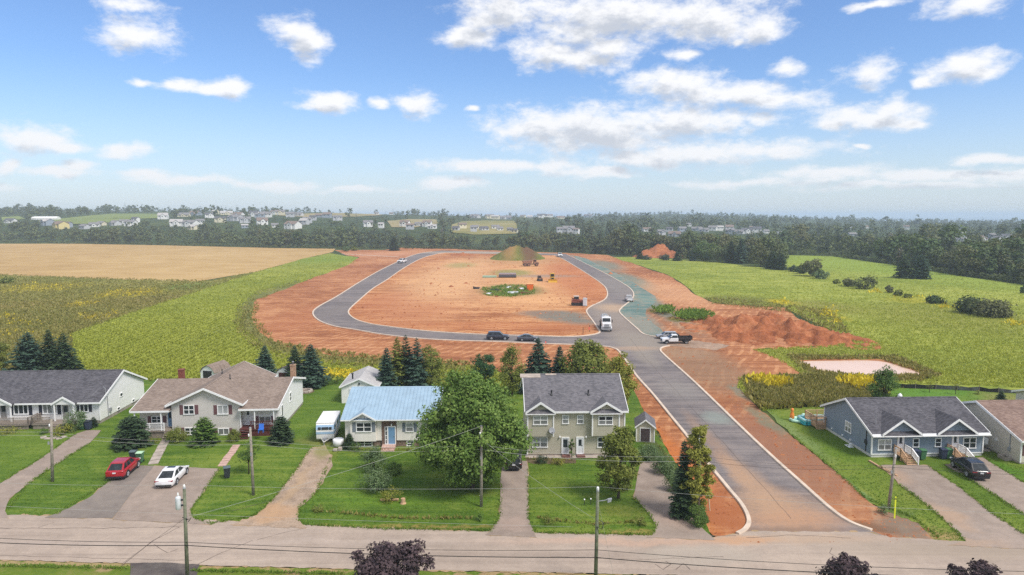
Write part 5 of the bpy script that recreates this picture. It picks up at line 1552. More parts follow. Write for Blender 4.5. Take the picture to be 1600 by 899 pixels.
class House:
    """local frame: x along the front, y into the lot, z up; front features are traced on the front plane"""

    def __init__(s, name, label, cat, px, py, yaw, z=0.07):
        s.O = Vector((*g(px, py), 0))
        s.yaw = R_(yaw)
        s.root = thing(name, label, cat, (s.O.x, s.O.y, 0), s.yaw)
        s.e1 = Vector((math.cos(s.yaw), math.sin(s.yaw), 0))
        s.e2 = Vector((-math.sin(s.yaw), math.cos(s.yaw), 0))

    def fp(s, px, py, d=0.0):
        r = Vector(ray(px, py))
        rx = Vector((r.x, r.y, 0))
        t_ = (s.O.dot(s.e2) - d) / rx.dot(s.e2)
        P = rx * t_
        return (P - s.O).dot(s.e1), CAM_H + r.z * t_

    def sp(s, px, py, x0=0.0):
        r = Vector(ray(px, py))
        rx = Vector((r.x, r.y, 0))
        t_ = (s.O.dot(s.e1) + x0) / rx.dot(s.e1)
        P = rx * t_
        return (P - s.O).dot(s.e2), CAM_H + r.z * t_

    def rect(s, x0, y0, x1, y1, d=0.0):
        a, b = s.fp(x0, y1, d), s.fp(x1, y0, d)
        return a[0], b[0], a[1], b[1]

    # ---- pieces; T maps (along, outward, up) to local space
    def T(s, face, off):
        if face == 'front':
            return lambda u, d, z: (u, -off - d, z)
        if face == 'left':
            return lambda u, d, z: (off - d, u, z)
        return lambda u, d, z: (off + d, u, z)

    def bx(s, mb, T, u0, u1, d0, d1, z0, z1):
        P = [T(u, d, z) for z in (z0, z1) for (u, d) in ((u0, d0), (u1, d0), (u1, d1), (u0, d1))]
        return mb.add(P, [(0, 3, 2, 1), (4, 5, 6, 7), (0, 1, 5, 4), (1, 2, 6, 5), (2, 3, 7, 6), (3, 0, 4, 7)])

    def window(s, r, cols=2, rws=2, face='front', off=0.0, panes=None, frame=None, bw=0.09):
        """r = (u0, u1, z0, z1); panes: list of materials row by row from the top"""
        T = s.T(face, off)
        u0, u1, z0, z1 = r
        fr = MB()
        s.bx(fr, T, u0, u1, 0.0, 0.07, z1 - bw, z1)
        s.bx(fr, T, u0 - 0.03, u1 + 0.03, 0.0, 0.10, z0, z0 + bw)
        s.bx(fr, T, u0, u0 + bw, 0.0, 0.068, z0 + bw, z1 - bw)
        s.bx(fr, T, u1 - bw, u1, 0.0, 0.068, z0 + bw, z1 - bw)
        m = 0.035
        for k in range(1, cols):
            u = u0 + (u1 - u0) * k / cols
            s.bx(fr, T, u - m * 1.3, u + m * 1.3, 0.0, 0.06, z0 + bw, z1 - bw)
        for k in range(1, rws):
            z = z0 + (z1 - z0) * k / rws
            for c in range(cols):
                a, b = u0 + (u1 - u0) * c / cols + (m * 1.3 if c else bw), u0 + (u1 - u0) * (c + 1) / cols - (m * 1.3 if c < cols - 1 else bw)
                s.bx(fr, T, a, b, 0.0, 0.055, z - m, z + m)
        f = fr.build('window', frame or WHITE, s.root)
        for k in range(rws):
            for c in range(cols):
                a, b = u0 + (u1 - u0) * c / cols, u0 + (u1 - u0) * (c + 1) / cols
                zt, zb = z1 - (z1 - z0) * k / rws, z1 - (z1 - z0) * (k + 1) / rws
                pm = GLASS
                if panes:
                    pm = panes[k % len(panes)]
                s.bx(MB(), T, a + 0.03, b - 0.03, 0.005, 0.022, zb + 0.03, zt - 0.03).build('pane', pm, f)
        return f

    def shutters(s, r, w, mat, face='front', off=0.0, gap=0.03):
        T = s.T(face, off)
        u0, u1, z0, z1 = r
        for a, b in ((u0 - gap - w, u0 - gap), (u1 + gap, u1 + gap + w)):
            mb = MB()
            s.bx(mb, T, a, b, 0.0, 0.03, z0, z1)
            for k in range(7):
                zz = z0 + 0.08 + (z1 - z0 - 0.16) * k / 7
                s.bx(mb, T, a + 0.05, b - 0.05, 0.03, 0.045, zz, zz + (z1 - z0) * 0.07)
            mb.build('shutter', mat, s.root)

    def door(s, r, mat, face='front', off=0.0, glass=None, trim=None, tw=0.1):
        T = s.T(face, off)
        u0, u1, z0, z1 = r
        mb = MB()
        s.bx(mb, T, u0 - tw, u0, 0, 0.08, z0, z1 + tw)
        s.bx(mb, T, u1, u1 + tw, 0, 0.08, z0, z1 + tw)
        s.bx(mb, T, u0, u1, 0, 0.078, z1, z1 + tw)
        s.bx(mb, T, u0, u1, 0, 0.09, z0 - 0.02, z0 + 0.03)
        mb.build('door_frame', trim or WHITE, s.root)
        d = s.bx(MB(), T, u0, u1, 0.0, 0.045, z0 + 0.03, z1).build('door', mat, s.root)
        if glass:
            a, b, c, e = glass
            w, h = u1 - u0, z1 - z0
            s.bx(MB(), T, u0 + a * w, u0 + b * w, 0.045, 0.056, z0 + c * h, z0 + e * h).build('pane', GLASS, d)
        s.bx(MB(), T, u1 - 0.14, u1 - 0.07, 0.045, 0.11, z0 + 0.95, z0 + 1.02).build('handle', GREYMETAL, d)
        return d

    def walls_x(s, x0, x1, y0, y1, z0, ze, zr, mat, name='wall'):
        """body with ridge along x"""
        ym = (y0 + y1) / 2
        return MB().prism([(y0, z0), (y1, z0), (y1, ze), (ym, zr), (y0, ze)], 'x', x0, x1).build(name, mat, s.root)

    def roof_x(s, x0, x1, y0, y1, ze, zr, mat, ohe=0.45, ohr=0.35, th=0.16, trim=None, ridge_vent=True, name='roof', ym=None):
        ym = (y0 + y1) / 2 if ym is None else ym
        sf = (zr - ze) / (ym - y0)
        sb = (zr - ze) / (y1 - ym)
        up = th + 0.02
        a, b = x0 - ohr, x1 + ohr
        yf, yk = y0 - ohe, y1 + ohe
        zf, zk = ze - ohe * sf + up, ze - ohe * sb + up
        mb = MB()
        mb.slab([(a, yf, zf), (b, yf, zf), (b, ym, zr + up), (a, ym, zr + up)], th)
        mb.slab([(b, yk, zk), (a, yk, zk), (a, ym, zr + up), (b, ym, zr + up)], th)
        if ridge_vent:
            mb.prism([(ym - 0.16, zr + up - 0.04), (ym + 0.16, zr + up - 0.04), (ym, zr + up + 0.06)], 'x', a, b)
        ro = mb.build(name, mat, s.root)
        tm = MB()
        tm.box(a - 0.01, b + 0.01, yf - 0.07, yf - 0.004, zf - th - 0.05, zf - 0.01)
        tm.box(a - 0.01, b + 0.01, yk + 0.004, yk + 0.07, zk - th - 0.05, zk - 0.01)
        for xe in (a - 0.03, b + 0.03):
            tm.beam((xe, yf - 0.01, zf + 0.015), (xe, ym, zr + up + 0.015), 0.055, th + 0.1)
            tm.beam((xe, yk + 0.01, zk + 0.015), (xe, ym, zr + up + 0.015), 0.055, th + 0.1)
        tm.build('fascia', trim or WHITE, s.root)
        # soffits close the eaves
        sf_ = MB()
        sf_.box(a + 0.03, b - 0.03, yf + 0.01, y0 - 0.004, zf - th - 0.04, zf - th - 0.012)
        sf_.build('soffit', trim or WHITE, s.root)
        return ro, (yf, zf)

    def gable_front(s, x0, x1, zE, zP, yfront, slope_main, y_eave, z_eave, roof_mat, wall_mat, oh=0.25, th=0.14, wall_y=0.0, wall_z0=None, trim=None):
        """small gable facing the street whose roof dies into the main front slope.
        main slope: z = z_eave + (y - y_eave) * slope_main"""
        xm = (x0 + x1) / 2
        up = th + 0.03

        def yback(z):
            return y_eave + (z - z_eave) / slope_main
        yb = yback(zP + up) + 0.05
        mb = MB()
        ye = max(yback(zE + up) + 0.02, yfront + 0.05)
        mb.slab([(x0, yfront, zE + up), (xm, yfront, zP + up), (xm, yb, zP + up), (x0, ye, zE + up)][::-1], th)
        mb.slab([(x1, yfront, zE + up), (xm, yfront, zP + up), (xm, yb, zP + up), (x1, ye, zE + up)], th)
        mb.build('gable_roof', roof_mat, s.root)
        tm = MB()
        for xe in (x0, x1):
            tm.beam((xe, yfront - 0.035, zE + up + 0.01), (xm, yfront - 0.035, zP + up + 0.012), 0.07, th + 0.12)
        tm.build('gable_trim', trim or WHITE, s.root)
        z0 = zE if wall_z0 is None else wall_z0
        k = (zP - zE) / (xm - x0)
        ins = oh
        MB().prism([(x0 + ins, z0), (x1 - ins, z0), (x1 - ins, zE + k * ins), (xm, zP), (x0 + ins, zE + k * ins)], 'y', wall_y, wall_y + 0.5).build('gable_wall', wall_mat, s.root)

    def corner(s, x, y, z0, z1, w=0.12):
        return MB().box(x - w / 2, x + w / 2, y - w / 2, y + w / 2, z0, z1)

    def railing(s, pts, h=0.95, mat=None, z=0.0, gap=0.13, name='railing'):
        mat = mat or WOODGREY
        mb, bl = MB(), MB()
        for p, q in zip(pts, pts[1:]):
            p, q = Vector(p), Vector(q)
            n = max(1, round((q - p).length / 1.6))
            for k in range(n + 1):
                c = p.lerp(q, k / n)
                mb.box(c.x - 0.045, c.x + 0.045, c.y - 0.045, c.y + 0.045, c.z, c.z + h + 0.04)
            mb.beam(p + Vector((0, 0, h)), q + Vector((0, 0, h)), 0.12, 0.04)
            mb.beam(p + Vector((0, 0, 0.14)), q + Vector((0, 0, 0.14)), 0.05, 0.05)
            nb = max(2, int((q - p).length / gap))
            for k in range(1, nb):
                c = p.lerp(q, k / nb)
                bl.box(c.x - 0.018, c.x + 0.018, c.y - 0.018, c.y + 0.018, c.z + 0.12, c.z + h - 0.03)
        o = mb.build(name, mat, s.root)
        b = bl.build('balusters', mat, o)
        b['kind'] = 'stuff'
        return o

    def steps(s, x0, x1, y_top, z_top, n, run=0.28, mat=None, name='steps'):
        """steps coming towards the street from y_top"""
        mb = MB()
        for k in range(n):
            zt = z_top * (n - k) / (n + 1)
            mb.box(x0, x1, y_top - run * (k + 1), y_top - run * k - 0.01, zt - 0.05, zt)
            mb.box(x0 + 0.02, x1 - 0.02, y_top - run * k - 0.05, y_top - run * k - 0.02, max(0, zt - z_top / (n + 1)), zt - 0.05)
        for xx in (x0 + 0.03, x1 - 0.03):
            mb.beam((xx, y_top, z_top - 0.06), (xx, y_top - run * n, 0.12), 0.05, 0.22)
        return mb.build(name, mat or WOODGREY, s.root)


SID_WHITE = siding('white_siding', S(242, 241, 240))
SID_GREY = siding('pale_grey_siding', S(216, 210, 204))
SID_CREAM = siding('cream_vertical_siding', S(236, 231, 224), 0.2, True)
SID_SAGE = siding('sage_siding', S(192, 186, 168))
SID_BLUE = siding('slate_blue_siding', S(132, 146, 162), 0.2, True)
SID_BEIGE = siding('beige_siding', S(214, 205, 192))
SH_CHAR = shingle('charcoal_shingles', S(66, 65, 70), S(102, 100, 105))
SH_BROWN = shingle('brown_shingles', S(114, 100, 91), S(150, 134, 123))
SH_GREY = shingle('grey_shingles', S(86, 85, 90), S(120, 117, 121))
SH_RUST = shingle('rust_brown_shingles', S(108, 88, 80), S(146, 124, 113))
SH_SILVER = shingle('weathered_silver_shingles', S(156, 154, 154), S(192, 189, 188))
M_FOUND = paint('foundation_concrete', S(150, 142, 132), 0.9, 0.15, 1.5)
M_BLUEROOF = paint('blue_metal_roofing', S(150, 174, 192), 0.55, 0.06, 0.8, 0.3)
NAVY = paint('navy_shutter', S(44, 46, 58), 0.6)
MAROON = paint('maroon_shutter', S(116, 82, 84), 0.6)
SLATE = paint('slate_shutter', S(124, 132, 142), 0.6)
DOORWHITE = paint('white_door', S(224, 226, 230), 0.35, 0.03)
DOORBLUE = paint('blue_door', S(112, 150, 186), 0.4, 0.05)
DOORGREY = paint('grey_door', S(150, 146, 142), 0.5)


def roof_pipe(h, x, y, z, hgt=0.5, r=0.06, mat=None):
    MB().lathe([(r * 2.2, -0.1), (r * 1.6, 0.08), (r, 0.1), (r, hgt), (r * 1.15, hgt + 0.01), (r * 1.15, hgt + 0.05)], 8, (x, y, z)).build('vent_pipe', mat or DARKMETAL, h.root, True)


# ---- 1. white duplex at the left edge
h = House('row_house', 'long white duplex with a charcoal roof and two small porch gables at the left edge', 'house', 157, 663, 3.2)
W1, D1, ZE, ZR = 34.0, 12.0, 3.05, 5.65
h.walls_x(-W1, 0, 0, D1, 0.5, ZE, ZR, SID_WHITE)
MB().box(-W1 + 0.04, -0.04, 0.04, D1 - 0.04, -0.2, 0.5).build('foundation', M_FOUND, h.root)
h.roof_x(-W1, 0, 0, D1, ZE, ZR, SH_CHAR, 0.45, 0.3)
slp = (ZR - ZE) / (D1 / 2)
for r in [(22, 631, 44, 648), (67, 631, 89, 647)]:
    q = h.rect(*r)
    h.window(q, 3, 1, panes=[BLIND_DIM] if r[0] > 50 else [GLASS], bw=0.12)
    h.shutters((q[0], q[1], q[2] - 0.1, q[3]), 0.42, NAVY)
q = h.rect(125, 631.5, 138, 644)
h.window(q, 2, 1, bw=0.1)
h.shutters(q, 0.38, NAVY)
for r in [(99, 633, 107.5, 655), (2, 632, 10, 655)]:
    h.door(h.rect(*r), DOORGREY, glass=(0.2, 0.8, 0.5, 0.92))
zE0 = ZE - 0.45 * slp
for (xa, xb, pk) in [(80, 117.5, 619.5), (-22, 19, 619.5)]:
    a, b = h.fp(xa, 630, 0.9)[0], h.fp(xb, 630, 0.9)[0]
    h.gable_front(a, b, zE0 + 0.05, zE0 + 0.95, -1.0, slp, -0.45, zE0 + 0.18, SH_CHAR, SID_WHITE, wall_y=-0.9)
    for x in (a + 0.3, b - 0.3):
        MB().box(x - 0.07, x + 0.07, -0.92, -0.78, 0.75, zE0 + 0.2).build('porch_post', WHITE, h.root)
# decks, railings, steps
a, b = h.fp(50, 655, 1.8)[0], h.fp(101, 655, 1.8)[0]
MB().box(a, b, -2.0, -0.01, 0.6, 0.72).box(a + 0.1, b - 0.1, -1.9, -1.85, 0.02, 0.6).build('deck', WOODGREY, h.root)
h.railing([(a + 0.05, -0.1, 0.72), (a + 0.05, -1.95, 0.72), (h.fp(81, 655, 1.9)[0], -1.95, 0.72)], 0.9)
h.steps(h.fp(83, 660, 2)[0], h.fp(93, 660, 2)[0], -2.0, 0.72, 5)
a, b = -16.5, h.fp(46, 655, 1.8)[0]
MB().box(a, b, -2.1, -0.01, 0.6, 0.72).box(a + 0.1, b - 0.1, -1.95, -1.9, 0.02, 0.6).build('deck', WOODGREY, h.root)
h.railing([(a, -2.05, 0.72), (b - 0.05, -2.05, 0.72), (b - 0.05, -0.1, 0.72)], 0.9)
q = (*[h.sp(x, 618)[0] for x in (187, 191.5)], h.sp(189, 620)[1], h.sp(189, 614)[1])
h.window(q, 1, 1, 'right', 0.0, bw=0.06)
for px in (183, 207):
    y = h.sp(px, 640)[0]
    h.window((y, y + 0.7, 0.55, 0.95), 1, 1, 'right', 0.0, bw=0.05)
MB().box(0.0, 0.08, 1.9, 2.0, 0.6, 3.2).box(0, 0.22, 2.2, 2.6, 1.0, 1.5).build('meter_mast', GREYMETAL, h.root)
h.corner(0.01, 0.0, 0.5, ZE - 0.05).build('corner_board', WHITE, h.root)
# mast on the roof edge for the service wires
MB().tube([(0.25, 1.2, 2.9), (0.25, 1.2, 4.4), (0.05, 1.1, 4.7)], 0.04, 6).build('service_mast', GREYMETAL, h.root)

# ---- 2. brown roofed split level duplex
h = House('split_level_duplex', 'grey duplex with a brown roof, a tall middle gable and maroon shutters', 'house', 270, 683, 4.0)
WC = h.fp(377, 683)[0]
xr, xl = h.fp(434, 688)[0], h.fp(214, 683)[0]
ZEc, ZPc, YB = 4.1, 5.95, 14.5
# middle block, ridge running back
k = 0.28
MB().prism([(0, 0.4), (WC, 0.4), (WC, ZEc), (WC / 2, ZPc), (0, ZEc)], 'y', 0, YB).build('wall', SID_GREY, h.root)
MB().box(0.05, WC - 0.05, 0.05, YB - 0.1, -0.2, 0.4).build('foundation', M_FOUND, h.root)
slc = (ZPc - ZEc) / (WC / 2)
oh, up = 0.5, 0.2
rf = MB()
for sg, xe in ((1, -oh), (-1, WC + oh)):
    pts = [(xe, -0.5, ZEc - oh * slc + up), (WC / 2, -0.5, ZPc + up), (WC / 2, YB + 0.5, ZPc + up), (xe, YB + 0.5, ZEc - oh * slc + up)]
    rf.slab(pts[::-1] if sg > 0 else pts, 0.16)
rf.prism([(WC / 2 - 0.16, ZPc + up - 0.04), (WC / 2 + 0.16, ZPc + up - 0.04), (WC / 2, ZPc + up + 0.06)], 'y', -0.5, YB + 0.5)
rf.build('roof', SH_BROWN, h.root)
tm = MB()
for yy in (-0.53, YB + 0.53):
    for xe in (-oh, WC + oh):
        tm.beam((xe, yy, ZEc - oh * slc + up + 0.015), (WC / 2, yy, ZPc + up + 0.017), 0.06, 0.26)
for xe in (-oh - 0.04, WC + oh + 0.04):
    tm.beam((xe, -0.5, ZEc - oh * slc + up), (xe, YB + 0.5, ZEc - oh * slc + up), 0.06, 0.2)
tm.build('fascia', WHITE, h.root)
# wings, ridges along x
ZEw, ZRw, y0, y1 = 3.75, 5.35, 1.0, 13.6
for nm, a, b in (('left', xl, -0.004), ('right', WC + 0.004, xr)):
    MB().prism([(y0, 0.4), (y1, 0.4), (y1, ZEw), ((y0 + y1) / 2, ZRw), (y0, ZEw)], 'x', a, b).build('wing_wall', SID_WHITE if nm == 'right' else SID_GREY, h.root)
    MB().box(a + 0.05, b - 0.05, y0 + 0.05, y1 - 0.05, -0.2, 0.4).build('foundation', M_FOUND, h.root)
    sl = (ZRw - ZEw) / ((y1 - y0) / 2)
    ohf, ohb, ohr = 1.7, 0.45, 0.35
    xa, xb = (a - ohr, WC / 2 - 0.6) if nm == 'left' else (WC / 2 + 0.6, b + ohr)
    # the slope is cut where it meets the middle roof
    ym = (y0 + y1) / 2
    zf, zk = ZEw - ohf * sl + 0.2, ZEw - ohb * sl + 0.2
    inner_e = -0.0 if nm == 'left' else WC
    r2 = MB()
    if nm == 'left':
        r2.slab([(xa, y0 - ohf, zf), (inner_e, y0 - ohf, zf), (inner_e, y0 + 1, zf + (ohf + 1) * sl), (xb, ym, ZRw + 0.2), (xa, ym, ZRw + 0.2)], 0.16)
        r2.slab([(xa, ym, ZRw + 0.2), (xb, ym, ZRw + 0.2), (inner_e, y1 + ohb, zk), (xa, y1 + ohb, zk)], 0.16)
    else:
        r2.slab([(inner_e, y0 - ohf, zf), (xb, y0 - ohf, zf), (xb, ym, ZRw + 0.2), (xa, ym, ZRw + 0.2), (inner_e, y0 + 1, zf + (ohf + 1) * sl)], 0.16)
        r2.slab([(xa, ym, ZRw + 0.2), (xb, ym, ZRw + 0.2), (xb, y1 + ohb, zk), (inner_e, y1 + ohb, zk)], 0.16)
    r2.build('wing_roof', SH_BROWN, h.root)
    t2 = MB()
    e0, e1 = (xa, inner_e) if nm == 'left' else (inner_e, xb)
    t2.box(e0, e1, y0 - ohf - 0.07, y0 - ohf - 0.003, zf - 0.22, zf - 0.01)
    xe = xa - 0.03 if nm == 'left' else xb + 0.03
    t2.beam((xe, y0 - ohf, zf + 0.012), (xe, ym, ZRw + 0.215), 0.06, 0.26)
    t2.beam((xe, y1 + ohb, zk + 0.012), (xe, ym, ZRw + 0.215), 0.06, 0.26)
    t2.build('wing_fascia', WHITE, h.root)
    MB().box(e0 + 0.04, e1 - 0.04, y0 - ohf + 0.01, y0 - 0.01, zf - 0.24, zf - 0.2).build('soffit', WHITE, h.root)
for r, pn in (((287, 633, 303.5, 648), [GLASS]), ((340, 633, 356.5, 648), [BLIND])):
    q = h.rect(*r)
    h.window(q, 2, 1 if pn == [BLIND] else 2, panes=pn)
    h.shutters(q, 0.42, MAROON)
for r, pn in (((289, 668, 305.5, 680), [GLASS]), ((341, 669, 358, 680), [BLIND_DIM])):
    q = h.rect(*r)
    h.window(q, 2, 1 if pn != [GLASS] else 2, panes=pn)
    h.shutters(q, 0.36, MAROON)
# left porch
q = h.rect(237, 650, 254, 661, -1.0)
h.window(q, 2, 2, off=-1.0)
h.shutters(q, 0.4, MAROON, off=-1.0)
h.door((*h.rect(263.5, 650, 269, 668, -1.0)[:2], 1.05, 3.1), DOORBLUE, off=-1.0, glass=(0.2, 0.8, 0.5, 0.9))
MB().box(xl + 0.1, -0.02, -0.7, 0.99, 0.85, 1.0).box(xl + 0.15, -0.1, -0.6, -0.5, 0.05, 0.85).build('porch_floor', WOODGREY, h.root)
h.railing([(xl + 0.15, -0.65, 1.0), (h.fp(256, 665, 0.7)[0], -0.65, 1.0)], 0.95, WHITE)
h.steps(h.fp(257, 665, 0.7)[0], -0.2, -0.7, 1.0, 4, mat=WOODGREY)
for x in (xl + 0.15, -1.0):
    MB().box(x - 0.06, x + 0.06, -0.66, -0.54, 1.0, zf - 0.22).build('porch_post', WHITE, h.root)
# right porch
q = h.rect(405, 650, 423.5, 661, -1.0)
h.window(q, 2, 1, off=-1.0, panes=[BLIND_DIM])
h.shutters(q, 0.4, MAROON, off=-1.0)
h.door((*h.rect(385, 650, 391.5, 668, -1.0)[:2], 1.05, 3.1), DOORWHITE, off=-1.0, glass=(0.25, 0.75, 0.6, 0.9))
MB().box(WC + 0.02, xr - 0.1, -0.7, 0.99, 0.85, 1.0).box(WC + 0.1, xr - 0.15, -0.6, -0.5, 0.05, 0.85).build('porch_floor', WOODRED, h.root)
h.railing([(h.fp(392, 670, 0.7)[0], -0.65, 1.0), (xr - 0.15, -0.65, 1.0)], 0.95, WOODRED)
h.steps(WC + 0.2, h.fp(391, 670, 0.7)[0], -0.7, 1.0, 4, mat=WOODRED)
for x in (WC + 1.9, xr - 0.2):
    MB().box(x - 0.06, x + 0.06, -0.66, -0.54, 1.0, zf - 0.22).build('porch_post', WHITE, h.root)
for px in (453, 456):
    pass
q = (h.sp(452.5, 630, xr)[0], h.sp(456.5, 630, xr)[0], 2.4, 3.6)
h.window((q[0], q[0] + 0.9, q[2], q[3]), 1, 2, 'right', xr)
h.window((2.0, 2.8, 1.5, 3.1), 1, 1, 'right', xr)
h.corner(WC + 0.005, 0.0, 0.4, ZEc).build('corner_board', WHITE, h.root)
MB().box(xl + 0.6, xl + 1.25, 11.2, 11.9, 0, 5.75).box(xl + 0.55, xl + 1.3, 11.15, 11.95, 5.75, 5.87).build('chimney', paint('chimney_brick', S(128, 74, 62), 0.9, 0.2, 5), h.root)
ch = MB().box(xr - 0.9, xr - 0.25, 10.6, 11.2, 3, 6.3).box(xr - 0.95, xr - 0.2, 10.55, 11.25, 6.3, 6.42).build('chimney', paint('tan_brick', S(170, 138, 112), 0.9, 0.2, 5), h.root)
MB().lathe([(0.12, 0), (0.12, 0.35), (0.2, 0.36), (0.02, 0.5)], 10, (xr - 0.58, 10.9, 6.42)).build('chimney_cap', GREYMETAL, ch, True)
roof_pipe(h, WC / 2 - 1.2, 9.5, 5.7)
roof_pipe(h, WC / 2 + 1.0, 6.0, 5.75)

# ---- 3. blue roofed bungalow
h = House('raised_bungalow', 'cream bungalow with a light blue metal roof and blue front door', 'house', 540, 700, 1.5)
W3, D3, ZE, ZR = 10.6, 12.0, 3.58, 5.6
h.walls_x(0, W3, 0, D3, 0.85, ZE, ZR, SID_CREAM)
BRICK = paint('brown_brick', S(118, 96, 86), 0.9, 0.25, 6)
MB().box(0.12, W3 - 0.12, 0.15, D3 - 0.1, -0.2, 0.85).build('foundation', paint('brown_stone', S(132, 112, 100), 0.9, 0.3, 5), h.root)
ro, (yf, zf) = h.roof_x(0, W3, 0, D3, ZE, ZR, M_BLUEROOF, 0.55, 0.35, 0.08, ridge_vent=True)
slp = (ZR - ZE) / (D3 / 2)
rb = MB()
n = 26
for kk in range(n + 1):
    x = -0.35 + (W3 + 0.7) * kk / n
    rb.beam((x, yf, zf + 0.06), (x, D3 / 2 - 0.1, ZR + 0.16 - 0.1 * slp), 0.05, 0.07)
    rb.beam((x, D3 + 0.55, zf + 0.028), (x, D3 / 2 + 0.1, ZR + 0.128 - 0.1 * slp), 0.035, 0.035)
r = rb.build('roof_ribs', M_BLUEROOF, h.root)
r['kind'] = 'stuff'
a, b = h.fp(546, 657, 0.6)[0], h.fp(587.5, 657, 0.6)[0]
zE0 = ZE - 0.55 * slp
h.gable_front(a, b, zE0 + 0.05, zE0 + 0.92, -0.75, slp, -0.55, zE0 + 0.1, M_BLUEROOF, SID_CREAM, wall_y=-0.3, oh=0.35, th=0.07)
bb = h.rect(548, 658, 587, 690)
MB().box(h.fp(551, 680)[0] - 0.2, h.fp(586, 680)[0] + 0.15, -0.3, -0.004, 0.85, zE0 + 0.1).build('bay_wall', SID_CREAM, h.root)
q = h.rect(556.5, 660, 580.5, 675.2, 0.3)
h.window(q, 2, 2, off=0.3)
h.shutters(q, 0.4, SLATE, off=0.3)
q = h.rect(634, 660.5, 646, 675)
h.window(q, 1, 2, panes=[BLIND, BLIND_DIM])
h.shutters(q, 0.36, SLATE)
ra = h.rect(597, 660, 619.5, 699)
MB().box(ra[0], ra[1], -0.03, 0.3, 0.05, zE0 - 0.0).build('brick_front', BRICK, h.root)
zd = 0.42
qd = h.rect(607.2, 674, 617.2, 698, 0.03)
h.door((qd[0], qd[1], zd, zd + 2.05), DOORBLUE, off=0.03)
qs = h.rect(601.8, 674, 605.6, 698, 0.03)
f = h.window((qs[0], qs[1], zd, zd + 2.1), 1, 4, off=0.03, bw=0.06, panes=[GLASS, GLASS, BLIND_DIM, BLIND_DIM])
MB().lathe([(0.05, 0), (0.09, 0.05), (0.06, 0.25)], 8, (ra[1] - 0.55, -0.14, 2.62)).build('porch_lamp', WHITE, h.root)
for r in [(557, 691.2, 582, 699), (635.5, 691.5, 646.8, 699)]:
    q = h.rect(*r, -0.15)
    q = (q[0], q[1], 0.1, 0.78)
    h.window(q, 2 if r[0] < 600 else 1, 2, off=-0.15)
MB().box(ra[0] + 0.1, ra[1] - 0.1, -1.2, -0.04, 0.0, 0.42).box(ra[0] + 0.1, ra[1] - 0.1, -1.6, -1.2, 0.0, 0.2).build('front_step', paint('pink_concrete', S(190, 158, 146), 0.9, 0.1, 2), h.root)
MB().lathe([(0.25, 0.0), (0.62, 0.35), (0.66, 0.9), (0.5, 1.0), (0.45, 0.9)], 14, (-0.9, 0.4, 0.0)).build('oil_tank', WHITE, h.root, True)

# ---- white garage behind it
h = House('garage', 'white gabled garage with a silvery roof and stove pipe behind the blue roof', 'garage', 534, 631, 2.5)
WG, DG, ZE, ZR = 5.1, 8.0, 2.45, 3.55
MB().prism([(0, 0), (WG, 0), (WG, ZE), (WG / 2, ZR), (0, ZE)], 'y', 0, DG).build('wall', SID_WHITE, h.root)
sl = (ZR - ZE) / (WG / 2)
rf, tm = MB(), MB()
for sg, xe in ((1, -0.25), (-1, WG + 0.25)):
    pts = [(xe, -0.25, ZE - 0.25 * sl + 0.16), (WG / 2, -0.25, ZR + 0.16), (WG / 2, DG + 0.25, ZR + 0.16), (xe, DG + 0.25, ZE - 0.25 * sl + 0.16)]
    rf.slab(pts[::-1] if sg > 0 else pts, 0.12)
    tm.beam((xe, -0.28, ZE - 0.25 * sl + 0.175), (WG / 2, -0.28, ZR + 0.177), 0.06, 0.2)
    tm.beam((xe + (-0.03 if sg > 0 else 0.03), -0.25, ZE - 0.25 * sl + 0.16), (xe + (-0.03 if sg > 0 else 0.03), DG + 0.25, ZE - 0.25 * sl + 0.16), 0.05, 0.15)
rf.build('roof', SH_SILVER, h.root)
tm.build('fascia', WHITE, h.root)
dr = MB()
for kk in range(4):
    dr.box(1.1, 3.9, -0.05, -0.004, 0.05 + kk * 0.53, 0.05 + kk * 0.53 + 0.5)
dr.build('overhead_door', paint('pale_blue_door', S(206, 214, 222), 0.45, 0.05), h.root)
MB().lathe([(0.11, 0), (0.11, 0.9), (0.2, 0.92), (0.2, 1.0), (0.03, 1.1)], 10, (1.3, 1.8, 3.0)).build('stove_pipe', DARKMETAL, h.root, True)
MB().box(WG / 2 - 0.1, WG / 2 + 0.1, -0.14, 0.0, 2.75, 3.0).build('yard_lamp', DARKMETAL, h.root)
h.corner(WG, 0, 0, ZE - 0.1).build('corner_board', WHITE, h.root)

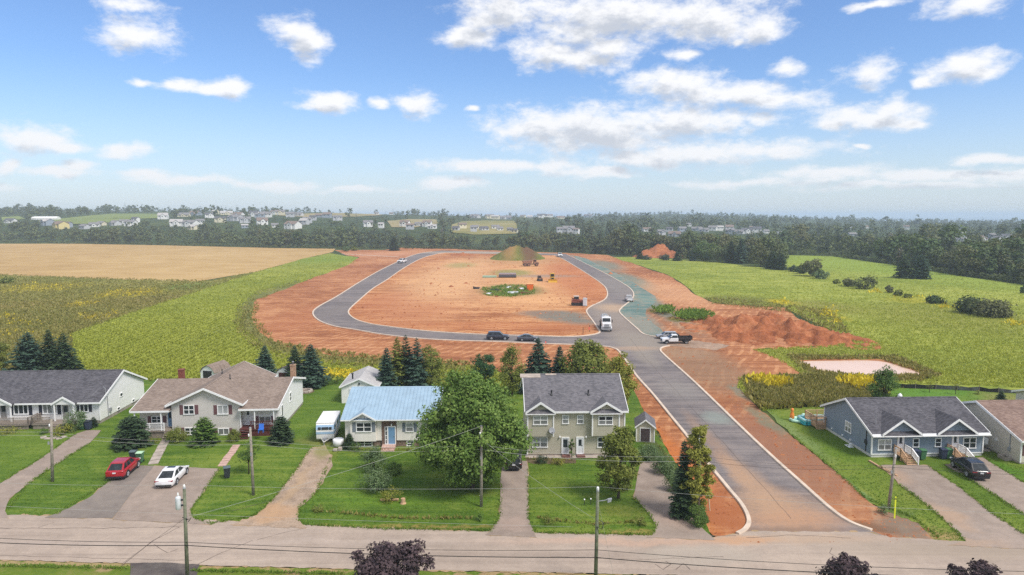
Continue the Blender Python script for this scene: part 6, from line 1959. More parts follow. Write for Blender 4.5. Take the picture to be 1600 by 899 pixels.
# ---- 4. sage two storey duplex
h = House('two_storey_duplex', 'sage two storey duplex with twin front gables and a dark grey roof', 'house', 824, 714, 1.5)
W4 = h.fp(975, 714)[0]
D4, ZE, ZR = 11.0, 5.33, 7.98
h.walls_x(0, W4, 0, D4, 0.3, ZE, ZR, SID_SAGE)
MB().box(0.05, W4 - 0.05, 0.05, D4 - 0.05, -0.2, 0.3).build('foundation', CONCRETE, h.root)
h.roof_x(0, W4, 0, D4, ZE, ZR, SH_GREY, 0.4, 0.3)
slp = (ZR - ZE) / (D4 / 2)
zE0 = ZE - 0.4 * slp
for (xa, xb, pl, pr) in [(821, 868.5, 824.5, 864.8), (922.3, 972.8, 925.7, 967.5)]:
    a, b = h.fp(xa, 647, 0.75)[0], h.fp(xb, 647, 0.75)[0]
    wa, wb = h.fp(pl, 660, 0.5)[0], h.fp(pr, 660, 0.5)[0]
    MB().box(wa, wb, -0.5, -0.003, 2.5, zE0 + 0.25).build('bay_wall', SID_SAGE, h.root)
    pk = h.fp((xa + xb) / 2, 627.8, 0.75)[1]
    h.gable_front(a, b, zE0 + 0.06, pk - 0.2, -0.8, slp, -0.4, zE0 + 0.18, SH_GREY, SID_SAGE, wall_y=-0.5, oh=0.3)
    MB().prism([(-0.82, zE0 + 0.02), (-0.5, zE0 + 0.02), (-0.5, zE0 + 0.42)], 'x', a + 0.32, b - 0.32).build('pent_roof', SH_GREY, h.root)
    MB().box(a + 0.02, b - 0.02, -0.85, -0.5, zE0 - 0.09, zE0 + 0.015).build('pent_fascia', WHITE, h.root)
    for x in (wa, wb):
        h.corner(x, -0.5, 2.5, zE0 - 0.09, 0.14).build('corner_board', WHITE, h.root)
for x in (0, W4):
    h.corner(x, 0.01, 0.3, ZE - 0.3, 0.13).build('corner_board', WHITE, h.root)
BB = [BLIND, BLIND_DIM]
h.window(h.rect(832.7, 649.5, 856, 664.3, 0.5), 2, 2, off=0.5, panes=BB)
h.window(h.rect(934.8, 650, 957.8, 664.3, 0.5), 2, 2, off=0.5, panes=[GLASS, BLIND_DIM])
for x in (878.2, 901.4):
    h.window(h.rect(x, 648.6, x + 10.5, 662.6), 1, 2, panes=BB)
h.window(h.rect(832, 682.4, 855.8, 699.6), 2, 2, panes=BB)
h.window(h.rect(933.2, 682.4, 957, 699.6), 2, 2, panes=[GLASS])
h.door(h.rect(878.5, 684.5, 888.2, 709), DOORWHITE, glass=(0.14, 0.86, 0.42, 0.92))
h.door(h.rect(901.5, 684, 911.2, 709), DOORWHITE, glass=(0.25, 0.75, 0.5, 0.9))
for x in (874.5, 915.5):
    u, z = h.fp(x, 683)
    MB().lathe([(0.04, 0), (0.09, 0.06), (0.09, 0.2), (0.02, 0.26)], 8, (u, -0.12, z - 0.1)).build('porch_lamp', WHITE, h.root)
for r in [(879, 709, 889, 711), (902, 709, 912, 711)]:
    q = h.rect(*r)
    MB().box(q[0] - 0.1, q[1] + 0.1, -0.75, -0.095, 0.1, 0.27).build('doorstep', paint('red_mat', S(120, 82, 76), 0.9), h.root)
u, z = h.fp(862, 672, 0.3)
roof_pipe(h, h.fp(864, 640)[0], 2.1, ZE + 2.1 * slp + 0.15, 0.55, 0.09)
roof_pipe(h, h.fp(923, 640)[0], 2.1, ZE + 2.1 * slp + 0.15, 0.55, 0.09)
for (pa, pb, ya) in ((812.5, 844, 0.62), (852, 869, 0.22)):
    a, b = h.fp(pa, 592, -D4 / 2)[0], h.fp(pb, 592, -D4 / 2)[0]
    yb_ = D4 / 2 - 0.02
    z1 = ZR + 0.2
    MB().slab([(a, yb_ - ya, z1 - ya * slp + 0.04), (b, yb_ - ya, z1 - ya * slp + 0.04), (b, yb_, z1 + 0.04), (a, yb_, z1 + 0.04)], 0.05).build('ridge_panel', CONCRETE, h.root)
# dish on the bay
dsh = thing('satellite_dish', 'grey satellite dish on the sage house above the lower left window', 'satellite dish', (0, 0, 0))
P = h.O + h.e1 * u + h.e2 * (-0.62)
dsh.location = (P.x, P.y, z)
MB().lathe([(0.02, 0.0), (0.2, 0.03), (0.34, 0.1), (0.36, 0.12), (0.3, 0.1)], 16).xform(Matrix.Rotation(R_(62), 4, 'X')).build('dish', GREYMETAL, dsh, True)
MB().tube([(0, 0.55, -0.1), (0, 0.1, -0.05), (0, 0.0, 0.0)], 0.03, 6).build('bracket', DARKMETAL, dsh)
MB().tube([(0, -0.05, -0.18), (0, -0.42, -0.05)], 0.015, 5).box(-0.05, 0.05, -0.5, -0.4, -0.09, 0.0).build('feed_arm', DARKMETAL, dsh)

# its garden shed
h = House('garden_shed', 'small sage shed with a dark double door beside the sage house', 'shed', 994, 691.5, -9)
WS, DS, ZE, ZR = 2.1, 3.2, 1.95, 2.75
MB().prism([(0, 0.1), (WS, 0.1), (WS, ZE), (WS / 2, ZR), (0, ZE)], 'y', 0, DS).build('wall', SID_SAGE, h.root)
sl = (ZR - ZE) / (WS / 2)
rf, tm = MB(), MB()
for sg, xe in ((1, -0.2), (-1, WS + 0.2)):
    pts = [(xe, -0.2, ZE - 0.2 * sl + 0.14), (WS / 2, -0.2, ZR + 0.14), (WS / 2, DS + 0.2, ZR + 0.14), (xe, DS + 0.2, ZE - 0.2 * sl + 0.14)]
    rf.slab(pts[::-1] if sg > 0 else pts, 0.1)
    tm.beam((xe, -0.23, ZE - 0.2 * sl + 0.155), (WS / 2, -0.23, ZR + 0.157), 0.06, 0.17)
rf.build('roof', SH_GREY, h.root)
tm.box(-0.05, 0.06, -0.05, 0.06, 0.1, ZE).box(WS - 0.06, WS + 0.05, -0.05, 0.06, 0.1, ZE).build('trim', WHITE, h.root)
DK = paint('dark_stained_boards', S(74, 62, 64), 0.8, 0.2, 6)
for a, b in ((0.5, 1.03), (1.05, 1.58)):
    d = MB()
    for kk in range(3):
        d.box(a + (b - a) * kk / 3 + 0.005, a + (b - a) * (kk + 1) / 3 - 0.005, -0.06, -0.01, 0.2, 1.75)
    d.build('door', DK, h.root)
MB().box(0.4, 0.49, -0.05, -0.005, 0.15, 1.85).box(1.59, 1.68, -0.05, -0.005, 0.15, 1.85).box(0.49, 1.59, -0.05, -0.005, 1.76, 1.85).build('door_trim', WHITE, h.root)
MB().box(0.0, WS, -0.02, DS, -0.02, 0.095).build('base', WOODGREY, h.root)

# ---- two small sheds behind the brown roofed house
for px, py, wx, lb, ym in ((314, 597, 24, 'brown roofed barn shed behind the brown house, left of its ridge', 0), (432, 600, 22, 'brown roofed barn shed behind the brown house, at its right chimney', 1)):
    h = House('barn_shed', lb, 'shed', px, py, -14)
    w, d = 2.6, 4.0
    prof = [(0, 0), (w, 0), (w, 1.7), (w * 0.82, 2.35), (w / 2, 2.75), (w * 0.18, 2.35), (0, 1.7)]
    MB().prism(prof, 'y', 0, d).build('wall', WHITE, h.root)
    rf = MB()
    out = [(-0.12, 1.62), (w * 0.16, 2.45), (w / 2, 2.88), (w * 0.84, 2.45), (w + 0.12, 1.62)]
    for (p, q) in zip(out, out[1:]):
        rf.slab([(p[0], -0.15, p[1]), (q[0], -0.15, q[1]), (q[0], d + 0.15, q[1]), (p[0], d + 0.15, p[1])][::-1], 0.08)
    rf.build('roof', SH_BROWN, h.root)
    MB().box(0.5, w - 0.5, -0.04, 0.02, 0.1, 1.9).build('door', WOODRED if ym else DARKMETAL, h.root)

# ---- 5. slate blue duplex
h = House('slate_blue_duplex', 'slate blue duplex with white trim, twin gables and a charcoal roof', 'house', 1361, 716, 2.5)
W5 = h.fp(1534, 714)[0]
D5, ZE, ZR = 10.6, 2.95, 5.25
h.walls_x(0, W5, 0, D5, 0.4, ZE, ZR, SID_BLUE)
MB().box(0.03, W5 - 0.03, 0.03, D5 - 0.03, -0.2, 0.4).build('foundation', paint('painted_foundation', S(206, 204, 200), 0.8, 0.08, 2), h.root)
h.roof_x(0, W5, 0, D5, ZE, ZR, SH_CHAR, 0.5, 0.35)
slp = (ZR - ZE) / (D5 / 2)
zE0 = ZE - 0.5 * slp
for (xa, xb, pk, pkx) in [(1378.5, 1441, 655.8, 1411.5), (1465.2, 1528, 654.5, 1497.5)]:
    a, b = h.fp(xa, 680, 0.7)[0], h.fp(xb, 680, 0.7)[0]
    zp = h.fp(pkx, pk, 0.75)[1]
    h.gable_front(a, b, zE0 + 0.06, zp - 0.2, -0.75, slp, -0.5, zE0 + 0.18, SH_CHAR, SID_BLUE, wall_y=-0.3, oh=0.3)
    MB().prism([(-0.76, zE0 + 0.03), (-0.3, zE0 + 0.03), (-0.3, zE0 + 0.4)], 'x', a + 0.3, b - 0.3).build('pent_roof', SH_CHAR, h.root)
MB().box(-0.35, W5 + 0.35, -0.8, -0.575, zE0 - 0.1, zE0 + 0.02).build('eave_trim', WHITE, h.root)
for x in (0, W5):
    for y in (0, D5):
        h.corner(x, y, 0.4, ZE - 0.15, 0.14).build('corner_board', WHITE, h.root)
MB().box(0.08, W5 - 0.08, -0.035, -0.003, 0.38, 0.5).build('skirt_board', WHITE, h.root)
h.window(h.rect(1371, 686, 1393.2, 704), 2, 2, panes=BB)
h.window(h.rect(1503.6, 683.2, 1525.8, 701), 2, 2, panes=[GLASS])
h.window(h.rect(1425.4, 684.6, 1436.6, 699.2), 1, 2)
h.window(h.rect(1460, 684.2, 1471.2, 698.6), 1, 2)
for r in [(1402, 686, 1411, 709), (1487, 684, 1496.3, 707)]:
    q = h.rect(*r)
    h.door((q[0], q[1], 0.75, 2.32), DOORWHITE, glass=(0.2, 0.62, 0.5, 0.92)) if False else h.door((q[0], q[1], 0.72, 2.55), DOORWHITE, glass=(0.25, 0.75, 0.5, 0.9))
q0, q1 = h.sp(1331, 660)[0], h.sp(1318.8, 660)[0]
h.window((q0, q0 + 1.35, 1.35, 2.65), 2, 2, 'left', 0.0, panes=BB)
for (a, b) in ((1401, 1418), (1484.5, 1502)):
    xa, xb = h.fp(a, 712, 0.6)[0], h.fp(b, 712, 0.6)[0]
    MB().box(xa, xb, -1.3, -0.05, 0.58, 0.68).box(xa + 0.05, xb - 0.05, -1.25, -1.15, 0.03, 0.58).build('landing', WOODNEW, h.root)
    h.steps(xa + 0.05, xb - 0.05, -1.3, 0.68, 4, 0.3, WOODNEW)
    h.railing([(xa, -0.1, 0.68), (xa, -1.3, 0.68), (xa, -2.5, 0.1)], 0.85, WOODNEW)
    h.railing([(xb, -0.1, 0.68), (xb, -1.3, 0.68), (xb, -2.5, 0.1)], 0.85, WHITE)
# rear deck showing past the left corner
MB().box(-1.3, 2.0, D5 - 0.6, D5 + 2.6, 0.62, 0.75).box(-1.25, 1.9, D5 - 0.5, D5 - 0.4, 0.05, 0.62).box(-1.25, -1.15, D5 - 0.4, D5 + 2.5, 0.3, 0.62).build('rear_deck', WOODNEW, h.root)
h.railing([(-0.1, D5 - 0.55, 0.75), (-1.25, D5 - 0.55, 0.75), (-1.25, D5 + 2.55, 0.75), (1.9, D5 + 2.55, 0.75)], 0.95, WOODNEW)
MB().tube([(0.9, 1.0, 3.1), (0.9, 1.0, 4.6)], 0.045, 6).lathe([(0.12, 0), (0.1, 0.06), (0.05, 0.1)], 8, (0.9, 1.0, 3.2)).build('service_mast', GREYMETAL, h.root)
MB().box(-0.06, 0.0, 1.05, 1.15, 0.4, 3.0).box(-0.16, 0, 0.9, 1.25, 1.3, 1.75).build('meter', DARKMETAL, h.root)
for y in (8.5, 6.0, 4.2):
    MB().box(-0.12, 0, y, y + 0.18, 0.55, 0.75).build('wall_vent', WHITE, h.root)
MB().box(-0.75, -0.2, 3.2, 4.3, 0.02, 0.1).box(-0.6, -0.3, 3.3, 3.6, 0.1, 0.5).build('utility_box', WHITE, h.root)
MB().box(W5 - 2.6, W5 - 2.1, 2.4, 2.75, 3.9, 4.02).build('roof_vent', GREYMETAL, h.root)
MB().lathe([(0.25, 0.0), (0.25, 0.2), (0.08, 0.42)], 12, (6.6, D5 / 2 + 0.5, ZR + 0.1)).build('roof_vent', WHITE, h.root)

# ---- 6. beige house at the right edge
h = House('beige_bungalow', 'beige bungalow with a rust brown roof cut by the right edge', 'house', 1593.5, 726.5, 2.0)
W6, D6, ZE, ZR = 12.0, 13.5, 2.8, 5.1
h.walls_x(0, W6, 0, D6, 0.25, ZE, ZR, SID_BEIGE)
MB().box(0.04, W6 - 0.04, 0.04, D6 - 0.04, -0.2, 0.25).build('foundation', CONCRETE, h.root)
h.roof_x(0, W6, 0, D6, ZE, ZR, SH_RUST, 0.45, 0.35)
h.window((0.6, 1.9, 1.0, 2.2), 1, 2)
h.shutters((0.6, 1.9, 1.0, 2.2), 0.4, MAROON)
h.corner(0, 0, 0.25, ZE - 0.1).build('corner_board', WHITE, h.root)
y = h.sp(1537, 685)[0]
h.window((11.2, 12.2, 1.2, 2.5), 1, 2, 'left', 0.0)
h.shutters((11.2, 12.2, 1.2, 2.5), 0.4, MAROON, 'left', 0.0)
MB().box(-0.06, 0, 1.5, 1.62, 1.1, 3.4).box(-0.16, 0, 1.4, 1.75, 1.0, 1.4).build('meter_mast', GREYMETAL, h.root)
MB().box(-0.12, 0, 3.4, 3.7, 1.5, 1.75).build('wall_vent', WHITE, h.root)
P = h.O + h.e1 * (-0.45) + h.e2 * 4.9
hp = thing('heat_pump', 'cream heat pump unit bracketed to the beige bungalow wall', 'heat pump', (P.x, P.y, 0.75), h.yaw)
MB().box(-0.2, 0.2, -0.45, 0.45, 0, 0.7).build('case', WHITE, hp, bevel=0.03)
MB().cyl((-0.21, -0.08, 0.36), 0.27, 0.02, 'x', 18).build('fan_grille', DARKMETAL, hp)
MB().beam((0.3, -0.3, 0.0), (-0.2, -0.3, 0.0), 0.04, 0.05).beam((0.3, 0.3, 0.0), (-0.2, 0.3, 0.0), 0.04, 0.05).build('bracket', GREYMETAL, hp)
P = h.O + h.e1 * (-0.6) + h.e2 * 4.6
sl_ = MB().box(-0.4, 0.4, -0.6, 0.6, 0, 0.1).build('ground_pad', CONCRETE)
sl_.location = (P.x, P.y, 0.07)
tag(sl_, 'pale concrete pad on the grass under the heat pump', 'slab')
P = h.O + h.e1 * (-0.5) + h.e2 * 1.6
tk = thing('window_well', 'low pale curb box along the beige bungalow wall near its front corner', 'window well', (P.x, P.y, 0.05), h.yaw)
MB().box(-0.35, 0.4, -0.6, -0.5, 0, 0.4).box(-0.35, 0.4, 0.5, 0.6, 0, 0.4).box(-0.35, -0.25, -0.5, 0.5, 0, 0.4).build('curb', CONCRETE, tk)

# ---- 7. rust roof behind it
h = House('neighbour_house', 'low house with a rust brown roof and white rake seen behind the beige bungalow', 'house', 1640, 655, 2.0)
W7 = 10.0
h.walls_x(0, W7, 0, 6, 0.1, 2.2, 3.2, SID_GREY)
h.roof_x(0, W7, 0, 6, 2.2, 3.2, SH_RUST, 0.4, 0.35)
h.window((1.0, 2.2, 1.0, 2.1), 2, 1)
# ------------------------------------------------------------------ vehicles
def carpaint(name, c, rough=0.28):
    m, t = new_mat(name)
    n = t.noise(t.n('ShaderNodeTexCoord').outputs['Object'], 2.0, 4)
    col = t.mix(t.ramp(n, 0.35, 0.7), c, tuple(x * 0.88 for x in c[:3]) + (1,))
    p = t.n('ShaderNodeBsdfPrincipled', {'Base Color': col, 'Roughness': rough, 'Specular IOR Level': 0.5, 'Coat Weight': 0.5, 'Coat Roughness': 0.08})
    t.n('ShaderNodeOutputMaterial', {0: p.outputs[0]})
    return m


CARGLASS = glass('car_glass', (0.02, 0.024, 0.028, 1), 0.16)
TAIL = paint('tail_lamp', S(150, 24, 24), 0.25)
LAMPW = paint('head_lamp', S(210, 214, 218), 0.15)
RIM = paint('alloy_rim', S(168, 170, 174), 0.35, 0.05)
PLATE = paint('licence_plate', S(214, 216, 220), 0.5)
TRIMB = paint('black_plastic', S(40, 40, 43), 0.6)


def wheel(root, x, y, r, w=0.22, rim=RIM):
    s = 1 if y > 0 else -1
    t_ = MB().tube([(x, y - w / 2, r), (x, y - w / 2 + 0.03, r), (x, y + w / 2 - 0.03, r), (x, y + w / 2, r)], [r * 0.9, r, r, r * 0.9], 18).build('wheel', BLACKRUB, root, False)
    rm = MB().cyl((x, y + s * (w / 2 + 0.003), r), r * 0.64, 0.02, 'y', 16)
    for k in range(5):
        a = 2 * math.pi * k / 5
        rm.beam((x, y + s * (w / 2 + 0.022), r), (x + math.cos(a) * r * 0.6, y + s * (w / 2 + 0.022), r + math.sin(a) * r * 0.6), 0.05, 0.012)
    rm.build('rim', rim, t_)
    return t_


def car(name, label, cat, loc, rz, col, L=4.6, W=1.82, H=1.45, belt=0.92, hood=0.78, kind='sedan', group=None, cladding=False, sunroof=False, rimmat=RIM):
    """x forward. body lofted over stations, cabin with separate panes"""
    root = thing(name, label, cat, loc, rz, group)
    wb = L * 0.59
    xf, xr = wb / 2 + L * 0.02, -wb / 2 + L * 0.02
    R = 0.33 if kind == 'sedan' else 0.37
    gc = 0.2 if kind == 'sedan' else 0.26
    # stations: x, half width, top height at the centre, shoulder height
    if kind == 'sedan':
        st = [(-0.5, 0.80, 0.80, 0.70), (-0.485, 0.90, belt + 0.02, belt - 0.06), (-0.40, 0.955, belt + 0.05, belt), (-0.2, 0.985, belt + 0.03, belt), (0.0, 1.0, belt, belt - 0.01), (0.2, 0.99, belt - 0.01, belt - 0.04),
              (0.32, 0.97, hood + 0.06, hood), (0.43, 0.93, hood, hood - 0.08), (0.485, 0.84, hood - 0.1, hood - 0.17), (0.5, 0.72, 0.56, 0.5)]
    else:
        st = [(-0.5, 0.84, 0.86, 0.80), (-0.49, 0.93, belt + 0.05, belt - 0.02), (-0.42, 0.965, belt + 0.05, belt), (-0.2, 0.99, belt + 0.03, belt), (0.0, 1.0, belt, belt), (0.18, 0.99, belt, belt - 0.02),
              (0.30, 0.975, hood + 0.1, hood + 0.02), (0.43, 0.94, hood + 0.03, hood - 0.06), (0.488, 0.86, hood - 0.1, hood - 0.16), (0.5, 0.76, 0.6, 0.56)]
    vs, fs = [], []
    nrow = 6
    for (sx_, hw, zt, zs) in st:
        x, w = sx_ * L, hw * W / 2
        end = abs(sx_) > 0.486
        zb = gc + (0.12 if end else 0.0)
        for sgn in (-1, 1):
            vs += [(x, sgn * w * 0.86, zb), (x, sgn * w * 0.985, zb + 0.12), (x, sgn * w, (zs + gc) * 0.56), (x, sgn * w * 0.965, zs - 0.03), (x, sgn * w * 0.90, zs + (zt - zs) * 0.45), (x, sgn * w * 0.45, zt)]
    m = 2 * nrow
    for i in range(len(st) - 1):
        a, b = i * m, (i + 1) * m
        for k in range(nrow - 1):
            fs.append((a + k, a + k + 1, b + k + 1, b + k))
            fs.append((a + nrow + k, b + nrow + k, b + nrow + k + 1, a + nrow + k + 1))
        fs.append((a + nrow - 1, a + 2 * nrow - 1, b + 2 * nrow - 1, b + nrow - 1))
        fs.append((a, b, b + nrow, a + nrow))
    e = (len(st) - 1) * m
    for o, rev in ((0, False), (e, True)):
        for k in range(nrow - 1):
            f = (o + k, o + nrow + k, o + nrow + k + 1, o + k + 1)
            fs.append(f if not rev else f[::-1])
    body = MB().add(vs, fs).build('body', col, root, True)
    # cabin
    if kind == 'sedan':
        b0, b1, t0, t1 = -0.43 * L, 0.26 * L, -0.18 * L, 0.05 * L
    elif kind == 'suv':
        b0, b1, t0, t1 = -0.475 * L, 0.25 * L, -0.31 * L, 0.06 * L
    elif kind == 'wagon':
        b0, b1, t0, t1 = -0.47 * L, 0.24 * L, -0.41 * L, 0.10 * L
    else:
        b0, b1, t0, t1 = -0.02 * L, 0.25 * L, 0.0 * L, 0.12 * L
    wb_, wt_ = W / 2 * 0.90, W / 2 * 0.70
    zb, zt = belt - 0.01, H - 0.05
    B = [(b0, -wb_, zb), (b1, -wb_, zb), (b1, wb_, zb), (b0, wb_, zb)]
    Tp = [(t0, -wt_, zt), (t1, -wt_, zt), (t1, wt_, zt), (t0, wt_, zt)]
    cab = MB()
    cab.add(B + Tp, [(0, 1, 5, 4), (1, 2, 6, 5), (2, 3, 7, 6), (3, 0, 4, 7)])
    # roof, crowned
    rv, rf_ = [], []
    nx, ny = 6, 5
    for i in range(nx):
        u = i / (nx - 1)
        for j in range(ny):
            v = j / (ny - 1)
            x = t0 - 0.02 + (t1 - t0 + 0.04) * u
            rv.append((x, (v * 2 - 1) * (wt_ + 0.015), zt + 0.055 * (1 - (2 * u - 1) ** 4) * (1 - 0.5 * (2 * v - 1) ** 2)))
    for i in range(nx - 1):
        for j in range(ny - 1):
            rf_.append((i * ny + j, (i + 1) * ny + j, (i + 1) * ny + j + 1, i * ny + j + 1))
    cab.add(rv, rf_)
    cab.build('cabin', col, root, False, 0.035)

    def pane(nm, q, ins=(0.06, 0.06), off=0.008):
        q = [Vector(p) for p in q]
        c = sum(q, Vector()) / 4
        n_ = (q[1] - q[0]).cross(q[3] - q[0]).normalized()
        out = []
        for p, (a, b) in zip(q, ((1, 3), (0, 2), (3, 1), (2, 0))):
            out.append(p)
        w0 = [q[0].lerp(q[1], ins[0]).lerp(q[3].lerp(q[2], ins[0]), ins[1]), q[1].lerp(q[0], ins[0]).lerp(q[2].lerp(q[3], ins[0]), ins[1]),
              q[2].lerp(q[3], ins[0]).lerp(q[1].lerp(q[0], ins[0]), ins[1]), q[3].lerp(q[2], ins[0]).lerp(q[0].lerp(q[1], ins[0]), ins[1])]
        MB().add([p + n_ * off for p in w0], [(0, 1, 2, 3)]).build(nm, CARGLASS, root)
    V_ = [Vector(p) for p in B + Tp]
    pane('windscreen', [V_[1], V_[2], V_[6], V_[5]], (0.07, 0.07))
    pane('rear_window', [V_[3], V_[0], V_[4], V_[7]], (0.09, 0.1))
    for a, b, c, d in ((0, 1, 5, 4), (2, 3, 7, 6)):
        cuts = [0.05, 0.5, 0.95] if kind in ('sedan',) else ([0.05, 0.32, 0.63, 0.95] if kind != 'pickup' else [0.08, 0.95])
        for u0, u1 in zip(cuts, cuts[1:]):
            q = [V_[a].lerp(V_[b], u0), V_[a].lerp(V_[b], u1), V_[d].lerp(V_[c], u1), V_[d].lerp(V_[c], u0)]
            pane('side_window', q, (0.06, 0.12))
    if sunroof:
        MB().slab([(t0 + (t1 - t0) * 0.45, -0.38, zt + 0.062), (t0 + (t1 - t0) * 0.85, -0.38, zt + 0.062), (t0 + (t1 - t0) * 0.85, 0.38, zt + 0.062), (t0 + (t1 - t0) * 0.45, 0.38, zt + 0.062)], 0.02).build('sunroof', CARGLASS, root)
    # arches, sills, lamps, plates
    for x in (xf, xr):
        for sgn in (-1, 1):
            yy = sgn * W / 2
            vs = []
            for k in range(13):
                a = math.pi * k / 12
                vs.append((x + math.cos(a) * (R + 0.07), R + math.sin(a) * (R + 0.07)))
            MB().prism(vs + [(x - R - 0.07, gc), (x + R + 0.07, gc)][::1], 'y', yy * 0.93, yy * 1.003).build('wheel_arch', TRIMB, root)
            wheel(root, x, sgn * (W / 2 - 0.115), R, rim=rimmat)
    if cladding:
        MB().box(-0.46 * L, 0.46 * L, -W / 2 * 1.004, W / 2 * 1.004, gc - 0.02, gc + 0.14).build('sill_cladding', TRIMB, root)
    zl = hood - 0.14
    for sgn in (-1, 1):
        MB().box(0.462 * L, 0.487 * L, sgn * W * 0.37 - 0.17, sgn * W * 0.37 + 0.17, zl - 0.06, zl + 0.05).build('headlight', LAMPW, root)
        z2 = belt - 0.12
        MB().box(-0.499 * L, -0.47 * L, sgn * W * 0.34 - 0.22, sgn * W * 0.34 + 0.22, z2 - 0.06, z2 + 0.05).build('taillight', TAIL, root)
        MB().box(b1 - 0.24, b1 - 0.1, sgn * (W / 2 + 0.07) - 0.08, sgn * (W / 2 + 0.07) + 0.08, belt + 0.0, belt + 0.14).build('mirror', col, root)
        hb = MB()
        for xx in (0.05 * L, -0.17 * L):
            hb.box(xx - 0.09, xx + 0.09, sgn * W / 2 - 0.03 * sgn - 0.02, sgn * W / 2 - 0.03 * sgn + 0.02, belt - 0.16, belt - 0.12)
        hb.build('door_handle', col, root)
    zp = belt - 0.24 if kind != 'sedan' else 0.44
    MB().box(-0.507 * L, -0.495 * L, -0.16, 0.16, zp, zp + 0.13).build('licence_plate', PLATE, root)
    MB().box(0.47 * L, 0.502 * L, -0.42, 0.42, 0.42, 0.58).build('grille', TRIMB, root)
    MB().box(-0.503 * L, -0.44 * L, -W * 0.40, W * 0.40, gc + 0.05, gc + 0.24).build('bumper', TRIMB, root)
    return root


def heading(p0, p1):
    a, b = g(*p0), g(*p1)
    return math.atan2(b[1] - a[1], b[0] - a[0])


def mid(*pts):
    q = [g(*p) for p in pts]
    return (sum(p[0] for p in q) / len(q), sum(p[1] for p in q) / len(q))


RED = carpaint('red_car_paint', S(168, 28, 42))
CWHITE = carpaint('white_car_paint', S(232, 232, 234))
CBLACK = carpaint('black_car_paint', S(26, 27, 30))
CDARK = carpaint('dark_navy_paint', S(44, 48, 62))
CGREY = carpaint('dark_grey_paint', S(72, 76, 86))
CSILVER = carpaint('silver_paint', S(150, 152, 158))


def parked(px_rear, px_front, off=0.0):
    a, b = Vector((*g(*px_rear), 0)), Vector((*g(*px_front), 0))
    return a, b


hd = heading((276, 760), (293, 742))
X, Y = mid((244, 757), (278, 760), (292, 742), (262, 739))
X, Y = g(270, 752)
car('white_sedan', 'white sedan with a dark rear window parked on the paved double driveway', 'car', (X, Y, 0.12), hd, CWHITE, 4.75, 1.86, 1.43, 0.9, 0.74, sunroof=True)
X, Y = g(194, 741)
car('red_suv', 'red compact SUV parked beside the white sedan', 'car', (X, Y, 0.12), hd + 0.02, RED, 4.55, 1.84, 1.66, 1.02, 0.92, 'suv', cladding=True)
hd2 = heading((1517, 748), (1491.5, 730))
X, Y = g(1514, 741)
car('black_suv', 'black SUV parked on the driveway right of the slate blue house', 'car', (X, Y, 0.12), hd2, CBLACK, 4.7, 1.88, 1.68, 1.04, 0.95, 'suv')
X, Y = g(778, 531.5)
car('dark_suv', 'dark SUV parked on the new loop road, left of the dark grey sedan', 'car', (X, Y + 0.3, 0.09), 0.0 - 0.02, CDARK, 4.95, 1.95, 1.75, 1.05, 0.98, 'wagon')
X, Y = g(825, 533.5)
car('dark_sedan', 'dark grey sedan parked on the new loop road, right of the dark SUV', 'car', (X, Y + 0.3, 0.09), -0.02, CGREY, 4.7, 1.84, 1.45)
X, Y = g(802, 727)
car('dark_car', 'dark car mostly hidden under the huge maple on the driveway', 'car', (X, Y, 0.12), math.pi / 2 + 0.02, CBLACK, 4.5, 1.8, 1.45, kind='wagon')

# pickups


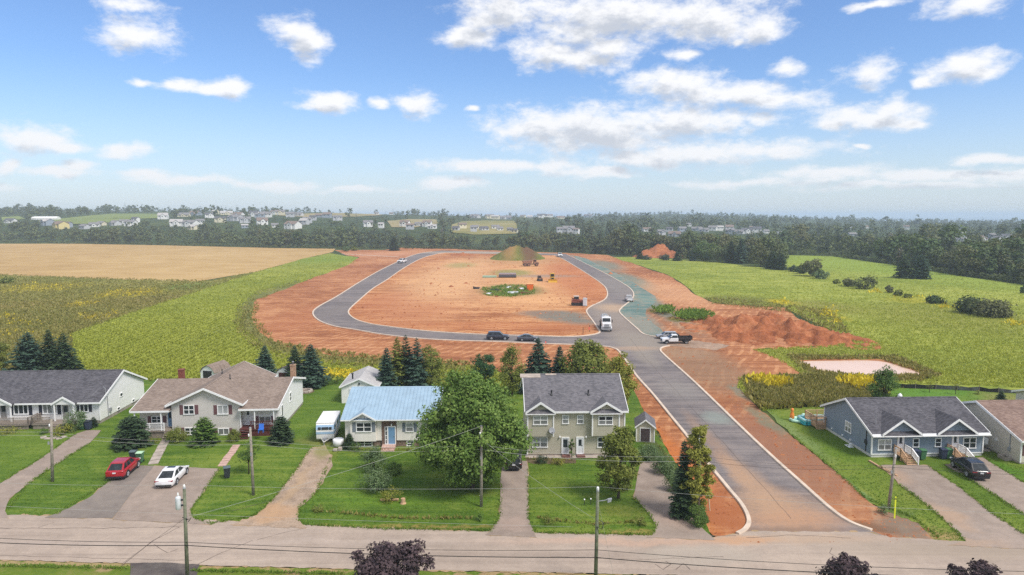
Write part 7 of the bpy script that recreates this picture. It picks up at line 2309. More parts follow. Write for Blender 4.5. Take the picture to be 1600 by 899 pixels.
def pickup(label, loc, rz, col, bed=None, group=None, L=5.6, name='pickup_truck', rack=None):
    root = thing(name, label, 'pickup truck', loc, rz, group)
    W = 1.98
    b = MB()
    b.prism([(0.62, 0.5), (2.75, 0.5), (2.78, 0.95), (2.62, 1.12), (1.35, 1.2), (0.95, 1.22), (-0.62, 1.22), (-0.62, 0.5)], 'y', -W / 2, W / 2)
    b.build('body', col, root, bevel=0.06)
    c = MB()
    c.add([(-0.6, -0.9, 1.2), (1.35, -0.9, 1.2), (1.35, 0.9, 1.2), (-0.6, 0.9, 1.2), (-0.5, -0.74, 1.86), (0.55, -0.74, 1.86), (0.55, 0.74, 1.86), (-0.5, 0.74, 1.86)],
          [(0, 1, 5, 4), (1, 2, 6, 5), (2, 3, 7, 6), (3, 0, 4, 7), (4, 5, 6, 7)])
    c.build('cabin', col, root, bevel=0.05)
    MB().add([(1.24, -0.78, 1.27), (1.24, 0.78, 1.27), (0.63, 0.66, 1.8), (0.63, -0.66, 1.8)], [(0, 1, 2, 3)]).xform(Matrix.Translation((0.045, 0, 0.02))).build('windscreen', CARGLASS, root)
    for sgn in (-1, 1):
        q = [(-0.45, sgn * 0.905, 1.26), (1.1, sgn * 0.905, 1.26), (0.5, sgn * 0.775, 1.78), (-0.42, sgn * 0.775, 1.78)]
        MB().add([(p[0], p[1] + sgn * 0.012, p[2]) for p in q], [(0, 1, 2, 3) if sgn > 0 else (3, 2, 1, 0)]).build('side_window', CARGLASS, root)
        MB().box(2.62, 2.79, sgn * 0.72 - 0.18, sgn * 0.72 + 0.18, 0.78, 0.96).build('headlight', LAMPW, root)
        MB().box(1.05, 1.25, sgn * 1.1 - 0.1, sgn * 1.1 + 0.1, 1.25, 1.5).build('mirror', TRIMB, root)
    MB().add([(-0.62, -0.7, 1.28), (-0.62, 0.7, 1.28), (-0.53, 0.66, 1.78), (-0.53, -0.66, 1.78)], [(3, 2, 1, 0)]).xform(Matrix.Translation((-0.02, 0, 0))).build('rear_window', CARGLASS, root)
    MB().box(2.7, 2.86, -0.95, 0.95, 0.42, 0.62).build('bumper', GREYMETAL, root)
    MB().box(2.74, 2.81, -0.5, 0.5, 0.68, 0.98).build('grille', TRIMB, root)
    bd = MB()
    if bed is None:
        bd.box(-2.8, -0.64, -W / 2, -W / 2 + 0.12, 0.55, 1.2).box(-2.8, -0.64, W / 2 - 0.12, W / 2, 0.55, 1.2).box(-2.8, -2.68, -W / 2 + 0.12, W / 2 - 0.12, 0.55, 1.18).box(-2.68, -0.64, -W / 2 + 0.12, W / 2 - 0.12, 0.6, 0.75)
        bd.build('bed', col, root)
    else:
        bd.box(-3.5, -0.75, -1.05, -0.98, 0.95, 1.45).box(-3.5, -0.75, 0.98, 1.05, 0.95, 1.45).box(-0.78, -0.68, -1.05, 1.05, 0.9, 1.98).box(-3.55, -3.47, -1.05, 1.05, 0.95, 1.6).box(-3.47, -0.78, -0.98, 0.98, 0.85, 1.0)
        bd.build('dump_bed', bed, root)
        MB().box(-3.4, -0.6, -0.4, 0.4, 0.5, 0.85).build('chassis', TRIMB, root)
    if rack:
        MB().box(-1.3, -0.75, -0.9, 0.9, 1.2, 1.55).box(-2.6, -2.2, -0.4, 0.3, 1.2, 1.75).build('cargo', rack, root)
    for sgn in (-1, 1):
        for x in (1.85, -1.95 if bed is None else -2.3):
            wheel(root, x, sgn * 0.85, 0.41, 0.26)
            MB().prism([(x + math.cos(math.pi * k / 10) * 0.52, 0.41 + math.sin(math.pi * k / 10) * 0.52) for k in range(11)], 'y', sgn * 0.95, sgn * 0.996).build('wheel_arch', TRIMB, root)
        MB().box((-2.83 if bed is None else -3.6), (-2.79 if bed is None else -3.55), sgn * 0.85 - 0.08, sgn * 0.85 + 0.08, 0.85, 1.1).build('taillight', TAIL, root)
    return root


X, Y = g(1053.5, 537)
pickup('white pickup with a black dump bed parked at the dirt entrance', (X, Y, 0.09), math.pi + 0.03, CWHITE, paint('black_steel_bed', S(48, 42, 42), 0.6, 0.2))
X, Y = g(1043, 530.5)
car('grey_car', 'grey car parked behind the white dump pickup at the dirt entrance', 'car', (X, Y + 0.8, 0.09), math.pi, CSILVER, 4.6, 1.82, 1.5, kind='wagon')
X, Y = g(628, 411.5)
pickup('white pickup driving down the left leg of the loop road', (X, Y, 0.09), heading((628, 411), (590, 427)) - 0.25, CWHITE, rack=paint('dark_cargo', S(60, 62, 70), 0.7)).scale = (1.35, 1.35, 1.45)
X, Y = g(982.5, 471)
pickup('white pickup stopped on the right curve of the loop road', (X, Y, 0.09), heading((982, 470), (987, 462)) + 0.2, CWHITE, rack=paint('pale_cargo', S(176, 176, 178), 0.7))
X, Y = g(874.5, 402)
pickup('small white truck at the far top end of the right road', (X, Y, 0.09), heading((874, 401), (890, 408)), CWHITE, rack=paint('far_cargo', S(120, 112, 112), 0.7)).scale = (1.4, 1.4, 1.5)

# tanker truck coming towards the camera
X, Y = g(947, 517)
hd = heading((946, 510), (951, 521))
tr = thing('tank_truck', 'large white truck with a tank body facing the camera on the new road', 'truck', (X, Y, 0.09), hd)
MB().prism([(-0.2, 1.0), (2.1, 1.0), (2.15, 1.9), (0.9, 2.15), (0.55, 3.1), (-0.5, 3.2), (-0.55, 1.0)], 'y', -1.05, 1.05).build('cab', CWHITE, tr, bevel=0.08)
MB().add([(0.91, -0.92, 2.2), (0.91, 0.92, 2.2), (0.58, 0.86, 2.98), (0.58, -0.86, 2.98)], [(0, 1, 2, 3)]).xform(Matrix.Translation((0.05, 0, 0.0))).build('windscreen', CARGLASS, tr)
for sgn in (-1, 1):
    MB().add([(-0.4, sgn * 1.06, 2.15), (0.7, sgn * 1.06, 2.15), (0.45, sgn * 1.06, 2.9), (-0.4, sgn * 1.06, 2.9)], [(0, 1, 2, 3) if sgn < 0 else (3, 2, 1, 0)]).build('side_window', CARGLASS, tr)
    MB().box(2.0, 2.2, sgn * 0.85 - 0.16, sgn * 0.85 + 0.16, 1.15, 1.4).build('headlight', LAMPW, tr)
    MB().box(0.75, 0.9, sgn * 1.32 - 0.08, sgn * 1.32 + 0.08, 2.0, 2.7).build('mirror', TRIMB, tr)
    MB().prism([(1.2 + math.cos(math.pi * k / 10) * 0.68, 0.55 + math.sin(math.pi * k / 10) * 0.68) for k in range(11)], 'y', sgn * 0.75, sgn * 1.2).build('fender', CWHITE, tr)
    for x in (1.2, -3.9, -5.2):
        wheel(tr, x, sgn * 1.0, 0.5, 0.32, GREYMETAL)
    MB().tube([(-0.75, sgn * 0.95, 1.2), (-0.75, sgn * 0.95, 3.6)], 0.09, 8).build('exhaust_stack', GREYMETAL, tr)
MB().box(2.12, 2.22, -0.5, 0.5, 1.1, 1.8).build('grille', GREYMETAL, tr)
MB().box(2.15, 2.4, -1.15, 1.15, 0.5, 0.85).build('bumper', GREYMETAL, tr)
MB().box(-6.3, 2.0, -0.4, 0.4, 0.75, 1.02).build('chassis', TRIMB, tr)
MB().tube([(-1.1, 0, 2.15), (-1.3, 0, 2.15), (-6.0, 0, 2.05), (-6.25, 0, 2.05)], [0.9, 1.15, 1.1, 0.8], 20).build('tank', paint('tank_paint', S(206, 204, 200), 0.4, 0.12), tr, True)
MB().box(-2.2, -1.6, -0.5, 0.5, 3.2, 3.45).box(-4.4, -3.8, -0.35, 0.35, 3.15, 3.35).build('hatch', GREYMETAL, tr)
MB().box(-6.2, -1.2, -1.22, -1.1, 1.25, 1.4).box(-6.2, -1.2, 1.1, 1.22, 1.25, 1.4).build('side_step', TRIMB, tr)

# construction machines on the lot
YEL = paint('yellow_machine_paint', S(214, 170, 50), 0.5, 0.15)
DUSTY = paint('dusty_brown_paint', S(146, 106, 84), 0.7, 0.2)
X, Y = g(863, 441)
dz = thing('bulldozer', 'yellow tracked bulldozer facing the camera on the lot', 'bulldozer', (X, Y, 0.11), -math.pi / 2)
for sgn in (-1, 1):
    MB().prism([(-2.2, 0.25), (-1.9, 0.0), (1.9, 0.0), (2.2, 0.3), (2.0, 0.95), (-2.0, 1.0)], 'y', sgn * 1.05 - 0.35, sgn * 1.05 + 0.35).build('track', TRIMB, dz)
MB().box(-1.6, 2.0, -0.75, 0.75, 0.7, 1.7).box(0.6, 2.05, -0.6, 0.6, 1.7, 2.1).build('body', YEL, dz, bevel=0.06)
MB().box(-1.5, 0.5, -0.8, 0.8, 1.7, 2.0).box(-1.5, 0.6, -0.85, 0.85, 3.25, 3.45).build('cab', YEL, dz)
pl = MB()
for x in (-1.45, 0.45):
    for y in (-0.78, 0.78):
        pl.box(x - 0.07, x + 0.07, y - 0.07, y + 0.07, 2.0, 3.25)
pl.build('cab_post', YEL, dz)
MB().box(-1.38, 0.38, -0.72, 0.72, 2.0, 3.24).build('cab_glass', CARGLASS, dz)
MB().prism([(2.5, 0.05), (2.75, 0.0), (2.6, 0.6), (2.75, 1.25), (2.5, 1.2), (2.42, 0.6)], 'y', -1.8, 1.8).build('blade', YEL, dz)
for sgn in (-1, 1):
    MB().beam((0.2, sgn * 1.5, 0.6), (2.5, sgn * 1.5, 0.5), 0.15, 0.2).build('push_arm', YEL, dz)
MB().tube([(1.4, 0.35, 2.1), (1.4, 0.35, 3.0)], 0.07, 8).build('exhaust_stack', DARKMETAL, dz)
MB().box(2.06, 2.1, -0.5, 0.5, 0.9, 1.9).build('grille', TRIMB, dz)

X, Y = g(843, 439.5)
sk = thing('skid_steer', 'small dark brown loader beside the yellow bulldozer', 'loader', (X, Y, 0.11), -math.pi / 2 + 0.2)
MB().box(-1.2, 1.0, -0.6, 0.6, 0.45, 1.2).build('body', DUSTY, sk, bevel=0.05)
MB().box(-0.9, 0.7, -0.55, 0.55, 2.1, 2.25).box(-0.95, -0.8, -0.55, 0.55, 1.2, 2.1).build('cab', DUSTY, sk)
MB().box(-0.78, 0.6, -0.5, 0.5, 1.2, 2.09).build('cab_glass', CARGLASS, sk)
for sgn in (-1, 1):
    for x in (0.55, -0.65):
        wheel(sk, x, sgn * 0.75, 0.42, 0.28, DUSTY)
    MB().beam((-1.0, sgn * 0.72, 1.75), (1.4, sgn * 0.72, 1.0), 0.14, 0.2).beam((1.4, sgn * 0.72, 1.0), (1.6, sgn * 0.72, 0.3), 0.14, 0.2).build('lift_arm', DARKMETAL, sk)
MB().prism([(1.5, 0.05), (2.3, 0.0), (2.3, 0.06), (1.65, 0.15), (1.6, 0.7), (1.5, 0.7)], 'y', -0.9, 0.9).build('bucket', DARKMETAL, sk)

X, Y = g(830, 416.5)
dt = thing('dump_truck', 'dusty brown articulated dump truck before the grassy mound', 'dump truck', (X, Y, 0.11), 0.12)
MB().prism([(-4.8, 2.7), (-4.2, 1.5), (-0.2, 1.3), (0.6, 2.9), (0.2, 3.0), (-4.6, 2.9)], 'y', -1.5, 1.5).build('dump_body', DUSTY, dt)
MB().box(-4.6, 3.6, -0.5, 0.5, 0.9, 1.3).build('chassis', TRIMB, dt)
MB().prism([(1.2, 1.2), (3.9, 1.1), (4.0, 1.9), (2.9, 2.3), (1.2, 2.3)], 'y', -1.2, 1.2).build('hood', DUSTY, dt, bevel=0.06)
MB().box(1.2, 2.7, -0.9, 0.9, 2.3, 3.5).build('cab', DUSTY, dt, bevel=0.06)
for sgn in (-1, 1):
    MB().box(1.4, 2.5, sgn * 0.905 - 0.01, sgn * 0.905 + 0.01, 2.5, 3.3).build('side_window', CARGLASS, dt)
    for x in (2.7, -1.5, -3.3):
        wheel(dt, x, sgn * 1.25, 0.85, 0.6, DUSTY)
MB().box(2.705, 2.73, -0.8, 0.8, 2.5, 3.3).build('windscreen', CARGLASS, dt)
MB().beam((0.2, 0, 3.0), (1.6, 0, 3.6), 2.4, 0.1).build('spill_guard', DUSTY, dt)

X, Y = g(903, 478)
rl = thing('soil_compactor', 'rust red tracked machine standing against the white portable toilet', 'machine', (X, Y, 0.11), 0.0)
RUST = paint('rust_red_paint', S(138, 80, 64), 0.7, 0.2)
MB().prism([(-2.0, 0.3), (-1.7, 0.0), (1.4, 0.0), (1.8, 0.35), (1.5, 0.9), (-1.8, 0.9)], 'y', -1.1, -0.6).prism([(-2.0, 0.3), (-1.7, 0.0), (1.4, 0.0), (1.8, 0.35), (1.5, 0.9), (-1.8, 0.9)], 'y', 0.6, 1.1).build('track', TRIMB, rl)
MB().prism([(-1.9, 0.9), (1.6, 0.8), (1.7, 1.5), (0.3, 1.9), (-1.8, 1.7)], 'y', -0.9, 0.9).build('body', RUST, rl, bevel=0.06)
MB().beam((-1.9, -0.95, 2.3), (1.6, -0.95, 1.2), 0.16, 0.22).beam((-1.9, 0.95, 2.3), (1.6, 0.95, 1.2), 0.16, 0.22).build('lift_arm', RUST, rl)
MB().box(-1.2, 0.2, -0.6, 0.6, 1.8, 2.7).build('cab', CARGLASS, rl)
MB().box(-1.3, 0.3, -0.7, 0.7, 2.7, 2.85).build('cab_roof', paint('pale_cab_roof', S(204, 196, 186), 0.6), rl)

X, Y = g(914, 479)
pt = thing('portable_toilet', 'white portable toilet by the road curve beside the red machine', 'portable toilet', (X, Y, 0.11), -0.1)
MB().box(-0.6, 0.6, -0.6, 0.6, 0.1, 2.15).build('cabin', CWHITE, pt, bevel=0.05)
MB().prism([(-0.66, 2.15), (0.66, 2.15), (0.45, 2.4), (-0.45, 2.4)], 'y', -0.66, 0.66).build('roof', paint('grey_plastic', S(196, 200, 206), 0.5), pt)
MB().box(-0.42, 0.42, -0.63, -0.605, 0.2, 2.0).build('door', paint('pale_grey_plastic', S(206, 210, 216), 0.5), pt)
MB().box(-0.7, 0.7, -0.7, 0.7, 0.0, 0.1).build('skid', DARKMETAL, pt)
MB().tube([(0.45, 0.45, 2.2), (0.45, 0.45, 2.75)], 0.05, 8).build('vent_pipe', DARKMETAL, pt)

X, Y = g(828, 454)
ob = thing('orange_bin', 'bright orange site bin with a pale heap on top on the weedy island', 'bin', (X, Y, 0.11), 0.1)
MB().prism([(-0.95, 0.0), (0.95, 0.0), (1.2, 2.2), (-1.2, 2.2)], 'y', -1.0, 1.0).build('body', paint('orange_paint', S(222, 104, 34), 0.5), ob)
MB().box(-1.28, 1.28, -1.08, 1.08, 2.2, 2.36).build('rim', paint('pale_orange', S(232, 170, 110), 0.6), ob)
X, Y = g(765, 434.5)
pp = thing('pipe_stack', 'stack of pale green drainage pipes on the lot', 'pipes', (X, Y, 0.11), 0.03)
GRNP = paint('pale_green_pipe', S(150, 174, 152), 0.5)
for k, (yy, zz) in enumerate([(-0.5, 0.25), (0, 0.25), (0.5, 0.25), (-0.25, 0.68), (0.25, 0.68)]):
    MB().cyl((0, yy, zz), 0.25, 6.0, 'x', 12).build('pipe', GRNP, pp)
X, Y = g(793, 434)
cb_ = thing('culvert_stack', 'long dark grey culvert sections laid side by side on the lot', 'culverts', (X, Y, 0.11), 0.0)
for k in range(4):
    MB().cyl((0, k * 1.05 - 1.5, 0.5), 0.5, 7.6, 'x', 14).build('culvert', paint('dark_culvert', S(70, 68, 72), 0.6) if k == 0 else bpy.data.materials['dark_culvert'], cb_)
for k in range(3):
    MB().cyl((0, k * 1.05 - 0.95, 1.38), 0.5, 7.4, 'x', 14).build('culvert', paint('worn_culvert', S(142, 128, 130), 0.7) if k == 0 else bpy.data.materials['worn_culvert'], cb_)
X, Y = g(744, 452)
db = thing('scrap_bucket', 'dark excavator bucket lying on the bare lot', 'bucket', (X, Y, 0.11), 0.4)
MB().prism([(-0.9, 0.0), (0.7, 0.0), (1.2, 0.5), (1.0, 0.55), (0.6, 0.2), (-0.7, 0.25), (-0.8, 0.9), (-1.0, 0.85)], 'y', -0.8, 0.8).prism([(-0.9, 0.02), (0.7, 0.02), (1.18, 0.5), (-0.8, 0.88)], 'y', -0.88, -0.8).build('shell', DARKMETAL, db)
for k in range(4):
    MB().box(1.05, 1.5, -0.7 + k * 0.42, -0.55 + k * 0.42, 0.42, 0.5).build('tooth', GREYMETAL, db)
rng2 = random.Random(9)
for k, (px, py, sz, cw, lb) in enumerate([(795, 450.5, 1.6, CWHITE, 'white scrap sheet at the back of the weedy island'), (816, 453, 1.5, CWHITE, 'white scrap sheet near the orange bin'), (764, 461, 1.4, CWHITE, 'small pale scrap piece at the left end of the weedy island'),
                                          (801, 459, 3.6, PLATE, 'long pale scrap boards in the middle of the weedy island'), (773, 455, 3.0, DARKMETAL, 'dark tangle of scrap metal on the weedy island'), (820, 460, 3.4, RUST, 'reddish scrap timber right of the weedy island')]):
    X, Y = g(px, py)
    r = thing('scrap_pile', lb, 'scrap', (X, Y, 0.13), rng2.uniform(-0.3, 0.3))
    for j in range(4):
        a = rng2.uniform(-0.3, 0.3)
        MB().box(-sz / 2, sz / 2, -0.25, 0.25, 0, 0.12).xform(Matrix.Translation((rng2.uniform(-.3, .3), j * 0.45 - 0.7, 0.05 + 0.12 * j)) @ Matrix.Rotation(a, 4, 'Z') @ Matrix.Rotation(0.1 * a, 4, 'Y')).build('board', cw, r)
X, Y = g(797, 404)
hy = thing('loader_trailer', 'small pale machine with a raised flat deck at the foot of the grassy mound', 'trailer', (X, Y - 1, 0.11), 0.0)
MB().box(-2.2, 2.2, -1.0, 1.0, 2.4, 2.6).build('deck', paint('sandy_deck', S(206, 160, 112), 0.8), hy)
for x in (-1.8, 1.8):
    for y in (-0.8, 0.8):
        MB().box(x - 0.12, x + 0.12, y - 0.12, y + 0.12, 0, 2.4).build('leg', DUSTY, hy)

# stakes with ribbons near the junction
for k, (px, py, h_, lb) in enumerate([(921, 520, 1.7, 'dark survey stake with pink ribbon beside the road junction'), (911, 522, 1.5, 'dark survey stake left of the ribboned one'), (853, 539, 0.9, 'short stake with pink ribbon on the kerb right of the dark sedan'),
                                      (770, 542, 1.3, 'pale survey stake on the earth below the dark SUV'), (840, 505, 1.4, 'pale survey stake on the lot above the dark sedan')]):
    X, Y = g(px, py)
    r = thing('survey_stake', lb, 'stake', (X, Y, 0.06), 0.3 * k)
    MB().box(-0.05, 0.05, -0.03, 0.03, 0, h_).build('post', WOODNEW if k > 2 else TRIMB, r)
    if k in (0, 2):
        MB().box(-0.2, 0.05, -0.04, 0.04, h_ * 0.35, h_ * 0.75).build('ribbon', paint('pink_ribbon', S(226, 110, 100), 0.7) if k == 0 else bpy.data.materials['pink_ribbon'], r)

# ------------------------------------------------------------------ camper trailer
P0 = Vector((*g(492.5, 693.5), 0))
hdc = math.atan2(g(535.5, 679)[1] - g(524.5, 692)[1], g(535.5, 679)[0] - g(524.5, 692)[0])
ct = thing('camper_trailer', 'white and light blue camper trailer on the grass at the head of the gravel drive', 'camper', (*((Vector((*g(508.5, 692.5), 0))).xy), 0.07), hdc - math.pi / 2 + 0.12)
ct.scale = (0.93, 0.95, 0.93)
CB = paint('light_blue_panel', S(166, 196, 226), 0.4, 0.05)
CW = paint('camper_white', S(232, 230, 228), 0.45, 0.06)
MB().prism([(0.05, 0.45), (5.2, 0.5), (5.45, 0.9), (5.4, 2.3), (5.2, 2.5), (0.2, 2.5), (0.0, 2.3), (-0.12, 1.5), (0.0, 0.6)], 'x', -1.1, 1.1).xform(Matrix.Identity(4)).build('body', CW, ct)
MB().prism([(-0.14, 1.42), (5.46, 1.42), (5.46, 1.12), (-0.09, 1.12)], 'x', -1.112, 1.112).build('lower_stripe', CB, ct)
MB().prism([(0.0, 2.31), (5.42, 2.31), (5.46, 1.72), (-0.13, 1.72)], 'x', -1.108, 1.108).build('upper_stripe', CB, ct)
MB().slab([(-1.14, 0.1, 2.56), (1.14, 0.1, 2.56), (1.14, 5.3, 2.56), (-1.14, 5.3, 2.56)], 0.07).build('roof', CW, ct)
for (a, b) in ((-0.85, -0.5), (-0.4, 0.42), (0.5, 0.85)):
    MB().box(a, b, -0.17, -0.1, 1.72, 2.05).build('window', GLASS, ct)
for (a, b) in ((0.5, 1.2), (2.6, 3.4), (4.3, 4.9)):
    MB().box(1.1, 1.125, a, b, 1.55, 2.1).build('window', GLASS, ct)
    MB().box(-1.125, -1.1, a, b, 1.55, 2.1).build('window', GLASS, ct)
MB().box(1.1, 1.13, 1.5, 2.15, 0.6, 2.2).build('door', CW, ct)
for sgn in (-1, 1):
    w = MB().cyl((sgn * 0.98, 3.0, 0.34), 0.34, 0.22, 'x', 18).build('wheel', BLACKRUB, ct)
    MB().beam((sgn * 0.5, 0.1, 0.5), (0, -1.15, 0.5), 0.08, 0.1).build('drawbar', CW, ct)
MB().cyl((0, -1.0, 0.22), 0.05, 0.45, 'z', 8).build('jack', GREYMETAL, ct)
MB().box(-0.25, 0.25, -0.55, -0.2, 0.5, 0.75).build('gas_box', GREYMETAL, ct)

# ------------------------------------------------------------------ wheeled bins
BIN_BLACK = paint('black_bin', S(52, 56, 62), 0.5)
BIN_GREEN = paint('green_bin', S(74, 118, 84), 0.5)
BIN_PALE = paint('pale_green_lid', S(172, 206, 172), 0.5)
BIN_NAVY = paint('navy_bin', S(54, 62, 84), 0.5)
BIN_GREY = paint('grey_green_bin', S(84, 98, 100), 0.5)


def bin_(label, px, py, mat, lid, rz=0.0, h_=1.08):
    X, Y = g(px, py)
    r = thing('wheeled_bin', label, 'bin', (X, Y, 0.12), rz, 'wheeled bins at the houses')
    MB().add([(-0.24, -0.24, 0.06), (0.24, -0.24, 0.06), (0.24, 0.24, 0.06), (-0.24, 0.24, 0.06), (-0.31, -0.36, h_), (0.31, -0.36, h_), (0.31, 0.34, h_), (-0.31, 0.34, h_)],
             [(0, 3, 2, 1), (0, 1, 5, 4), (1, 2, 6, 5), (2, 3, 7, 6), (3, 0, 4, 7), (4, 5, 6, 7)]).build('body', mat, r)
    MB().prism([(-0.41, h_), (0.4, h_), (0.4, h_ + 0.05), (0.1, h_ + 0.11), (-0.41, h_ + 0.04)], 'x', -0.34, 0.34).xform(Matrix.Identity(4)).build('lid', lid, r)
    for sgn in (-1, 1):
        MB().cyl((sgn * 0.26, 0.27, 0.12), 0.12, 0.06, 'x', 12).build('wheel', BLACKRUB, r)
    MB().cyl((0, 0.42, h_ - 0.04), 0.025, 0.5, 'x', 8).build('handle', mat, r)
    return r


bin_('black bin behind the red SUV, left of the green one', 209, 722, BIN_BLACK, BIN_GREY, 0.1)
bin_('green bin with a pale lid at the nose of the red SUV', 219.5, 724, BIN_GREEN, BIN_PALE, 0.1)
bin_('grey-green bin alone on the lawn edge beside the double driveway', 355, 748, BIN_BLACK, BIN_GREY, 0.5)
bin_('green bin at the corner of the white duplex', 129.5, 672, BIN_GREEN, BIN_GREEN)
bin_('dark bin at the corner of the white duplex, right of the green one', 138.5, 672.5, BIN_NAVY, BIN_BLACK)
bin_('navy bin beside the left steps of the slate blue house', 1431, 720.5, BIN_NAVY, BIN_NAVY)
bin_('green bin beside the left steps of the slate blue house', 1440.5, 719.5, BIN_GREEN, BIN_GREEN)
bin_('navy bin beside the right steps of the slate blue house', 1473, 718.5, BIN_NAVY, BIN_NAVY)
bin_('green bin beside the right steps of the slate blue house', 1481, 718, BIN_GREEN, BIN_GREEN)

# ------------------------------------------------------------------ yard things
X, Y = g(1271, 662)
pool = thing('paddling_pool', 'turquoise inflatable pool beside the rear deck of the slate blue house', 'pool', (X, Y, 0.07), 0.1)
TQ = paint('turquoise_vinyl', S(60, 176, 190), 0.35)
TQP = paint('pale_turquoise_vinyl', S(176, 226, 228), 0.35)
rim = [(-1.5, -1.0), (1.5, -1.0), (1.7, -0.8), (1.7, 0.8), (1.5, 1.0), (-1.5, 1.0), (-1.7, 0.8), (-1.7, -0.8), (-1.5, -1.0)]
for zz, mm in ((0.16, TQ), (0.42, TQ), (0.66, TQP)):
    MB().tube([(x, y, zz) for x, y in rim], 0.17, 10, False).build('ring', mm, pool, True)
MB().box(-1.55, 1.55, -0.88, 0.88, 0.03, 0.45).build('water', paint('pool_water', S(90, 190, 206), 0.1), pool)
X, Y = g(1251, 659)
ft = thing('water_toy', 'pale mint inflatable play mat with an orange figure on the side lawn', 'inflatable toy', (X, Y, 0.07), 0.2)
MINT = paint('mint_vinyl', S(186, 224, 204), 0.35)
MB().tube([(math.cos(2 * math.pi * k / 20) * 1.35, math.sin(2 * math.pi * k / 20) * 0.9, 0.2) for k in range(21)], 0.2, 10, False).build('ring', MINT, ft, True)
MB().lathe([(1.25, 0.02), (1.25, 0.12)], 20).xform(Matrix.Diagonal((1, 0.65, 1, 1))).build('floor', TQP, ft)
ORV = paint('orange_vinyl', S(232, 140, 62), 0.4)
MB().lathe([(0.1, 0.1), (0.3, 0.35), (0.26, 0.9), (0.12, 1.15), (0.22, 1.35), (0.16, 1.6), (0.03, 1.68)], 12, (-0.95, 0.5, 0)).build('orange_figure', ORV, ft, True)
MB().lathe([(0.1, 0.1), (0.38, 0.3), (0.4, 0.6), (0.2, 0.85), (0.03, 0.9)], 12, (0.7, 0.4, 0)).build('mint_figure', MINT, ft, True)
X, Y = g(477, 613)
fr = thing('fire_ring', 'stone fire ring with reddish gravel on the lawn under the spruce pair', 'fire pit', (X, Y, 0.07))
MB().lathe([(1.35, 0.0), (1.3, 0.04)], 18).build('gravel', M_DIRT, fr)
for k in range(11):
    a = 2 * math.pi * k / 11
    MB().box(-0.26, 0.26, -0.17, 0.17, 0.0, 0.28).xform(Matrix.Translation((math.cos(a) * 0.9, math.sin(a) * 0.9, 0.03)) @ Matrix.Rotation(a + 1.57, 4, 'Z')).build('stone', CONCRETE, fr)
# stepping slabs of the two front walks
for (a, b, w0, w1, n, lb) in (((258, 690), (239, 727), 12, 14, 6, 'straight walk of square concrete slabs to the left porch of the brown roofed house'), ((371, 696), (346, 730), 9, 13, 9, 'narrow walk of pinkish slabs to the right porch of the brown roofed house')):
    pth = thing('slab_walk', lb, 'walk', (*g(*b), 0.07))
    O = Vector((*g(*b), 0))
    pa, pb = Vector((*g(*a), 0)) - O, Vector((0, 0, 0))
    dd = (pa - pb)
    sd = Vector((dd.y, -dd.x, 0)).normalized() * (0.5 if n == 6 else 0.42)
    for k in range(n):
        p, q = pb + dd * ((k + 0.02) / n), pb + dd * ((k + 0.86) / n)
        j = Vector((rng2.uniform(-0.04, 0.04), rng2.uniform(-0.03, 0.03), 0))
        z = 0.07 + rng2.uniform(-0.015, 0.015)
        top = [v + j + Vector((0, 0, z)) for v in (p - sd, q - sd, q + sd, p + sd)]
        MB().slab(top[::-1], 0.09).build('paving_slab', CONCRETE if n == 6 else bpy.data.materials['pink_concrete'], pth)
# stones by the white duplex walk
for k, (px, py) in enumerate([(68, 685), (76, 686.5), (84, 686), (92, 686.5), (98, 684.5)]):
    X, Y = g(px, py)
    o = MB().slab([(-0.4, -0.3, 0.06), (0.35, -0.34, 0.06), (0.42, 0.26, 0.06), (-0.3, 0.34, 0.06)], 0.08).build('flagstone', CONCRETE)
    o.location = (X, Y, 0.09)
    o.rotation_euler = (0, 0, rng2.uniform(0, 3))
    tag(o, 'pale flagstone at the foot of the wooden steps of the white duplex', 'flagstone', 'flagstones below the wooden steps')
# lumber beside the blue house drive
for k, ((x0, y0), (x1, y1)) in enumerate([((1358, 722), (1380, 735)), ((1372, 731), (1398, 744)), ((1384, 736), (1402, 746))]):
    a, b = Vector((*g(x0, y0), 0.22)), Vector((*g(x1, y1), 0.22))
    c = (a + b) / 2
    o = MB().beam(a - c, b - c, 0.2, 0.14).build('lumber', WOODNEW)
    o.location = c
    tag(o, ['upper end board of the lumber edging beside the slate blue house drive', 'middle board of the lumber edging beside the slate blue house drive', 'lowest short board of the lumber edging beside the slate blue house drive'][k], 'lumber', 'lumber along the left edge of the drive')
X, Y = g(1397.5, 811)
mk = thing('marker_post', 'thin bright yellow marker post beside the leaning utility pole', 'marker post', (X, Y, 0.06))
MB().box(-0.06, 0.06, -0.03, 0.03, 0, 2.0).build('post', paint('hi_vis_yellow', S(222, 232, 60), 0.5), mk)
MB().box(-0.062, 0.062, -0.032, 0.032, 1.75, 1.85).build('band', TRIMB, mk)
X, Y = g(1109, 799)
mk = thing('guy_guard', 'pale leaning post at the edge of the red earth beside the birches', 'post', (X, Y, 0.06))
MB().tube([(0, 0, 0), (-0.18, 0.02, 1.7)], 0.05, 8).build('post', paint('pale_post', S(206, 198, 170), 0.6), mk)
X, Y = g(526, 706)
wd = thing('garden_stone', 'pale garden stones at the grass edge beside the camper', 'stones', (X, Y, 0.07))
MB().box(-0.4, 0.1, -0.2, 0.2, 0, 0.3).build('stone', CONCRETE, wd, bevel=0.08)
MB().box(0.15, 0.6, -0.1, 0.3, 0, 0.45).build('stone', CONCRETE, wd, bevel=0.1)
X, Y = g(630, 788)
st_ = thing('tree_stump', 'short pale tree stump on the lawn beside the hosta clump', 'stump', (X, Y, 0.07))
MB().lathe([(0.3, 0), (0.22, 0.15), (0.2, 0.5)], 12).build('stump', WOODNEW, st_)
X, Y = g(609, 784)
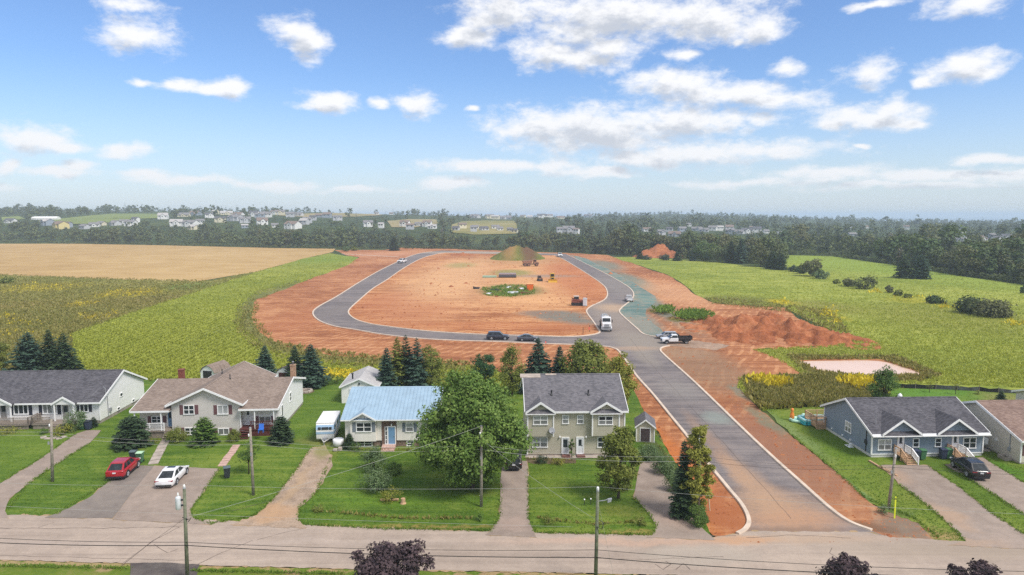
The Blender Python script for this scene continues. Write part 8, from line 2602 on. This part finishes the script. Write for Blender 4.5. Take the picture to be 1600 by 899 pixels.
lg = thing('edge_log', 'pale log edging the hosta clump', 'log', (X, Y, 0.07), 0.05)
MB().cyl((0, 0, 0.12), 0.12, 1.7, 'x', 10).build('log', WOODNEW, lg)
for k, (px, py) in enumerate([(913, 791), (923, 790)]):
    X, Y = g(px, py)
    r = thing('garden_lamp', ['left', 'right'][k] + ' of two small white lamps on the lawn before the sage house', 'garden lamp', (X, Y, 0.07))
    MB().tube([(0, 0, 0), (0, 0, 0.5)], 0.03, 6).build('stem', DARKMETAL, r)
    MB().lathe([(0.02, 0.48), (0.075, 0.52), (0.075, 0.6), (0.02, 0.64)], 10).build('globe', WHITE, r, True)
# blue chair on the right porch of the brown house
X, Y = g(408, 676, 1.0)
bc = thing('porch_chair', 'bright blue chair on the dark red porch of the brown roofed house', 'chair', (X, Y, 1.0), 0.2)
CBL = paint('bright_blue_plastic', S(52, 110, 200), 0.45)
MB().box(-0.3, 0.3, -0.28, 0.28, 0.36, 0.42).build('seat', CBL, bc)
MB().beam((0, 0.27, 0.42), (0, 0.42, 0.95), 0.56, 0.05).build('backrest', CBL, bc)
for x in (-0.26, 0.26):
    for y in (-0.24, 0.24):
        MB().box(x - 0.03, x + 0.03, y - 0.03, y + 0.03, 0, 0.36).build('leg', CBL, bc)

# silt fence beyond the back lawn
SF = [(1376, 605), (1400, 606.5), (1430, 608), (1462, 609), (1495, 610.5), (1530, 612), (1560, 614.5), (1600, 616), (1660, 620)]
fp_ = [Vector((*g(*p), 0)) for p in SF]
sf = thing('silt_fence', 'long low black silt fence along the hay field behind the slate blue house', 'fence', (*fp_[0].xy, 0.05))
SFM = paint('black_geotextile', S(36, 36, 38), 0.6, 0.2, 1.5)
SFS = paint('skylit_geotextile', S(84, 86, 90), 0.35, 0.3, 1.5)  # paler copy of the black fabric: sky light on it put into the colour
pts = []
for a, b in zip(fp_, fp_[1:]):
    n = max(1, int((b - a).length / 2.4))
    for k in range(n):
        pts.append(a.lerp(b, k / n) - fp_[0])
for k, (p, q) in enumerate(zip(pts, pts[1:])):
    mb = MB()
    sag = rng2.uniform(0.0, 0.2)
    m_ = (p + q) / 2 + Vector((0, rng2.uniform(-0.12, 0.1), 0))
    mb.add([(p.x, p.y, 0), (m_.x, m_.y, 0), (q.x, q.y, 0), (q.x, q.y, 0.72), (m_.x, m_.y, 0.72 - sag), (p.x, p.y, 0.72)], [(0, 1, 4, 5), (1, 2, 3, 4)])
    o = mb.build('fabric_panel', SFS if rng2.random() < 0.3 else SFM, sf)
    MB().box(p.x - 0.03, p.x + 0.03, p.y - 0.03, p.y + 0.03, 0, 0.95).build('post', WOODGREY, sf)

# ------------------------------------------------------------------ poles and wires
def pole(label, base, top, group='utility poles along the street', mat=POLEWOOD, lean_top=None, r0=0.15):
    X, Y = g(*base)
    H_ = zat(top[1], Y)
    tx = xat(top[0], top[1], Y) - X
    root = thing('utility_pole', label, 'utility pole', (X, Y, 0.05), 0, group)
    MB().tube([(0, 0, -0.2), (tx * 0.5, 0, H_ / 2), (tx, 0, H_)], [r0, r0 * 0.86, r0 * 0.72], 12).build('shaft', mat, root, True)
    MB().lathe([(0.1, 0), (0.12, 0.05), (0.05, 0.1)], 8, (tx, 0, H_)).build('cap', GREYMETAL, root)
    root['h'] = H_
    return root, Vector((X, Y, 0.05)), Vector((X + tx, Y, H_ + 0.05))


PL = {}
PL['a'] = pole('grey pole on the lawn between the first driveway and the red SUV', (82, 754), (80, 655))
PL['b'] = pole('grey pole in front of the brown roofed house with the round tree at its foot', (396, 775), (391, 670))
PL['c'] = pole('pale pole on the lawn corner under the huge maple', (752, 793), (752, 667))
PL['d'] = pole('grey pole among the birches beside the right driveway', (1091, 812), (1094, 676))
PL['e'] = pole('leaning grey pole before the slate blue house', (1388, 797), (1400, 702))
PL['n1'] = pole('near green-tinted pole with a pale transformer can left of centre', (293, 908), (288, 765), mat=POLEGREEN)
PL['n2'] = pole('near green-tinted pole with a lamp arm at the street right of centre', (930.5, 912), (934, 769), mat=POLEGREEN)
# furniture of the near poles
r, b, tp = PL['n1']
tx = tp - b
MB().lathe([(0.17, 0), (0.2, 0.05), (0.2, 0.85), (0.16, 0.95), (0.05, 1.0)], 14, (-0.36, -0.02, 5.5)).build('transformer', paint('transformer_grey', S(206, 210, 214), 0.45), r, True)
MB().lathe([(0.05, 0), (0.07, 0.1), (0.04, 0.25)], 8, (-0.36, -0.02, 6.5)).build('bushing', WHITE, r)
MB().box(-0.3, 0.0, -0.06, 0.06, 5.75, 5.85).box(-0.3, 0.0, -0.06, 0.06, 6.15, 6.25).build('bracket', DARKMETAL, r)
MB().lathe([(0.03, 0), (0.08, 0.05), (0.08, 0.18), (0.03, 0.25)], 8, (tx.x, 0, tx.z + 0.08)).build('insulator', WHITE, r)
MB().tube([(-0.1, -0.05, 4.9), (0.3, -0.1, 4.75), (0.55, -0.1, 4.85), (0.35, -0.1, 4.6)], 0.035, 6).build('splice_coil', WIRE_DARK, r)
r, b, tp = PL['n2']
tx = tp - b
MB().lathe([(0.03, 0), (0.1, 0.05), (0.1, 0.2), (0.03, 0.28)], 8, (tx.x, 0, tx.z + 0.08)).build('insulator', WHITE, r)
MB().tube([(tx.x, 0, tx.z - 0.75), (tx.x + 0.45, -0.1, tx.z - 0.65), (tx.x + 0.8, -0.2, tx.z - 0.5)], 0.035, 6).build('lamp_arm', GREYMETAL, r)
MB().add([(tx.x + 0.7, -0.3, tx.z - 0.5), (tx.x + 1.0, -0.3, tx.z - 0.45), (tx.x + 1.0, -0.08, tx.z - 0.45), (tx.x + 0.7, -0.08, tx.z - 0.5), (tx.x + 0.68, -0.33, tx.z - 0.72), (tx.x + 0.92, -0.33, tx.z - 0.66), (tx.x + 0.92, -0.05, tx.z - 0.66), (tx.x + 0.68, -0.05, tx.z - 0.72)],
         [(0, 1, 2, 3), (7, 6, 5, 4), (0, 4, 5, 1), (1, 5, 6, 2), (2, 6, 7, 3), (3, 7, 4, 0)]).build('lamp_head', GREYMETAL, r)
MB().tube([(tx.x * 0.5, -0.15, 4.4), (0.4, -0.2, 4.2), (0.5, -0.2, 4.7), (0.2, -0.15, 4.9)], 0.03, 6).build('splice_coil', WIRE_DARK, r)
for k in 'abcde':
    r, b, tp = PL[k]
    tx = tp - b
    MB().lathe([(0.03, 0), (0.07, 0.05), (0.07, 0.15), (0.03, 0.2)], 8, (tx.x - 0.1, -0.18, tx.z - 0.7)).box(tx.x - 0.14, tx.x - 0.06, -0.24, -0.02, tx.z - 0.75, tx.z - 0.68).build('insulator', WHITE, r)
    MB().box(-0.08, 0.08, -0.18, -0.12, tx.z * 0.6, tx.z * 0.6 + 0.3).build('junction_box', GREYMETAL, r)


def at(k, z):
    """point on a pole at height z"""
    _, b, tp = PL[k]
    f = (z - b.z) / (tp.z - b.z)
    return b.lerp(tp, f) + Vector((0, -0.13, 0))


def wire(label, p, q, sag, rad, mat, n=22, cat='wire'):
    p, q = Vector(p), Vector(q)
    o = thing('overhead_wire', label, cat, tuple(p), 0, 'overhead wires')
    pts = []
    for k in range(n + 1):
        t_ = k / n
        v = (q - p) * t_
        v.z -= sag * 4 * t_ * (1 - t_)
        pts.append(v)
    MB().tube(pts, rad, 5).build('cable', mat, o, True)
    return o


def far_pt(px, py, Y):
    return Vector((xat(px, py, Y), Y, zat(py, Y)))


Yn = PL['n1'][1].y
Yr = PL['n2'][1].y
zl1, zl2 = zat(846, Yn), zat(851, Yn)
zr1, zr2 = zat(858, Yr), zat(870, Yr)
L1, L2 = far_pt(-60, 838, Yn + 0.6), far_pt(-60, 845.5, Yn + 0.6)
wire('thinner upper dark cable running left from the near pole with the transformer', L1, at('n1', zl1), 0.15, 0.018, WIRE_DARK)
wire('thicker lower dark cable running left from the near pole with the transformer', L2, at('n1', zl2), 0.15, 0.03, WIRE_DARK)
wire('thinner upper dark cable between the two near poles above the street', at('n1', zl1), at('n2', zr1), 0.25, 0.018, WIRE_DARK)
wire('thicker lower dark cable between the two near poles above the street', at('n1', zl2), at('n2', zr2), 0.25, 0.03, WIRE_DARK)
wire('thinner upper dark cable running right from the near pole with the lamp arm', at('n2', zr1), far_pt(1660, 894, 41), 0.3, 0.018, WIRE_DARK)
wire('thicker lower dark cable running right from the near pole with the lamp arm', at('n2', zr2), far_pt(1660, 906, 41), 0.3, 0.03, WIRE_DARK)
wire('pale top wire running left from the near pole with the transformer', far_pt(-60, 752, Yn + 0.6), PL['n1'][2] + Vector((0, 0, 0.3)), 0.15, 0.008, WIRE_PALE)
wire('pale top wire between the two near poles', PL['n1'][2] + Vector((0, 0, 0.3)), PL['n2'][2] + Vector((0, 0, 0.35)), 0.25, 0.008, WIRE_PALE)
wire('pale top wire running right from the near pole with the lamp arm', PL['n2'][2] + Vector((0, 0, 0.35)), far_pt(1660, 806, 41), 0.2, 0.008, WIRE_PALE)
wire('pale low service wire crossing below the pole tops of the near side', far_pt(-60, 788, Yn + 6), far_pt(1000, 826, Yn + 9), 0.2, 0.009, WIRE_PALE)
# far side line
SP = [('a', 5.3, 4.95), ('b', 5.6, 5.2), ('c', 6.0, 5.6), ('d', 5.9, 5.45), ('e', 4.4, 4.1)]
SEG = ['between the first and the second lawn pole', 'between the second lawn pole and the pole under the maple', 'between the maple pole and the birch pole', 'between the birch pole and the leaning pole']
for j, nm in ((1, 'upper'), (2, 'lower')):
    mt = WIRE_PALE
    p0 = at('a', SP[0][j])
    wire(nm + ' wire running left out of the frame from the first lawn pole', p0 + Vector((-26, 2.0, 0.1)), p0, 0.2, 0.012, mt)
    for (k0, k1, sg) in zip(SP, SP[1:], SEG):
        wire(nm + ' wire ' + sg, at(k0[0], k0[j]), at(k1[0], k1[j]), 0.45, 0.009 if j == 1 else 0.012, WIRE_DARK if (k1[0] == 'e') else mt)
    p1 = at('e', SP[4][j])
    wire(nm + ' wire running right out of the frame from the leaning pole', p1, p1 + Vector((26, -1.8, -0.3)), 0.3, 0.012, WIRE_DARK)
wire('pale service wire crossing the street from the transformer pole to the maple pole', at('n1', 4.9), PL['c'][2], 0.25, 0.010, WIRE_PALE)
wire('pale service wire from the lamp arm pole up to the maple pole', at('n2', 4.9), at('c', 6.6), 0.25, 0.009, WIRE_PALE)
wire('service wire from the maple pole to the sage house', PL['c'][2] + Vector((0, 0, -0.2)), g(846, 705) + (4.6,), 0.3, 0.008, WIRE_PALE)
wire('service wire from the second lawn pole to the brown roofed house', at('b', 6.4), g(300, 683) + (3.0,), 0.3, 0.008, WIRE_PALE)
wire('service wire from the first lawn pole to the roof mast of the white duplex', at('a', 6.4), g(160, 660) + (4.6,), 0.3, 0.008, WIRE_PALE)
wire('service wire from the leaning pole to the slate blue house', at('e', 5.2), g(1366, 712) + (4.4,), 0.3, 0.011, WIRE_DARK)
wire('slanting guy wire from the lamp arm pole down to the street', at('n2', 6.4), g(958, 899) + (0.1,), 0.0, 0.009, WIRE_PALE, cat='guy wire')
wire('slanting dark wire from the first near cable down over the driveway edge', at('n1', 4.9), g(190, 884) + (0.12,), 0.0, 0.01, WIRE_DARK, cat='guy wire')

# ------------------------------------------------------------------ air over the land
m, t = new_mat('air')
vol = t.n('ShaderNodeVolumePrincipled', {'Color': (0.70, 0.84, 1.0, 1), 'Density': 0.00025, 'Anisotropy': 0.0})
t.n('ShaderNodeOutputMaterial', {'Volume': vol.outputs[0]})
hz = MB().box(-31000, 31000, -400, 13000, -30, 52).build('haze', m)
hz['kind'] = 'stuff'
